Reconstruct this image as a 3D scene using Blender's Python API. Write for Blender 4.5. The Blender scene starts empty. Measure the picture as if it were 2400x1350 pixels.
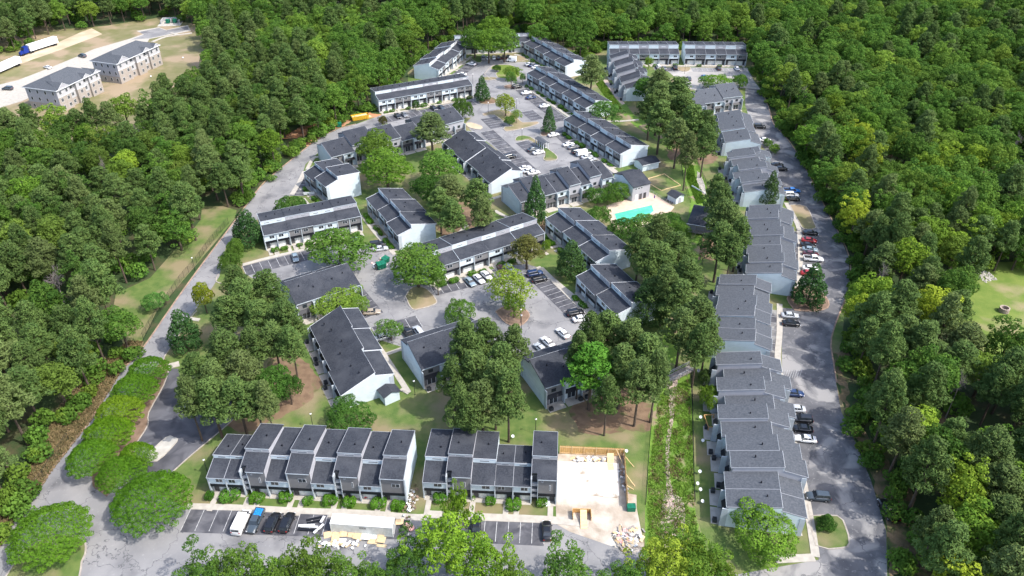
import bpy, bmesh, math, random
import numpy as np
from mathutils import Vector, Matrix
from mathutils.geometry import tessellate_polygon

R_ = math.radians
SC = bpy.context.scene
COL = SC.collection
rnd = random.Random(7)

# ------------------------------------------------------------------ camera
FPX, PITCH, HCAM = 1840.0, R_(34.7), 126.0
cam = bpy.data.cameras.new('camera')
cam.sensor_width = 36.0
cam.lens = FPX / 2400 * 36
cam.clip_start, cam.clip_end = 1.0, 3000.0
camo = bpy.data.objects.new('camera', cam)
COL.objects.link(camo)
camo.location = (0, 0, HCAM)
camo.rotation_euler = (math.pi / 2 - PITCH, 0, 0)
SC.camera = camo

# ------------------------------------------------------------------ light
SUN_EL, SUN_AZ = R_(52), R_(-22)            # azimuth measured from +X towards +Y
world = bpy.data.worlds.new('World')
SC.world = world
world.use_nodes = True
wn = world.node_tree
wn.nodes.clear()
w_out = wn.nodes.new('ShaderNodeOutputWorld')
w_bg = wn.nodes.new('ShaderNodeBackground')
w_sky = wn.nodes.new('ShaderNodeTexSky')
w_sky.sky_type = 'NISHITA'
w_sky.sun_disc = False
w_sky.sun_elevation = SUN_EL
w_sky.sun_rotation = math.pi / 2 - SUN_AZ
w_sky.air_density = 1.0
w_sky.dust_density = 2.5
w_bg.inputs['Strength'].default_value = 0.15
wn.links.new(w_sky.outputs[0], w_bg.inputs[0])
wn.links.new(w_bg.outputs[0], w_out.inputs[0])
sun = bpy.data.lights.new('sun', 'SUN')
sun.energy = 2.08
sun.angle = R_(0.6)
sun.color = (1.0, 0.96, 0.90)
suno = bpy.data.objects.new('sun', sun)
COL.objects.link(suno)
suno.location = (80, -20, 160)
sd = Vector((math.cos(SUN_EL) * math.cos(SUN_AZ), math.cos(SUN_EL) * math.sin(SUN_AZ), math.sin(SUN_EL)))
suno.rotation_euler = sd.to_track_quat('Z', 'Y').to_euler()
SC.view_settings.view_transform = 'Standard'
SC.view_settings.look = 'None'
SC.view_settings.exposure = 1.40
SC.view_settings.gamma = 1.0
SC.view_settings.use_curve_mapping = False
SC.render.engine = 'CYCLES'
SC.cycles.max_bounces = 5
SC.cycles.diffuse_bounces = 3
SC.cycles.glossy_bounces = 2
SC.cycles.transmission_bounces = 3
SC.cycles.transparent_max_bounces = 4

# ------------------------------------------------------------------ survey: where a sight line of the survey photo meets height h
CP, SP = math.cos(PITCH), math.sin(PITCH)


def G(px, py, h=0.0):
    u = (px - 1200) / FPX
    v = (py - 675) / FPX
    t = (HCAM - h) / (SP + v * CP)
    return (u * t, (CP - v * SP) * t)


def scale_at(px, py, h=0.0):
    """pixels per metre there"""
    v = (py - 675) / FPX
    return FPX / ((HCAM - h) / (SP + v * CP))


def reg(x0, y0, k=3.375):
    return lambda x, y: (x0 + x / k, y0 + y / k)


ra = reg(400, 950); rb = reg(950, 950); rc = reg(1550, 950); rd = reg(0, 950)
re_ = reg(400, 600); rg = reg(950, 600); rh = reg(1550, 600); ri = reg(1550, 200)
rj = reg(450, 300); rk = reg(1000, 300); rl = reg(850, 50); rm = reg(1350, 50, 4.09); rn = reg(0, 0, 4)
ro = reg(700, 220, 5.193); rp = reg(1100, 60, 6.75); rq = reg(1640, 180, 4.5)
s1 = reg(150, 480, 3.214); s2 = reg(100, 820, 4.09); s3 = reg(1080, 120, 4.8225); s4 = reg(1440, 330, 4.657)
s5 = reg(1500, 800, 3.377); s6 = reg(1850, 480, 3.214); v2 = reg(480, 1160, 4.444)
v6 = reg(1240, 820, 4.822); vb = reg(1240, 1000, 6.75)

# ------------------------------------------------------------------ materials


def mat(name, c1, c2=None, scale=1.0, rough=0.85, detail=6.0, lo=0.35, hi=0.65, bump=0.0, bscale=8.0, spec=0.3,
        c3=None, scale3=0.1, lo3=0.45, hi3=0.6, stretch=None, objcol=False, metal=0.0, distort=0.0, crack=0):
    m = bpy.data.materials.new(name)
    m.use_nodes = True
    nt = m.node_tree
    N, L = nt.nodes, nt.links
    b = N['Principled BSDF']
    b.inputs['Roughness'].default_value = rough
    b.inputs['Specular IOR Level'].default_value = spec
    b.inputs['Metallic'].default_value = metal
    col = None
    geo = N.new('ShaderNodeNewGeometry')
    vec = geo.outputs['Position']
    if stretch:
        mp = N.new('ShaderNodeMapping')
        mp.inputs['Scale'].default_value = stretch
        tc = N.new('ShaderNodeTexCoord')
        L.new(tc.outputs['Object'], mp.inputs[0])
        vec = mp.outputs[0]

    def noise(s, d=detail):
        n = N.new('ShaderNodeTexNoise')
        n.inputs['Scale'].default_value = s
        n.inputs['Detail'].default_value = d
        n.inputs['Distortion'].default_value = distort
        L.new(vec, n.inputs['Vector'])
        return n.outputs['Fac']

    def mr(f, a, b2):
        r = N.new('ShaderNodeMapRange')
        r.inputs[1].default_value, r.inputs[2].default_value = a, b2
        L.new(f, r.inputs[0])
        return r.outputs[0]

    def mix(f, a, c):
        x = N.new('ShaderNodeMix')
        x.data_type = 'RGBA'
        L.new(f, x.inputs['Factor'])
        for s, val in (('A', a), ('B', c)):
            k = [i for i in x.inputs if i.name == s and i.type == 'RGBA'][0]
            if isinstance(val, tuple):
                k.default_value = (*val, 1)
            else:
                L.new(val, k)
        return [q for q in x.outputs if q.type == 'RGBA'][0]
    col = c1
    if c2:
        col = mix(mr(noise(scale), lo, hi), c1, c2)
    if c3:
        col = mix(mr(noise(scale3, 4.0), lo3, hi3), col, c3)
    if crack:
        vo = N.new('ShaderNodeTexVoronoi'); vo.feature = 'DISTANCE_TO_EDGE'; vo.inputs['Scale'].default_value = crack
        nz = N.new('ShaderNodeTexNoise'); nz.inputs['Scale'].default_value = .8; L.new(vec, nz.inputs['Vector'])
        va = N.new('ShaderNodeVectorMath'); va.operation = 'ADD'
        vs2 = N.new('ShaderNodeVectorMath'); vs2.operation = 'SCALE'; vs2.inputs['Scale'].default_value = 2.5
        L.new(nz.outputs['Color'], vs2.inputs[0]); L.new(vec, va.inputs[0]); L.new(vs2.outputs[0], va.inputs[1]); L.new(va.outputs[0], vo.inputs['Vector'])
        col = mix(mr(vo.outputs['Distance'], .012, .002), col, (.10, .10, .105))
        n9 = noise(1.6, 8.0)
        col = mix(mr(n9, .60, .85), col, (.30, .295, .285))
    if objcol:
        oi = N.new('ShaderNodeObjectInfo')
        if isinstance(col, tuple):
            L.new(oi.outputs['Color'], b.inputs['Base Color'])
            col = None
    if isinstance(col, tuple):
        b.inputs['Base Color'].default_value = (*col, 1)
    elif col is not None:
        L.new(col, b.inputs['Base Color'])
    if bump:
        bn = N.new('ShaderNodeBump')
        bn.inputs['Strength'].default_value = bump
        bn.inputs['Distance'].default_value = 0.15
        L.new(noise(bscale, 3.0), bn.inputs['Height'])
        L.new(bn.outputs[0], b.inputs['Normal'])
    return m


M = {}
M['forest_floor'] = mat('forest_floor', (.030, .055, .016), (.085, .065, .036), 0.15, lo=.5, hi=.7, bump=.6, bscale=2)
M['lawn'] = mat('lawn', (.066, .115, .024), (.108, .150, .038), 0.5, c3=(.205, .17, .095), scale3=0.09, lo3=.46, hi3=.64, bump=.5, bscale=5)
M['lawn_bright'] = mat('lawn_bright', (.095, .15, .022), (.14, .185, .035), 0.3, c3=(.24, .205, .11), scale3=0.07, lo3=.56, hi3=.68, bump=.4, bscale=4)
M['lawn_dry'] = mat('lawn_dry', (.135, .135, .052), (.185, .165, .085), 0.15, c3=(.28, .215, .14), scale3=0.06, lo3=.47, hi3=.6, bump=.3, bscale=4)
M['straw'] = mat('pine_straw', (.135, .088, .055), (.20, .135, .085), 0.5, c3=(.09, .10, .035), scale3=0.25, lo3=.55, hi3=.66, bump=.4, bscale=4)
M['bank'] = mat('bank', (.20, .14, .08), (.10, .08, .04), 0.35, c3=(.06, .08, .025), scale3=.3, lo3=.5, hi3=.6, bump=.8, bscale=2)
M['rank'] = mat('rank_grass', (.080, .165, .018), (.13, .22, .03), 0.6, c3=(.24, .19, .12), scale3=.2, lo3=.54, hi3=.64, bump=1, bscale=3)
M['asphalt'] = mat('asphalt_worn', (.175, .174, .178), (.245, .24, .238), 0.12, lo=.35, hi=.65, c3=(.125, .124, .130), scale3=0.13, lo3=.54, hi3=.70, bump=.15, bscale=12, crack=.12)
M['asphalt_e'] = mat('asphalt_east', (.085, .086, .094), (.155, .154, .160), 0.22, lo=.38, hi=.7, c3=(.27, .26, .25), scale3=0.14, lo3=.52, hi3=.62, bump=.15, bscale=12, distort=.6, crack=.1)  # pale patches: blotchy asphalt, with the tree dapple painted into the colour
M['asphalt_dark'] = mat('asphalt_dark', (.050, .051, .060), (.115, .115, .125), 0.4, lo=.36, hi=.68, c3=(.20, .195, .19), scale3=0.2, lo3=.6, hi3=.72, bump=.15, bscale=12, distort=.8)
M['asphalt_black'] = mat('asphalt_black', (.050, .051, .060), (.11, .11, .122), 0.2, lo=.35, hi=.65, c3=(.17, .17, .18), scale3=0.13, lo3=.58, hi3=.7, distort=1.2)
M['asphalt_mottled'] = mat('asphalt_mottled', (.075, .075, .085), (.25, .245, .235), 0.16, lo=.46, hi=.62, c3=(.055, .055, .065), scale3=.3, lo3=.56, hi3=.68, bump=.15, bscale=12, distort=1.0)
M['asphalt_pale'] = mat('asphalt_pale', (.30, .285, .265), (.19, .185, .185), 0.16, lo=.45, hi=.72, c3=(.40, .375, .34), scale3=.12, lo3=.5, hi3=.7, bump=.15, bscale=12)
M['concrete'] = mat('concrete', (.42, .39, .34), (.34, .315, .275), 0.9, bump=.1)
M['concrete_new'] = mat('concrete_new', (.44, .42, .38), (.34, .32, .28), 0.6)
M['kerb'] = mat('kerb', (.38, .34, .29), (.28, .25, .22), 1.2)
M['kerb_brown'] = mat('kerb_brown', (.36, .24, .17), (.22, .16, .12), .8)
M['paint'] = mat('road_paint', (.46, .46, .46), (.24, .24, .25), 1.3, lo=.42, hi=.66)
M['slab'] = mat('demolition_slab', (.56, .54, .50), (.44, .40, .35), 0.3, lo=.45, hi=.7, c3=(.26, .21, .16), scale3=.5, lo3=.56, hi3=.72, bump=.1)
M['sand'] = mat('graded_sand', (.40, .345, .285), (.28, .23, .175), 0.4, c3=(.50, .46, .40), scale3=.18, lo3=.45, hi3=.65, bump=.4, bscale=3)
M['gravel_pale'] = mat('gravel_pale', (.48, .40, .29), (.38, .30, .2), 0.15)
M['light'] = mat('siding_light', (.58, .655, .69), (.52, .595, .63), .6, rough=.7)
M['grey'] = mat('siding_grey', (.155, .152, .155), (.18, .177, .18), .6, rough=.75)
M['sidegrey'] = mat('siding_side_grey', (.36, .36, .385), (.33, .33, .355), .6, rough=.75)  # paler copy of the grey siding, its sunlit lavender put into the colour
M['fin'] = mat('fin_paint', (.42, .46, .49), (.36, .40, .43), .7)
M['fingrey'] = mat('fin_paint_grey', (.27, .28, .30), (.24, .25, .27), .7)
M['trim'] = mat('white_trim', (.62, .64, .66))
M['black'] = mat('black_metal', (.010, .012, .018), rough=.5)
M['shingle'] = mat('shingles', (.026, .029, .037), (.050, .055, .066), 3.0, detail=8, lo=.3, hi=.7, rough=.9, c3=(.060, .064, .074), scale3=.3, lo3=.45, hi3=.75, bump=.35, bscale=9, spec=.12)
M['shingle_b'] = mat('shingles_blue_grey', (.058, .065, .076), (.098, .106, .119), 2.5, detail=8, lo=.3, hi=.7, rough=.95, bump=.3, bscale=9, spec=.12)
M['door'] = mat('door_dark', (.07, .07, .075), rough=.5)
M['blind'] = mat('door_blind_white', (.80, .80, .76), (.70, .70, .67), 1.5, rough=.5)
M['porchwall'] = mat('porch_wall', (.62, .65, .62), (.54, .56, .55), 1.0)
M['glass'] = mat('window_glass', (.025, .032, .04), rough=.12, spec=.7)
M['brick'] = mat('brick_tan', (.36, .325, .29), (.29, .255, .225), 2.5)
M['aptgrey'] = mat('siding_pale_grey', (.42, .42, .43), (.38, .38, .39), .6)
M['wood'] = mat('new_wood', (.55, .33, .13), (.42, .24, .09), 3.0)
M['woodlight'] = mat('pale_wood', (.68, .50, .28), (.58, .41, .22), 2.0)
M['woodgrey'] = mat('weathered_wood', (.30, .28, .26), (.20, .18, .17), 2.5)
M['bark'] = mat('bark', (.10, .075, .055), (.06, .045, .035), 3.0, bump=.4)
M['barkgrey'] = mat('bark_grey', (.27, .24, .22), (.18, .16, .15), 3.0)
M['water'] = mat('pool_water', (.07, .50, .28), (.09, .56, .34), .8, rough=.08, spec=.6)
M['pooldeck'] = mat('pool_deck', (.56, .44, .34), (.48, .37, .29), .8)
M['container'] = mat('container_paint', (.62, .64, .63), (.52, .54, .53), 1.2, rough=.6)
M['conttop'] = mat('container_roof', (.84, .85, .85), (.78, .79, .79), .8, rough=.6)
M['cardboard'] = mat('cardboard', (.60, .46, .28), (.50, .37, .22), 3.0)
M['greenmetal'] = mat('green_metal', (.008, .15, .085), (.006, .10, .06), 2.0, rough=.5)
M['yellowmetal'] = mat('yellow_metal', (.70, .42, .03), (.55, .32, .03), 2.0, rough=.6)
M['tarp'] = mat('blue_tarp', (.01, .16, .55), (.02, .25, .65), 4.0, bump=.8, bscale=5)
M['pink'] = mat('pink_insulation', (.60, .25, .25), (.70, .45, .42), 3.0, bump=.6)
M['rubber'] = mat('rubber', (.018, .018, .019), rough=.7)
M['rim'] = mat('wheel_rim', (.35, .35, .36), rough=.4, metal=.6)
M['lampglass'] = mat('lamp_globe', (.75, .75, .72), rough=.3)
M['red'] = mat('tail_light_red', (.35, .01, .01), rough=.3)
M['headl'] = mat('head_light_clear', (.65, .67, .70), rough=.15)
M['truckblue'] = mat('truck_blue', (.01, .03, .20), rough=.35)
M['rock'] = mat('creek_rock', (.42, .33, .27), (.30, .25, .22), 2.0)
M['dirtred'] = mat('red_clay', (.42, .19, .09), (.33, .20, .12), .4)
M['mulch'] = mat('mulch', (.22, .15, .11), (.14, .095, .065), .6)
M['acmetal'] = mat('condenser_metal', (.03, .035, .04), rough=.6)
M['bluedark'] = mat('blue_paint_faint', (.05, .12, .25))
carp = mat('car_paint', (.5, .5, .5), objcol=True, rough=.28, spec=.55)
carp.node_tree.nodes['Principled BSDF'].inputs['Coat Weight'].default_value = .5
M['carpaint'] = carp


def leafmat(name, ca, cb, cc, trans=.28, rvar=.22):
    """ca-cb: leaf to leaf and clump to clump; cc: the odd tree"""
    m = bpy.data.materials.new(name)
    m.use_nodes = True
    nt = m.node_tree
    N, L = nt.nodes, nt.links
    N.clear()
    out = N.new('ShaderNodeOutputMaterial')
    dif = N.new('ShaderNodeBsdfPrincipled')
    dif.inputs['Roughness'].default_value = .8
    dif.inputs['Specular IOR Level'].default_value = .10
    tr = N.new('ShaderNodeBsdfTranslucent')
    ms = N.new('ShaderNodeMixShader')
    ms.inputs[0].default_value = trans
    at = N.new('ShaderNodeAttribute')
    at.attribute_name = 'tone'
    oi = N.new('ShaderNodeObjectInfo')

    def mixc(f, a, b):
        x = N.new('ShaderNodeMix')
        x.data_type = 'RGBA'
        L.new(f, x.inputs['Factor'])
        for s, val in (('A', a), ('B', b)):
            k = [i for i in x.inputs if i.name == s and i.type == 'RGBA'][0]
            if isinstance(val, tuple):
                k.default_value = (*val, 1)
            else:
                L.new(val, k)
        return [q for q in x.outputs if q.type == 'RGBA'][0]
    c = mixc(at.outputs['Fac'], ca, cb)
    pw = N.new('ShaderNodeMath')
    pw.operation = 'POWER'
    L.new(oi.outputs['Random'], pw.inputs[0])
    pw.inputs[1].default_value = 4.0
    c = mixc(pw.outputs[0], c, cc)
    hv = N.new('ShaderNodeHueSaturation')
    rm2 = N.new('ShaderNodeMapRange')
    rm2.inputs[3].default_value = 1 - rvar
    rm2.inputs[4].default_value = 1 + rvar
    fr = N.new('ShaderNodeMath')
    fr.operation = 'FRACT'
    mu = N.new('ShaderNodeMath')
    mu.operation = 'MULTIPLY'
    mu.inputs[1].default_value = 7.31
    L.new(oi.outputs['Random'], mu.inputs[0])
    L.new(mu.outputs[0], fr.inputs[0])
    L.new(fr.outputs[0], rm2.inputs[0])
    L.new(rm2.outputs[0], hv.inputs['Value'])
    L.new(c, hv.inputs['Color'])
    mul = N.new('ShaderNodeMix')
    mul.data_type = 'RGBA'
    mul.blend_type = 'MULTIPLY'
    mul.inputs['Factor'].default_value = 1.0
    ia = [i for i in mul.inputs if i.type == 'RGBA']
    L.new(hv.outputs[0], ia[0])
    L.new(oi.outputs['Color'], ia[1])
    mo = [q for q in mul.outputs if q.type == 'RGBA'][0]
    L.new(mo, dif.inputs['Base Color'])
    L.new(mo, tr.inputs['Color'])
    L.new(dif.outputs[0], ms.inputs[1])
    L.new(tr.outputs[0], ms.inputs[2])
    L.new(ms.outputs[0], out.inputs[0])
    return m


M['leaf_oak'] = leafmat('leaves_broad', (.050, .122, .020), (.118, .222, .034), (.175, .265, .036), trans=.36)
M['leaf_pine'] = leafmat('needles', (.054, .106, .028), (.120, .182, .048), (.125, .165, .055), trans=.22, rvar=.16)
M['leaf_magnolia'] = leafmat('leaves_glossy', (.020, .060, .016), (.055, .120, .032), (.06, .11, .03), trans=.08)
M['leaf_dome'] = leafmat('leaves_fine', (.055, .145, .010), (.095, .215, .014), (.12, .22, .02), trans=.3, rvar=.06)
M['leaf_shrub'] = leafmat('leaves_clipped', (.045, .135, .010), (.090, .21, .016), (.06, .15, .02), trans=.15, rvar=.1)
M['twig'] = M['barkgrey']

# ------------------------------------------------------------------ mesh helpers


class MB:
    def __init__(s):
        s.v, s.f = [], []

    def add(s, vs, fs):
        n = len(s.v)
        s.v += [tuple(p) for p in vs]
        s.f += [tuple(i + n for i in f) for f in fs]
        return s

    def box(s, x0, x1, y0, y1, z0, z1):
        return s.add([(x0, y0, z0), (x1, y0, z0), (x1, y1, z0), (x0, y1, z0), (x0, y0, z1), (x1, y0, z1), (x1, y1, z1), (x0, y1, z1)],
                     [(3, 2, 1, 0), (4, 5, 6, 7), (0, 1, 5, 4), (1, 2, 6, 5), (2, 3, 7, 6), (3, 0, 4, 7)])

    def prism_x(s, prof, x0, x1):
        """profile in (y, z) swept along x"""
        n = len(prof)
        vs = [(x0, y, z) for y, z in prof] + [(x1, y, z) for y, z in prof]
        fs = [(i, (i + 1) % n, n + (i + 1) % n, n + i) for i in range(n)]
        tri = tessellate_polygon([[Vector((y, z, 0)) for y, z in prof]])
        fs += [t for t in tri] + [tuple(n + i for i in reversed(t)) for t in tri]
        return s.add(vs, fs)

    def prism_z(s, poly, z0, z1):
        n = len(poly)
        vs = [(x, y, z0) for x, y in poly] + [(x, y, z1) for x, y in poly]
        fs = [(i, (i + 1) % n, n + (i + 1) % n, n + i) for i in range(n)]
        tri = tessellate_polygon([[Vector((x, y, 0)) for x, y in poly]])
        fs += [tuple(n + i for i in t) for t in tri]
        return s.add(vs, fs)

    def sheet(s, poly, z):
        tri = tessellate_polygon([[Vector((x, y, 0)) for x, y in poly]])
        return s.add([(x, y, z) for x, y in poly], [tuple(t) for t in tri])

    def tube(s, pts, rs, n=6, cap=True):
        rings = []
        for i, p in enumerate(pts):
            p = Vector(p)
            a = Vector(pts[max(i - 1, 0)]); b = Vector(pts[min(i + 1, len(pts) - 1)])
            d = (b - a).normalized() if (b - a).length > 1e-6 else Vector((0, 0, 1))
            u = d.orthogonal().normalized(); w = d.cross(u)
            rings.append([p + (u * math.cos(2 * math.pi * k / n) + w * math.sin(2 * math.pi * k / n)) * rs[i] for k in range(n)])
        vs = [q for r in rings for q in r]
        fs = []
        for i in range(len(rings) - 1):
            for k in range(n):
                fs.append((i * n + k, i * n + (k + 1) % n, (i + 1) * n + (k + 1) % n, (i + 1) * n + k))
        if cap:
            fs.append(tuple(range(n - 1, -1, -1)))
            fs.append(tuple((len(rings) - 1) * n + k for k in range(n)))
        return s.add(vs, fs)

    def ball(s, c, r, n=8, m=6, sz=1.0):
        vs = [(c[0], c[1], c[2] - r * sz)]
        for i in range(1, m):
            t = math.pi * i / m
            for k in range(n):
                a = 2 * math.pi * k / n
                vs.append((c[0] + r * math.sin(t) * math.cos(a), c[1] + r * math.sin(t) * math.sin(a), c[2] - r * sz * math.cos(t)))
        vs.append((c[0], c[1], c[2] + r * sz))
        fs = [(0, 1 + (k + 1) % n, 1 + k) for k in range(n)]
        for i in range(m - 2):
            for k in range(n):
                fs.append((1 + i * n + k, 1 + i * n + (k + 1) % n, 1 + (i + 1) * n + (k + 1) % n, 1 + (i + 1) * n + k))
        t = len(vs) - 1
        fs += [(t, 1 + (m - 2) * n + k, 1 + (m - 2) * n + (k + 1) % n) for k in range(n)]
        return s.add(vs, fs)

    def mesh(s, name, material, smooth=False):
        me = bpy.data.meshes.new(name)
        me.from_pydata(s.v, [], s.f)
        bm = bmesh.new(); bm.from_mesh(me)
        bmesh.ops.recalc_face_normals(bm, faces=bm.faces)
        bm.to_mesh(me); bm.free()
        if material:
            me.materials.append(M[material] if isinstance(material, str) else material)
        if smooth:
            me.polygons.foreach_set('use_smooth', [True] * len(me.polygons))
        return me


def put(name, me, parent=None, loc=(0, 0, 0), rz=0.0, **props):
    o = bpy.data.objects.new(name, me)
    COL.objects.link(o)
    o.location = loc
    if rz:
        o.rotation_euler = (0, 0, rz)
    if parent:
        o.parent = parent
    for k, v in props.items():
        o[k] = v
    return o


def thing(name, label, cat, loc=(0, 0, 0), rz=0.0, group=None):
    o = bpy.data.objects.new(name, None)
    o.empty_display_size = .5
    COL.objects.link(o)
    o.location = loc
    o.rotation_euler = (0, 0, rz)
    o['label'] = label
    o['category'] = cat
    if group:
        o['group'] = group
    return o


def tagged(o, label, cat, group=None):
    o['label'] = label; o['category'] = cat
    if group:
        o['group'] = group
    return o


_cache = {}


def shared(key, fn, name, material, smooth=False):
    k = (key, material if isinstance(material, str) else material.name)
    if k not in _cache:
        mb = MB(); fn(mb)
        _cache[k] = mb.mesh(name, material, smooth)
    return _cache[k]


def dup(root, loc, rz=0.0, label=None, group=None, scale=None, color=None):
    """copy of a thing with its parts and sub-parts"""
    r = root.copy(); COL.objects.link(r)
    r.location = loc; r.rotation_euler = (0, 0, rz)
    if label:
        r['label'] = label
    if group:
        r['group'] = group
    if scale:
        r.scale = scale
    for ch in list(root.children):
        c = ch.copy(); COL.objects.link(c); c.parent = r
        if color and ch.name.split('.')[0] in ('body', 'roof', 'crown', 'cargo_bed'):
            c.color = (*color, 1)
        for g in list(ch.children):
            d2 = g.copy(); COL.objects.link(d2); d2.parent = c
    return r


def structure(name, mb, material, smooth=False):
    o = put(name, mb.mesh(name, material, smooth))
    o['kind'] = 'structure'
    return o


def px_poly(pts, h=0.0):
    return [G(x, y, h) for x, y in pts]


def inside(poly, x, y):
    c = False
    n = len(poly)
    j = n - 1
    for i in range(n):
        xi, yi = poly[i]; xj, yj = poly[j]
        if (yi > y) != (yj > y) and x < (xj - xi) * (y - yi) / (yj - yi) + xi:
            c = not c
        j = i
    return c


def strip(pts, w0, w1):
    """band along a polyline, between offsets w0 and w1 to the left"""
    out0, out1 = [], []
    n = len(pts)
    for i in range(n):
        a = Vector(pts[max(i - 1, 0)]); b = Vector(pts[min(i + 1, n - 1)])
        d = (b - a).normalized(); nn = Vector((-d.y, d.x))
        p = Vector(pts[i])
        out0.append(tuple(p + nn * w0)); out1.append(tuple(p + nn * w1))
    return out0, out1


def ribbon(mb, pts, w0, w1, z0, z1):
    """raised strip (kerb, path) along a polyline"""
    a, b = strip(pts, w0, w1)
    for i in range(len(pts) - 1):
        mb.add([(*a[i], z0), (*a[i + 1], z0), (*b[i + 1], z0), (*b[i], z0), (*a[i], z1), (*a[i + 1], z1), (*b[i + 1], z1), (*b[i], z1)],
               [(4, 5, 6, 7), (0, 1, 5, 4), (2, 3, 7, 6)] + ([(3, 0, 4, 7)] if i == 0 else []) + ([(1, 2, 6, 5)] if i == len(pts) - 2 else []))


def smooth_line(pts, k=3):
    """Catmull-Rom through the points"""
    P = [Vector(p) for p in pts]
    out = []
    for i in range(len(P) - 1):
        p0 = P[max(i - 1, 0)]; p1 = P[i]; p2 = P[i + 1]; p3 = P[min(i + 2, len(P) - 1)]
        for s_ in range(k):
            t = s_ / k
            q = .5 * ((2 * p1) + (p2 - p0) * t + (2 * p0 - 5 * p1 + 4 * p2 - p3) * t * t + (3 * p1 - p0 - 3 * p2 + p3) * t ** 3)
            out.append(tuple(q))
    out.append(tuple(P[-1]))
    return out


def rough(poly, step=1.2, amp=.55, seed=3):
    """natural, uneven outline"""
    r2 = random.Random(seed + len(poly))
    out = []
    n = len(poly)
    for i in range(n):
        a, b = Vector(poly[i]), Vector(poly[(i + 1) % n])
        L_ = (b - a).length
        k_ = max(1, int(L_ / step))
        d_ = (b - a).normalized() if L_ > 0 else Vector((1, 0))
        nn = Vector((-d_.y, d_.x))
        for j in range(k_):
            q = a + (b - a) * (j / k_) + nn * (math.sin(j * 1.1 + i) * amp * .6 + r2.uniform(-amp, amp) * (0 if j == 0 else 1))
            out.append(tuple(q))
    return out

# ================================================================== GROUND
BIG = [(-700, -60), (700, -60), (700, 1000), (-700, 1000)]
structure('ground', MB().sheet(BIG, 0.0), 'forest_floor')

LAWN = [(-80, 1500), (-80, 1345), (154, 1062), (330, 825), (545, 527), (696, 365), (835, 291), (960, 235), (955, 170), (1060, 90), (1250, 75), (1430, 100),
        (1760, 125), (1800, 280), (1870, 350), (1960, 540), (1990, 650), (1960, 900), (2080, 1250), (2080, 1500)]
structure('lawn', MB().sheet(px_poly(LAWN), .004), 'lawn')
structure('grass_verge', MB().sheet(px_poly([s1(1290, 100), s1(1100, 330), s1(700, 800), s1(560, 1080), s1(480, 1090), s1(350, 900), s1(390, 670), s1(650, 550), s1(790, 390),
                                             s1(930, 240), s1(1030, 110), s1(1040, 10), s1(1200, 10), s1(1300, 40)]), .005), 'lawn')
structure('meadow', MB().sheet(px_poly([(2260, 640), (2300, 615), (2560, 610), (2560, 850), (2330, 850), (2250, 800), (2240, 720)]), .004), 'lawn_bright')
structure('graded_field', MB().sheet(px_poly([(-60, 30), (50, 25), (130, 70), (250, 60), (380, 40), (470, 60), (520, 150), (500, 220), (420, 300), (200, 330), (-60, 330)]), .004), 'lawn_dry')
structure('brush_bank', MB().sheet(px_poly([(337, 800), (330, 830), (281, 878), (219, 982), (178, 1034), (127, 1099), (92, 1152), (41, 1208), (0, 1284), (-60, 1360), (-60, 1240), (0, 1200), (60, 1110),
                                            (95, 1050), (130, 960), (180, 900), (240, 840), (300, 800)]), .006), 'bank')
for nm, pp, m_ in [
    ('pine_straw', [(660, 980), (700, 960), (760, 900), (700, 830), (680, 800), (640, 830), (600, 900), (560, 960), (530, 1000), (580, 1012)], 'straw'),
    ('pine_straw', [v6(470, 760), v6(560, 940), v6(850, 950), v6(1100, 900), v6(1290, 930), v6(1370, 900), v6(1380, 620), v6(1000, 350), v6(700, 300), v6(500, 600)], 'straw'),
    ('pine_straw', [s4(560, 100), s4(600, 200), s4(760, 250), s4(1000, 260), s4(1080, 240), s4(1000, 150), s4(950, 60), s4(650, -60)], 'straw'),
    ('pine_straw', [s4(820, 1050), s4(900, 1300), s4(1330, 1280), s4(1400, 1200), s4(1200, 1050)], 'straw'),
    ('pine_straw', [rk(80, 740), rk(120, 860), rk(330, 800), rk(520, 700), rk(400, 560), rk(200, 600)], 'straw'),
    ('pine_straw', [rk(900, 640), rk(900, 800), rk(960, 840), rk(940, 690)], 'straw'),
    ('pine_straw', [rm(950, 1180), rm(900, 1330), rm(1350, 1340), rm(1330, 1130), rm(1150, 1000), rm(800, 1050)], 'straw'),
    ('clay_patch', [ro(330, 470), ro(470, 420), ro(660, 330), ro(900, 290), ro(1010, 265), ro(1000, 250), ro(870, 225), ro(560, 330), ro(120, 560), ro(100, 640)], 'dirtred'),
    ('mulch_bed', [(397, 864), (384, 903), (349, 967), (347, 996), (322, 1036), (300, 1100), (250, 1165), (217, 1140), (215, 1110), (255, 1040), (300, 950), (340, 890), (386, 838)], 'mulch'),
    ('bare_dirt', [rj(560, 120), rj(900, 60), rj(1250, -60), rj(1000, -60), rj(700, 60)], 'dirtred'),
    ('dirt_verge', [rc(1480, 130), rc(1550, 280), rc(1680, 600), rc(1740, 800), rc(1800, 1000), rc(1800, 1350), rc(2100, 1350), rc(2000, 700), rc(1700, 300), rh(1450, 1250), rh(1350, 760), rh(1480, 720)], 'bank'),
]:
    _pid2 = globals().get('_pid2', 0) + 1
    z = .03 if nm == 'mulch_bed' else .006 + _pid2 * .0008
    structure(nm, MB().sheet(rough(px_poly(pp)) if nm != 'mulch_bed' else px_poly(pp), z), m_)

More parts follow.
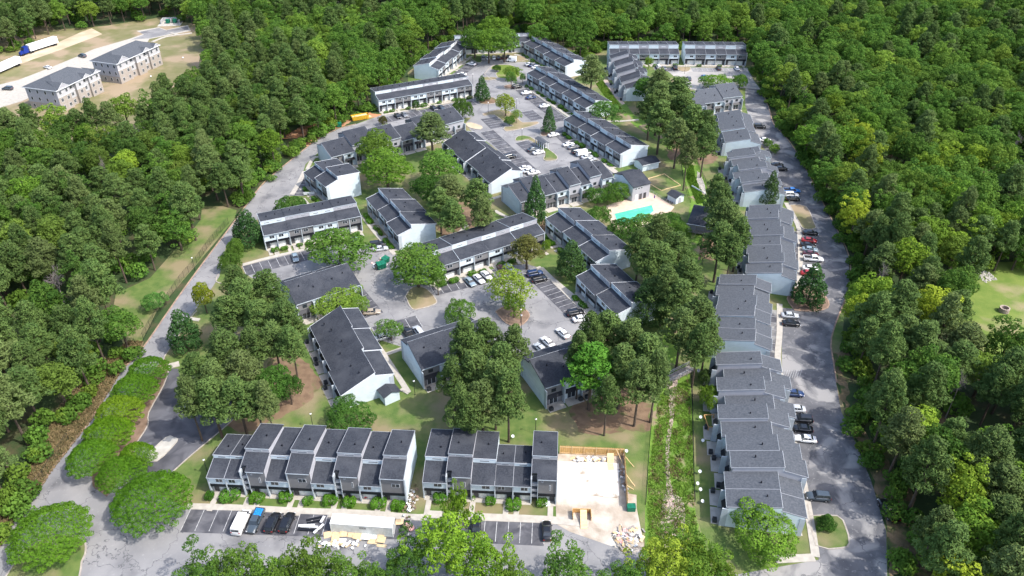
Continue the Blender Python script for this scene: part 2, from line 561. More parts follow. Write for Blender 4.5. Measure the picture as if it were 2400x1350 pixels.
# ---------------- asphalt
WEST_L = [(-120, 1440), (0, 1284), (41, 1206), (92, 1148), (127, 1095), (154, 1062), (178, 1030), (219, 978), (281, 874), (330, 825), (414, 704), (477, 617), (545, 527), (610, 439),
          (650, 402), (696, 365), (730, 338), (763, 316), (800, 300), (835, 291)]
west = WEST_L + [(894, 270), rl(430, 700), rl(430, 760), rl(300, 800), rl(100, 840), rl(-60, 880), (760, 345), (716, 385), (712, 399), (681, 457), (650, 500), (607, 512), (560, 545), (528, 583), (514, 648), (498, 673),
                 (449, 738), (386, 835), (300, 960), (255, 1040), (217, 1128), (246, 1150), (290, 1115), (420, 1182), ra(150, 815), ra(1900, 872), rb(170, 876), rb(1450, 948), rb(1830, 975), (1507, 1285), (1515, 1360), (1742, 1345),
                 (1742, 1500), (-120, 1500)]
structure('asphalt_road', MB().sheet(px_poly(west), .016), 'asphalt')
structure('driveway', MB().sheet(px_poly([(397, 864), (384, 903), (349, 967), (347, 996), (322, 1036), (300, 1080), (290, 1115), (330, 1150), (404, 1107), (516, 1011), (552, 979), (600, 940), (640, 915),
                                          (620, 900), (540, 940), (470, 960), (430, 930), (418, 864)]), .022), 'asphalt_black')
main_lot = [rl(170, 748), rl(500, 692), rl(700, 645), rl(866, 612), rl(866, 545), rl(790, 470), rl(640, 470), rl(700, 430), rl(860, 305), rl(940, 322), rl(940, 300), rl(1170, 290), rl(1200, 325),
            rl(1290, 320), rl(1420, 400), rl(1300, 470), rl(1290, 520), rl(1440, 632), rl(1640, 775), rl(1580, 855), rl(1700, 975), rl(1900, 1130), rl(1990, 1210), rk(1480, 360), rk(900, 430), rl(1270, 1240),
            rl(1240, 1170), rl(1020, 980), rl(850, 860), rl(820, 800), rl(860, 760), rl(600, 780), rl(150, 850)]
structure('parking_lot', MB().sheet(px_poly(main_lot), .024), 'asphalt')
mid_lot = [rj(400, 1095), rj(600, 1040), rj(920, 962), rj(1270, 900), rj(1400, 925), rj(1530, 925), rj(1610, 1000), rj(1720, 1060), rg(-20, 210), rg(180, 232), rg(480, 165), rg(760, 85), rg(960, 62), rg(1065, 98),
           rg(1300, 325), rg(1490, 490), rg(1560, 560), rg(1250, 780), rg(1000, 850), rg(500, 580), rg(0, 740), re_(1830, 720), re_(1640, 660), re_(1540, 500), re_(1360, 260), re_(1230, 200), re_(900, 330), re_(620, 160), re_(575, 85)]
structure('parking_lot', MB().sheet(px_poly(mid_lot), .024), 'asphalt')
east = [(1747, 207), (1782, 209), (1800, 250), (1812, 290), (1840, 320), (1862, 351), (1891, 402), (1932, 484), (1965, 547), (1988, 600), (1992, 659), (1978, 704), (1947, 790), (1952, 850), (1959, 896), (1972, 965),
        (2003, 1033), (2042, 1128), (2060, 1187), (2077, 1246), (2082, 1500), (1735, 1500), (1735, 1345), (1919, 1312), (1908, 1250), (1892, 1181), (1879, 1104), (1864, 1048), (1842, 959), (1833, 881), (1831, 721),
        rh(1060, 420), rh(1110, 300), (1876, 594), (1879, 541), (1850, 480), (1842, 455), rq(880, 1180), rq(800, 1050), rq(740, 880), rq(680, 760), rq(600, 620), rq(520, 430), rq(480, 300)]
structure('east_road', MB().sheet(px_poly(east), .024), 'asphalt_e')
structure('parking_lot', MB().sheet(px_poly([rm(740, 440), rm(1640, 445), rm(1700, 560), (1782, 209), (1747, 207), rm(1560, 640), rm(1180, 665), rm(1100, 650), rm(880, 480), rm(760, 475)]), .020), 'asphalt_pale')
structure('apartment_road', MB().sheet(px_poly([rn(-240, 850), rn(170, 750), rn(380, 670), rn(700, 540), rn(880, 460), rn(1210, 365), rn(1340, 320), rn(1280, 290), rn(1490, 255), rn(1560, 280), rn(1760, 235), rn(1790, 290),
                                                rn(1400, 365), rn(1380, 400), rn(880, 640), rn(200, 950), rn(-240, 1080)]), .012), 'concrete')
structure('gravel_track', MB().sheet(px_poly([rn(-240, 760), rn(0, 680), rn(300, 560), rn(560, 470), rn(880, 350), rn(960, 320), rn(860, 265), rn(740, 310), rn(540, 400), rn(280, 500), rn(0, 600), rn(-240, 680)]), .014), 'gravel_pale')
structure('apartment_asphalt', MB().sheet(px_poly([rn(1230, 372), rn(1350, 325), rn(1300, 300), rn(1490, 262), rn(1560, 285), rn(1760, 242), rn(1770, 280), rn(1400, 360)]), .02), 'asphalt')

# ---------------- construction site ground
structure('graded_yard', MB().sheet(px_poly([vb(440, 430), vb(1500, 420), vb(1530, 1050), vb(1700, 1080), (1492, 1190), (1510, 1280), (1490, 1300), rb(1300, 1000), rb(1195, 940), vb(425, 1300)]), .028), 'sand')
structure('concrete_slab', MB().prism_z(px_poly([vb(460, 560), vb(1180, 560), vb(1420, 590), vb(1430, 1100), vb(1380, 1130), vb(1000, 1090), vb(800, 1040), vb(440, 1060)]), .02, .12), 'slab')

# ---------------- pool
structure('pool_deck', MB().prism_z(px_poly([rk(1415, 655), rk(1425, 615), rk(1600, 560), rk(1750, 505), rk(1790, 520), rk(1960, 625), rk(1900, 700), rk(1750, 780), rk(1480, 800)]), .0, .06), 'pooldeck')
pw = px_poly([rk(1480, 680), rk(1620, 645), rk(1780, 610), rk(1800, 660), rk(1700, 740), rk(1510, 760)])
structure('pool_water', MB().prism_z(pw, .03, .075), 'water')
mbp = MB(); ribbon(mbp, pw + [pw[0]], -.25, .1, .03, .13); structure('pool_coping', mbp, 'concrete_new')

# ---------------- creek
structure('creek_grass', MB().sheet(px_poly([s5(90, 600), s5(60, 950), s5(40, 1350), (1512, 1290), (1520, 1450), (1700, 1450), s5(440, 1350), s5(425, 900), s5(412, 500), s5(390, 200), rh(120, 850), rh(230, 300), rh(330, 0), s4(900, 1350), s4(960, 1050),
                                             s4(1040, 580), s4(960, 350), s4(880, 170), s4(830, 20), rm(560, 900), rm(480, 800), rm(380, 700), rm(280, 560), rm(250, 480), rm(180, 560), rm(250, 700), rm(420, 860),
                                             rm(560, 1000), s4(725, 180), s4(750, 430), s4(830, 680), s4(780, 1000), s4(700, 1350), rh(100, 300), rh(0, 700), s5(150, 330)]), .010), 'rank')
structure('creek_bed', MB().sheet(px_poly([s5(160, 1350), s5(210, 1180), s5(200, 980), s5(205, 800), s5(235, 620), s5(230, 450), s5(210, 340), s5(300, 300), s5(270, 480), s5(265, 620), s5(240, 760), s5(225, 900), s5(240, 1100),
                                           s5(260, 1200), s5(340, 1250), s5(360, 1350), (1600, 1400), (1560, 1400)]), .016), 'rock')
structure('creek_bed', MB().sheet(px_poly([s4(905, 330), s4(900, 430), s4(930, 560), s4(1000, 590), s4(985, 480), s4(940, 370)]), .016), 'concrete')
structure('creek_bed', MB().sheet(px_poly([rm(250, 560), rm(330, 680), rm(440, 800), rm(470, 790), rm(380, 680), rm(300, 560)]), .016), 'rock')

# ---------------- kerbs
mbk = MB()
wl = smooth_line(px_poly(WEST_L))
ribbon(mbk, wl, .0, .4, 0, .10)
structure('kerb', mbk, 'kerb_brown')
mbk = MB()
er = smooth_line(px_poly(east[1:15]))
ribbon(mbk, er, .0, .35, 0, .12)
structure('kerb', mbk, 'kerb_brown')
for i, ln in enumerate([
    [(397, 862), (384, 903), (349, 967), (347, 996), (322, 1036), (312, 1052)],
    [(404, 1107), (450, 1066), (516, 1011), (552, 979), (600, 940)],
    [rc(1155, 780), rc(1170, 865), rc(1180, 900)],
    [s1(1165, 520), s1(1145, 575), s1(1185, 595)],
    [s1(1000, 800), s1(950, 860), s1(760, 1140), s1(770, 1180)],
]):
    mbk = MB(); ribbon(mbk, smooth_line(px_poly(ln)), -.12, .12, 0, .15); structure('kerb', mbk, 'kerb')


_BAYS2 = []


def island(pts, m_='lawn', kerbm='kerb', k=2, w=.3, name='traffic_island'):
    """raised bed with its kerb"""
    P_ = smooth_line(px_poly(pts + [pts[0]]), k)[:-1]
    ar = sum(P_[i][0] * P_[(i + 1) % len(P_)][1] - P_[(i + 1) % len(P_)][0] * P_[i][1] for i in range(len(P_)))
    if ar < 0:
        P_ = P_[::-1]
    _BAYS2.append(1)
    o = structure(name, MB().prism_z(P_, 0, .115 + .003 * len(_BAYS2)), m_)
    mb = MB(); ribbon(mb, P_ + [P_[0]], -w, .0, 0, .15 + .003 * len(_BAYS2))
    structure('kerb', mb, kerbm)
    return o


island([rc(1190, 880), rc(1390, 880), rc(1450, 960), rc(1480, 1090), rc(1420, 1125), rc(1225, 1108)], 'lawn')
island([rd(30, 1400), rd(90, 1300), rd(200, 1150), rd(420, 1040), rd(640, 1060), rd(672, 1150), rd(640, 1240), rd(560, 1400)], 'lawn', k=3)
island([s2(1000, 1020), s2(1190, 845), s2(1250, 850), s2(1280, 880), s2(1090, 1065)], 'concrete_new', 'concrete', 3)
island([rg(5, 320), rg(60, 250), rg(160, 260), rg(240, 350), rg(220, 385), rg(100, 420), rg(50, 410)], 'lawn_dry', 'kerb', 3)
island([rg(720, 440), rg(800, 400), rg(900, 410), rg(970, 450), rg(965, 500), rg(900, 550), rg(800, 530)], 'mulch', 'kerb_brown', 3)
island([rh(1060, 430), rh(1000, 340), rh(1060, 260), rh(1180, 240), rh(1300, 330), rh(1310, 410), rh(1180, 435)], 'mulch', 'kerb_brown', 3)
island([ri(1020, 950), ri(1140, 960), ri(1200, 1080), ri(1215, 1130), ri(1130, 1135), ri(1090, 1080)], 'lawn_dry', 'kerb', 3)
# loop island with its three legs, lot islands
island([s3(270, 260), s3(360, 165), s3(470, 155), s3(590, 170), s3(680, 290), s3(620, 310), s3(390, 330)], 'asphalt', 'kerb', 3)
island([s3(240, 300), s3(300, 295), s3(390, 300), s3(400, 318), s3(280, 328)], 'lawn', 'kerb', 2)
island([s3(420, 300), s3(400, 255), s3(430, 225), s3(345, 200), s3(380, 165), s3(480, 158), s3(590, 172), s3(660, 260), s3(640, 300), s3(500, 310)], 'lawn_bright', 'kerb', 3)
island([s3(200, 560), s3(250, 545), s3(350, 525), s3(400, 555), s3(380, 590), s3(230, 595)], 'straw', 'kerb', 3)
island([s3(250, 710), s3(420, 665), s3(560, 690), s3(640, 760), s3(700, 810), s3(860, 800), s3(860, 825), s3(690, 875), s3(510, 905), s3(500, 860), s3(600, 850), s3(480, 790), s3(380, 720), s3(270, 730)], 'lawn_dry', 'kerb', 2)
island([s3(620, 1000), s3(650, 965), s3(780, 970), s3(1000, 1120), s3(1085, 1190), s3(1070, 1230), s3(960, 1240), s3(940, 1210), s3(960, 1150), s3(860, 1060), s3(760, 1000), s3(700, 1010), s3(630, 1015)], 'lawn', 'kerb', 2)
island([s3(900, 925), s3(960, 895), s3(1010, 900), s3(1000, 950), s3(920, 960)], 'mulch', 'kerb', 3)
island([s3(490, 395), s3(560, 380), s3(590, 400), s3(560, 425), s3(500, 420)], 'mulch', 'kerb', 3)
island([s3(60, 825), s3(110, 810), s3(235, 850), s3(220, 885), s3(100, 865)], 'gravel_pale', 'kerb', 2)
island([rm(975, 440), rm(1090, 442), rm(1080, 475), rm(1030, 482), rm(985, 470)], 'lawn_dry', 'kerb', 2)
island([s3(110, 75), s3(130, 60), s3(230, 60), s3(235, 115), s3(190, 130)], 'lawn', 'kerb', 2)
island([s3(600, 60), s3(680, 55), s3(740, 95), s3(630, 115)], 'lawn_dry', 'kerb', 2)

# ---------------- painted stalls: from point to point along the kerb, n lines, each of length ln
STALL_MB = MB()
_BAYS = []


def stalls(A, B, n, ln=5.2, side=-1, dark='asphalt_dark', skew=0.0, first=0):
    """lines start on A->B and run ln metres to one side; returns the dark parking strip too"""
    a = Vector(G(*A)); b = Vector(G(*B)); d = (b - a).normalized()
    nn = Vector((-d.y, d.x)) * side
    nn = (nn + d * skew).normalized()
    if dark:
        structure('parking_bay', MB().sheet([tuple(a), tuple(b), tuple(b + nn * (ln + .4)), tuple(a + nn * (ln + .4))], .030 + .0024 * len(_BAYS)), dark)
        _BAYS.append(1)
    for i in range(first, n + 1):
        p = a + (b - a) * (i / n)
        e = p + nn * ln
        w = d * .06
        STALL_MB.add([(*(p - w), .09), (*(p + w), .09), (*(e + w), .09), (*(e - w), .09)], [(0, 1, 2, 3)])


stalls(ra(160, 822), ra(1905, 878), 16)
stalls(rb(170, 882), rb(1100, 925), 10)
stalls(rc(1155, 770), rh(945, 880), 11, 5.2, 1, dark='asphalt_mottled')
stalls(rh(945, 880), rh(952, 440), 8, 5.2, 1, dark='asphalt_mottled')
stalls((1876, 650), (1879, 545), 8, 5.2, 1, dark='asphalt_dark')
stalls(rj(400, 1095), rj(920, 965), 8)
stalls(rj(880, 345), rj(770, 535), 9, 5.0, 1)
stalls(rg(1070, 105), rg(1480, 490), 13, 5.2, -1)
stalls(rg(190, 232), rg(800, 85), 10, 5.2, -1)
stalls(re_(1340, 260), re_(1530, 500), 5, 5.2, 1)
stalls(re_(1640, 655), re_(1990, 560), 4, 5.0, 1)
stalls(rl(150, 765), rl(860, 625), 15)
stalls(rl(1300, 532), rl(1630, 780), 12, 5.2, -1)
stalls(rl(1590, 860), rl(1960, 1185), 12, 5.2, -1)
stalls(rl(660, 455), rl(835, 325), 7, 5.2, -1)
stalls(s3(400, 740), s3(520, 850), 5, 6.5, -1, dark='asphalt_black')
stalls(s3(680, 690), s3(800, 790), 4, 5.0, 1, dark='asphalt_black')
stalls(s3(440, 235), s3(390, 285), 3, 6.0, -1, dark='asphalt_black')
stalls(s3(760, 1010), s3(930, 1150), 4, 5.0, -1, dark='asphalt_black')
stalls(rl(930, 880), rl(1260, 1190), 11, 5.2, 1)
stalls(rm(750, 440), rm(970, 442), 4)
stalls(rm(1100, 445), rm(1600, 448), 10, dark='asphalt')
stalls(rn(30, 960), rn(360, 720), 8, 5, -1, dark=None)
structure('stall_markings', STALL_MB, 'paint')
mbx = MB()
hatch = [rh(950, 900), rh(1130, 905), rh(1130, 975), rh(950, 970)]
for i in range(9):
    t = i / 8
    a = G(*rh(960 + 150 * t, 905)); b = G(*rh(940 + 150 * t, 965))
    mbx.tube([(*a, .09), (*b, .09)], [.06, .06], 4)
structure('hatched_marking', mbx, 'paint')

# ---------------- sidewalks and footpaths given as centre lines: (points, width)
for pts, w in [
    ([ra(130, 800), ra(500, 810), ra(1000, 835), ra(1500, 853), ra(1900, 885), rb(160, 885)], 1.5),
    ([rb(150, 860), rb(600, 885), rb(1100, 905), rb(1450, 938)], 1.8),
    ([rc(955, 30), rc(1010, 200), rc(1070, 370), rc(1110, 560), rc(1150, 770), rc(1190, 1000), rc(1220, 1200)], 1.6),
    ([rc(900, 1220), rc(1210, 1205)], 1.7),
    ([rh(935, 380), rh(935, 600), rh(920, 800), rh(940, 950)], 1.5),
    ([ri(985, 930), ri(1050, 1050), ri(1090, 1150), ri(1100, 1340), rh(1090, 200), rh(1060, 250)], 1.4),
    ([rg(1070, 95), rg(1300, 320), rg(1500, 500)], 1.6),
    ([rj(400, 1085), rj(600, 1030), rj(920, 955)], 1.3),
    ([rj(1345, 690), rj(1450, 830), rj(1530, 920), rj(1600, 1000)], 1.3),
    ([re_(1480, 480), re_(1600, 660), re_(1700, 800), re_(1880, 1080)], 1.4),
    ([re_(1700, 780), re_(1830, 735)], 1.2),
    ([rk(540, 655), rk(600, 690), rk(670, 720)], 1.3),
    ([rk(490, 570), rk(590, 540)], 1.3),
    ([rk(880, 1100), rk(1000, 1200), rk(1170, 1340)], 1.4),
    ([rg(150, 215), rg(470, 150)], 1.6),
    ([rk(1390, 270), rk(1500, 350)], 1.6),
    ([rj(1020, 230), rj(960, 240), rj(910, 330)], 1.3),
    ([rj(890, 345), rj(850, 430), rj(790, 530)], 1.6),
    ([rj(880, 560), rj(940, 640)], 1.3),
    ([rl(150, 742), rl(500, 680), rl(870, 598)], 1.4),
    ([rl(600, 460), rl(740, 370), rl(860, 280)], 1.4),
    ([rl(1200, 265), rl(1290, 285), rl(1420, 370)], 1.4),
    ([rl(1280, 510), rl(1450, 630), rl(1640, 760)], 1.4),
    ([rl(1590, 850), rl(1800, 1030), rl(1960, 1170), rl(2040, 1230)], 1.5),
    ([rm(740, 428), rm(1100, 430), rm(1560, 432)], 1.4),
    ([rg(-30, 1050), rg(30, 1085)], 1.3),
    ([rm(220, 960), rm(420, 960), rm(600, 945)], 1.2),
    ([rk(250, 840), rk(320, 770)], 1.2),
    ([s2(1200, 165), s2(1310, 135)], 2.0),
    ([s1(950, 860), s1(1020, 870)], 1.2),
    ([rn(1430, 395), rn(1560, 345), rn(1800, 312)], 1.6),
    ([rn(1600, 310), rn(1660, 325)], 1.6),
]:
    mb = MB()
    _sw = globals().get('_sw', 0) + 1
    ribbon(mb, smooth_line(px_poly(pts)), -w / 2, w / 2, 0, .11 + .003 * _sw)
    structure('sidewalk', mb, 'concrete')

# ================================================================== BUILDINGS
T = .15


def clip_band(poly, z0, z1):
    def half(P_, lim, keep_above):
        out = []
        for i in range(len(P_)):
            a, b = P_[i], P_[(i + 1) % len(P_)]
            ia = (a[1] >= lim) if keep_above else (a[1] <= lim)
            ib = (b[1] >= lim) if keep_above else (b[1] <= lim)
            if ia:
                out.append(a)
            if ia != ib and abs(b[1] - a[1]) > 1e-9:
                t = (lim - a[1]) / (b[1] - a[1])
                out.append((a[0] + (b[0] - a[0]) * t, lim))
        return out
    P_ = half(poly, z0, True)
    if len(P_) >= 3:
        P_ = half(P_, z1, False)
    return P_


def bay(root, x, w, c, ze=5.3, z1=6.4, z2=7.5, zr=5.8, yc=4.2, D=12.0, dy=0.0, dz=0.0, stair=False, odd=False, near=False, rear=True, awn=False,
        trimL=True, trimR=False, roofm='shingle', win=True, rakem='trim'):
    """one dwelling of a row: x along the front, y to the back"""
    ze, z1, z2, zr = ze + dz, z1 + dz, z2 + dz, zr + dz
    key = (round(w, 2), round(ze, 2), round(z1, 2), round(z2, 2), round(zr, 2), round(yc, 2), round(D, 2), stair, odd)
    wallm = {'L': 'light', 'G': 'grey', 'S': 'sidegrey'}[c]
    x0 = 1.25 if stair else 0.0
    fl = 2.35

    def P(name, fn, m_, loc=(0, 0, 0), par=None, tag='', sm=False):
        me = shared((name, tag) + key, fn, name, m_, sm)
        if par is None:
            return put(name, me, root, (x + loc[0], dy + loc[1], loc[2]))
        return put(name, me, par)
    # shell behind the front plane: coloured side walls show where neighbours step
    body = [(.85, 0), (.85, fl), (.12, fl), (.12, ze - .02), (yc, z1), (yc + .02, z2 - .12), (D, zr - .12), (D, 0)]
    P('side_wall', lambda m: m.prism_x(body, x0 + .02, w - .02), 'sidegrey' if (dz > .5 or ze > 6.5) else wallm)  # tall bays get the grey with sunlight painted in
    P('front_wall', lambda m: m.box(x0 + .02, w - .02, 0, .12, fl, ze - .04), wallm)
    P('clerestory', lambda m: m.box(.02, w - .02, yc - .1, yc, z1 - .1, z2 - .02), 'light' if c == 'L' else 'sidegrey')
    s_ = (z1 - ze) / yc
    fe = -.4
    if stair:
        P('roof_front', lambda m: m.prism_x([(fe, ze + fe * s_), (fe, ze + fe * s_ + T), (yc - .1, z1 + T), (yc - .1, z1)], x0 - .15, w).prism_x(
            [(1.0, ze + 1.0 * s_), (1.0, ze + s_ + T), (yc - .1, z1 + T), (yc - .1, z1)], -.05, x0 - .15), roofm)
    else:
        P('roof_front', lambda m: m.prism_x([(fe, ze + fe * s_), (fe, ze + fe * s_ + T), (yc - .1, z1 + T), (yc - .1, z1)], 0, w), roofm)
    s2_ = (zr - z2) / (D - yc)
    P('roof_rear', lambda m: m.prism_x([(yc - .14, z2 - .14 * s2_), (yc - .14, z2 - .14 * s2_ + T), (D + .4, zr + .4 * s2_ + T), (D + .4, zr + .4 * s2_)], 0, w), roofm)
    # fascias
    P('fascia', lambda m: m.box(x0, w, fe - .05, fe - .004, ze + fe * s_ - .02, ze + fe * s_ + T + .01), 'fin', tag='e')
    P('fascia', lambda m: m.box(0, w, yc - .185, yc - .144, z2 - .14 * s2_ - .02, z2 - .14 * s2_ + T + .01), 'trim' if c == 'L' else 'fin', tag='c')
    P('fascia', lambda m: m.box(0, w, D + .404, D + .45, zr + .4 * s2_ - .08, zr + .4 * s2_ + T + .02), 'fin', tag='r')
    for on, xa in ((trimL, -.06), (trimR, w - .06)):
        if on:
            zz = .05
            P('rake_trim', lambda m: m.prism_x([(fe - .05, ze + fe * s_), (fe - .05, ze + fe * s_ + T + zz), (yc - .15, z1 + T + zz), (yc - .15, z1)], 0, .10), rakem, (xa, 0, 0), tag='rf%d' % stair)
            P('rake_trim', lambda m: m.prism_x([(yc - .19, z2), (yc - .19, z2 + T + zz), (D + .45, zr + .4 * s2_ + T + zz), (D + .45, zr + .4 * s2_ - .1)], 0, .10), rakem, (xa, 0, 0), tag='rr')
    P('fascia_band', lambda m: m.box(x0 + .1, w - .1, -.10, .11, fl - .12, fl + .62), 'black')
    # ground floor, set back under the upper one
    P('porch_wall', lambda m: m.box(x0 + .04, w - .04, 0.77, .845, 0, fl), 'porchwall')
    if odd:
        da, db, pa, pb = w - 1.35, w - .35, x0 + .35, w - 1.7
    else:
        da, db, pa, pb = x0 + .35, x0 + 1.35, x0 + 1.7, w - .35
    P('door', lambda m: m.box(da, db, 0.70, .768, 0.05, 2.1), 'door')
    pd = P('patio_door', lambda m: m.box(pa, pb, 0.69, .766, 0.05, 2.1), 'blind')
    if near:
        P('door_frame', lambda m: m.box((pa + pb) / 2 - .04, (pa + pb) / 2 + .04, .66, .688, .05, 2.1).box(pa - .06, pa, .66, .765, .05, 2.16).box(pb, pb + .06, .66, .765, .05, 2.16), 'trim', par=None)
    P('porch_slab', lambda m: m.box(x0 + .05, w - .05, -.6, .76, 0, .05), 'concrete')
    # windows
    if win:
        zw = (fl + .62 + ze) / 2
        ww = min(1.5, w * .36)
        xc = w * (.36 if odd else .62)
        hh = .42 if ze - fl > 2.4 else .26
        if stair:
            fr = P('window', lambda m: m.box(w * .74 - .16, w * .74 + .16, -.03, -.003, zw - 1.2, zw + .3), 'trim', tag='s1')
            P('pane', lambda m: m.box(w * .74 - .09, w * .74 + .09, -.045, -.032, zw - 1.12, zw + .22), 'glass', par=fr, tag='s1')
            fr = P('window', lambda m: m.box(w * .44 - .14, w * .44 + .14, -.03, -.003, ze - 1.2, ze - .25), 'trim', tag='s2')
            P('pane', lambda m: m.box(w * .44 - .08, w * .44 + .08, -.045, -.032, ze - 1.12, ze - .33), 'glass', par=fr, tag='s2')
        else:
            fr = P('window', lambda m: m.box(xc - ww / 2 - .07, xc + ww / 2 + .07, -.03, -.003, zw - hh - .06, zw + hh + .06), 'trim')
            P('pane', lambda m: m.box(xc - ww / 2, xc - .04, -.045, -.032, zw - hh, zw + hh).box(xc + .04, xc + ww / 2, -.045, -.032, zw - hh, zw + hh), 'glass', par=fr)
    cw = min(2.0, w * .45)
    zc = (z1 + T + z2) / 2
    fr = P('clerestory_window', lambda m: m.box(w / 2 - cw / 2, w / 2 + cw / 2, yc - .13, yc - .104, zc - .16, zc + .16), 'trim')
    if near:
        P('pane', lambda m: m.box(w / 2 - cw / 2 + .08, w / 2 + cw / 2 - .08, yc - .145, yc - .132, zc - .08, zc + .08), 'glass', par=fr, tag='c')
    if stair:
        for zz in (1.7, 3.3, 4.9):
            P('stair_landing', lambda m: m.box(.06, x0 - .05, .1, 1.1, 0, .14), 'fin', (0, 0, zz))
            P('stair_rail', lambda m: m.box(.06, x0 - .05, .04, .10, .14, .75), 'fingrey', (0, 0, zz))
        P('stair_wall', lambda m: m.box(.02, x0, 1.17, 1.24, 0, ze - .3), 'door')
        P('stair_wall', lambda m: m.box(x0, x0 + .12, -.15, 1.2, 0, ze - .4), 'fin', tag='b')
    # back of the house
    P('rear_window', lambda m: m.box(w * .5 - .6, w * .5 + .6, D + .002, D + .03, fl + 1.2, min(fl + 2.2, zr - .35)), 'glass')
    fr = P('sliding_door', lambda m: m.box(w * .5 - 1.1, w * .5 + 1.1, D + .002, D + .035, .05, 2.1), 'trim')
    if rear:
        P('pane', lambda m: m.box(w * .5 - 1.02, w * .5 - .04, D + .037, D + .05, .12, 2.03).box(w * .5 + .04, w * .5 + 1.02, D + .037, D + .05, .12, 2.03), 'glass', par=fr, tag='d')
        P('awning', lambda m: m.prism_x([(D + .003, 2.35), (D + .003, 3.1), (D + .12, 3.1), (D + .75, 2.35)], .35, w - .35), 'black')
        P('patio_slab', lambda m: m.box(.2, w - .2, D + .06, D + 2.6, 0, .06), 'concrete')


def fins(root, xs, hs, dys, D, front=True, rear=False, cols='L', zr=5.0):
    for i, (xx, hh, dy_) in enumerate(zip(xs, hs, dys)):
        if front:
            me = shared(('fin', round(hh, 2)), lambda m: m.box(-.12, .12, -.2, .84, 0, hh), 'fin_wall', 'fin' if cols == 'L' else 'fingrey')
            put('fin_wall', me, root, (xx, dy_, 0))
        if rear:
            me = shared(('rfin', round(zr, 2)), lambda m: m.box(-.1, .1, .02, 1.15, 0, zr - .35), 'rear_fin_wall', 'fin')
            put('rear_fin_wall', me, root, (xx, dy_ + D, 0))


def end_panels(root, x, sgn, prm, dy, light='light'):
    ze, z1, z2, zr, yc, D = prm
    prof = [(0, 0), (0, ze - .1), (yc, z1 - .02), (yc, z2 - .1), (D, zr - .12), (D, 0)]
    for i, (a, b) in enumerate(((0, 2.35), (2.39, 4.6), (4.64, 7.0), (7.04, 11))):
        q = clip_band(prof, a, b)
        if len(q) >= 3 and max(p[1] for p in q) - min(p[1] for p in q) > .05:
            mb = MB().prism_x(q, 0, .04)
            put('siding_panel', mb.mesh('siding_panel', light), root, (x if sgn > 0 else x - .04, dy, 0))


ROWINFO = {}
SHRUBS = []      # (x, y, rx, ry, h, label, group)
UNITS = []       # (x, y, rz, label, group) condensers


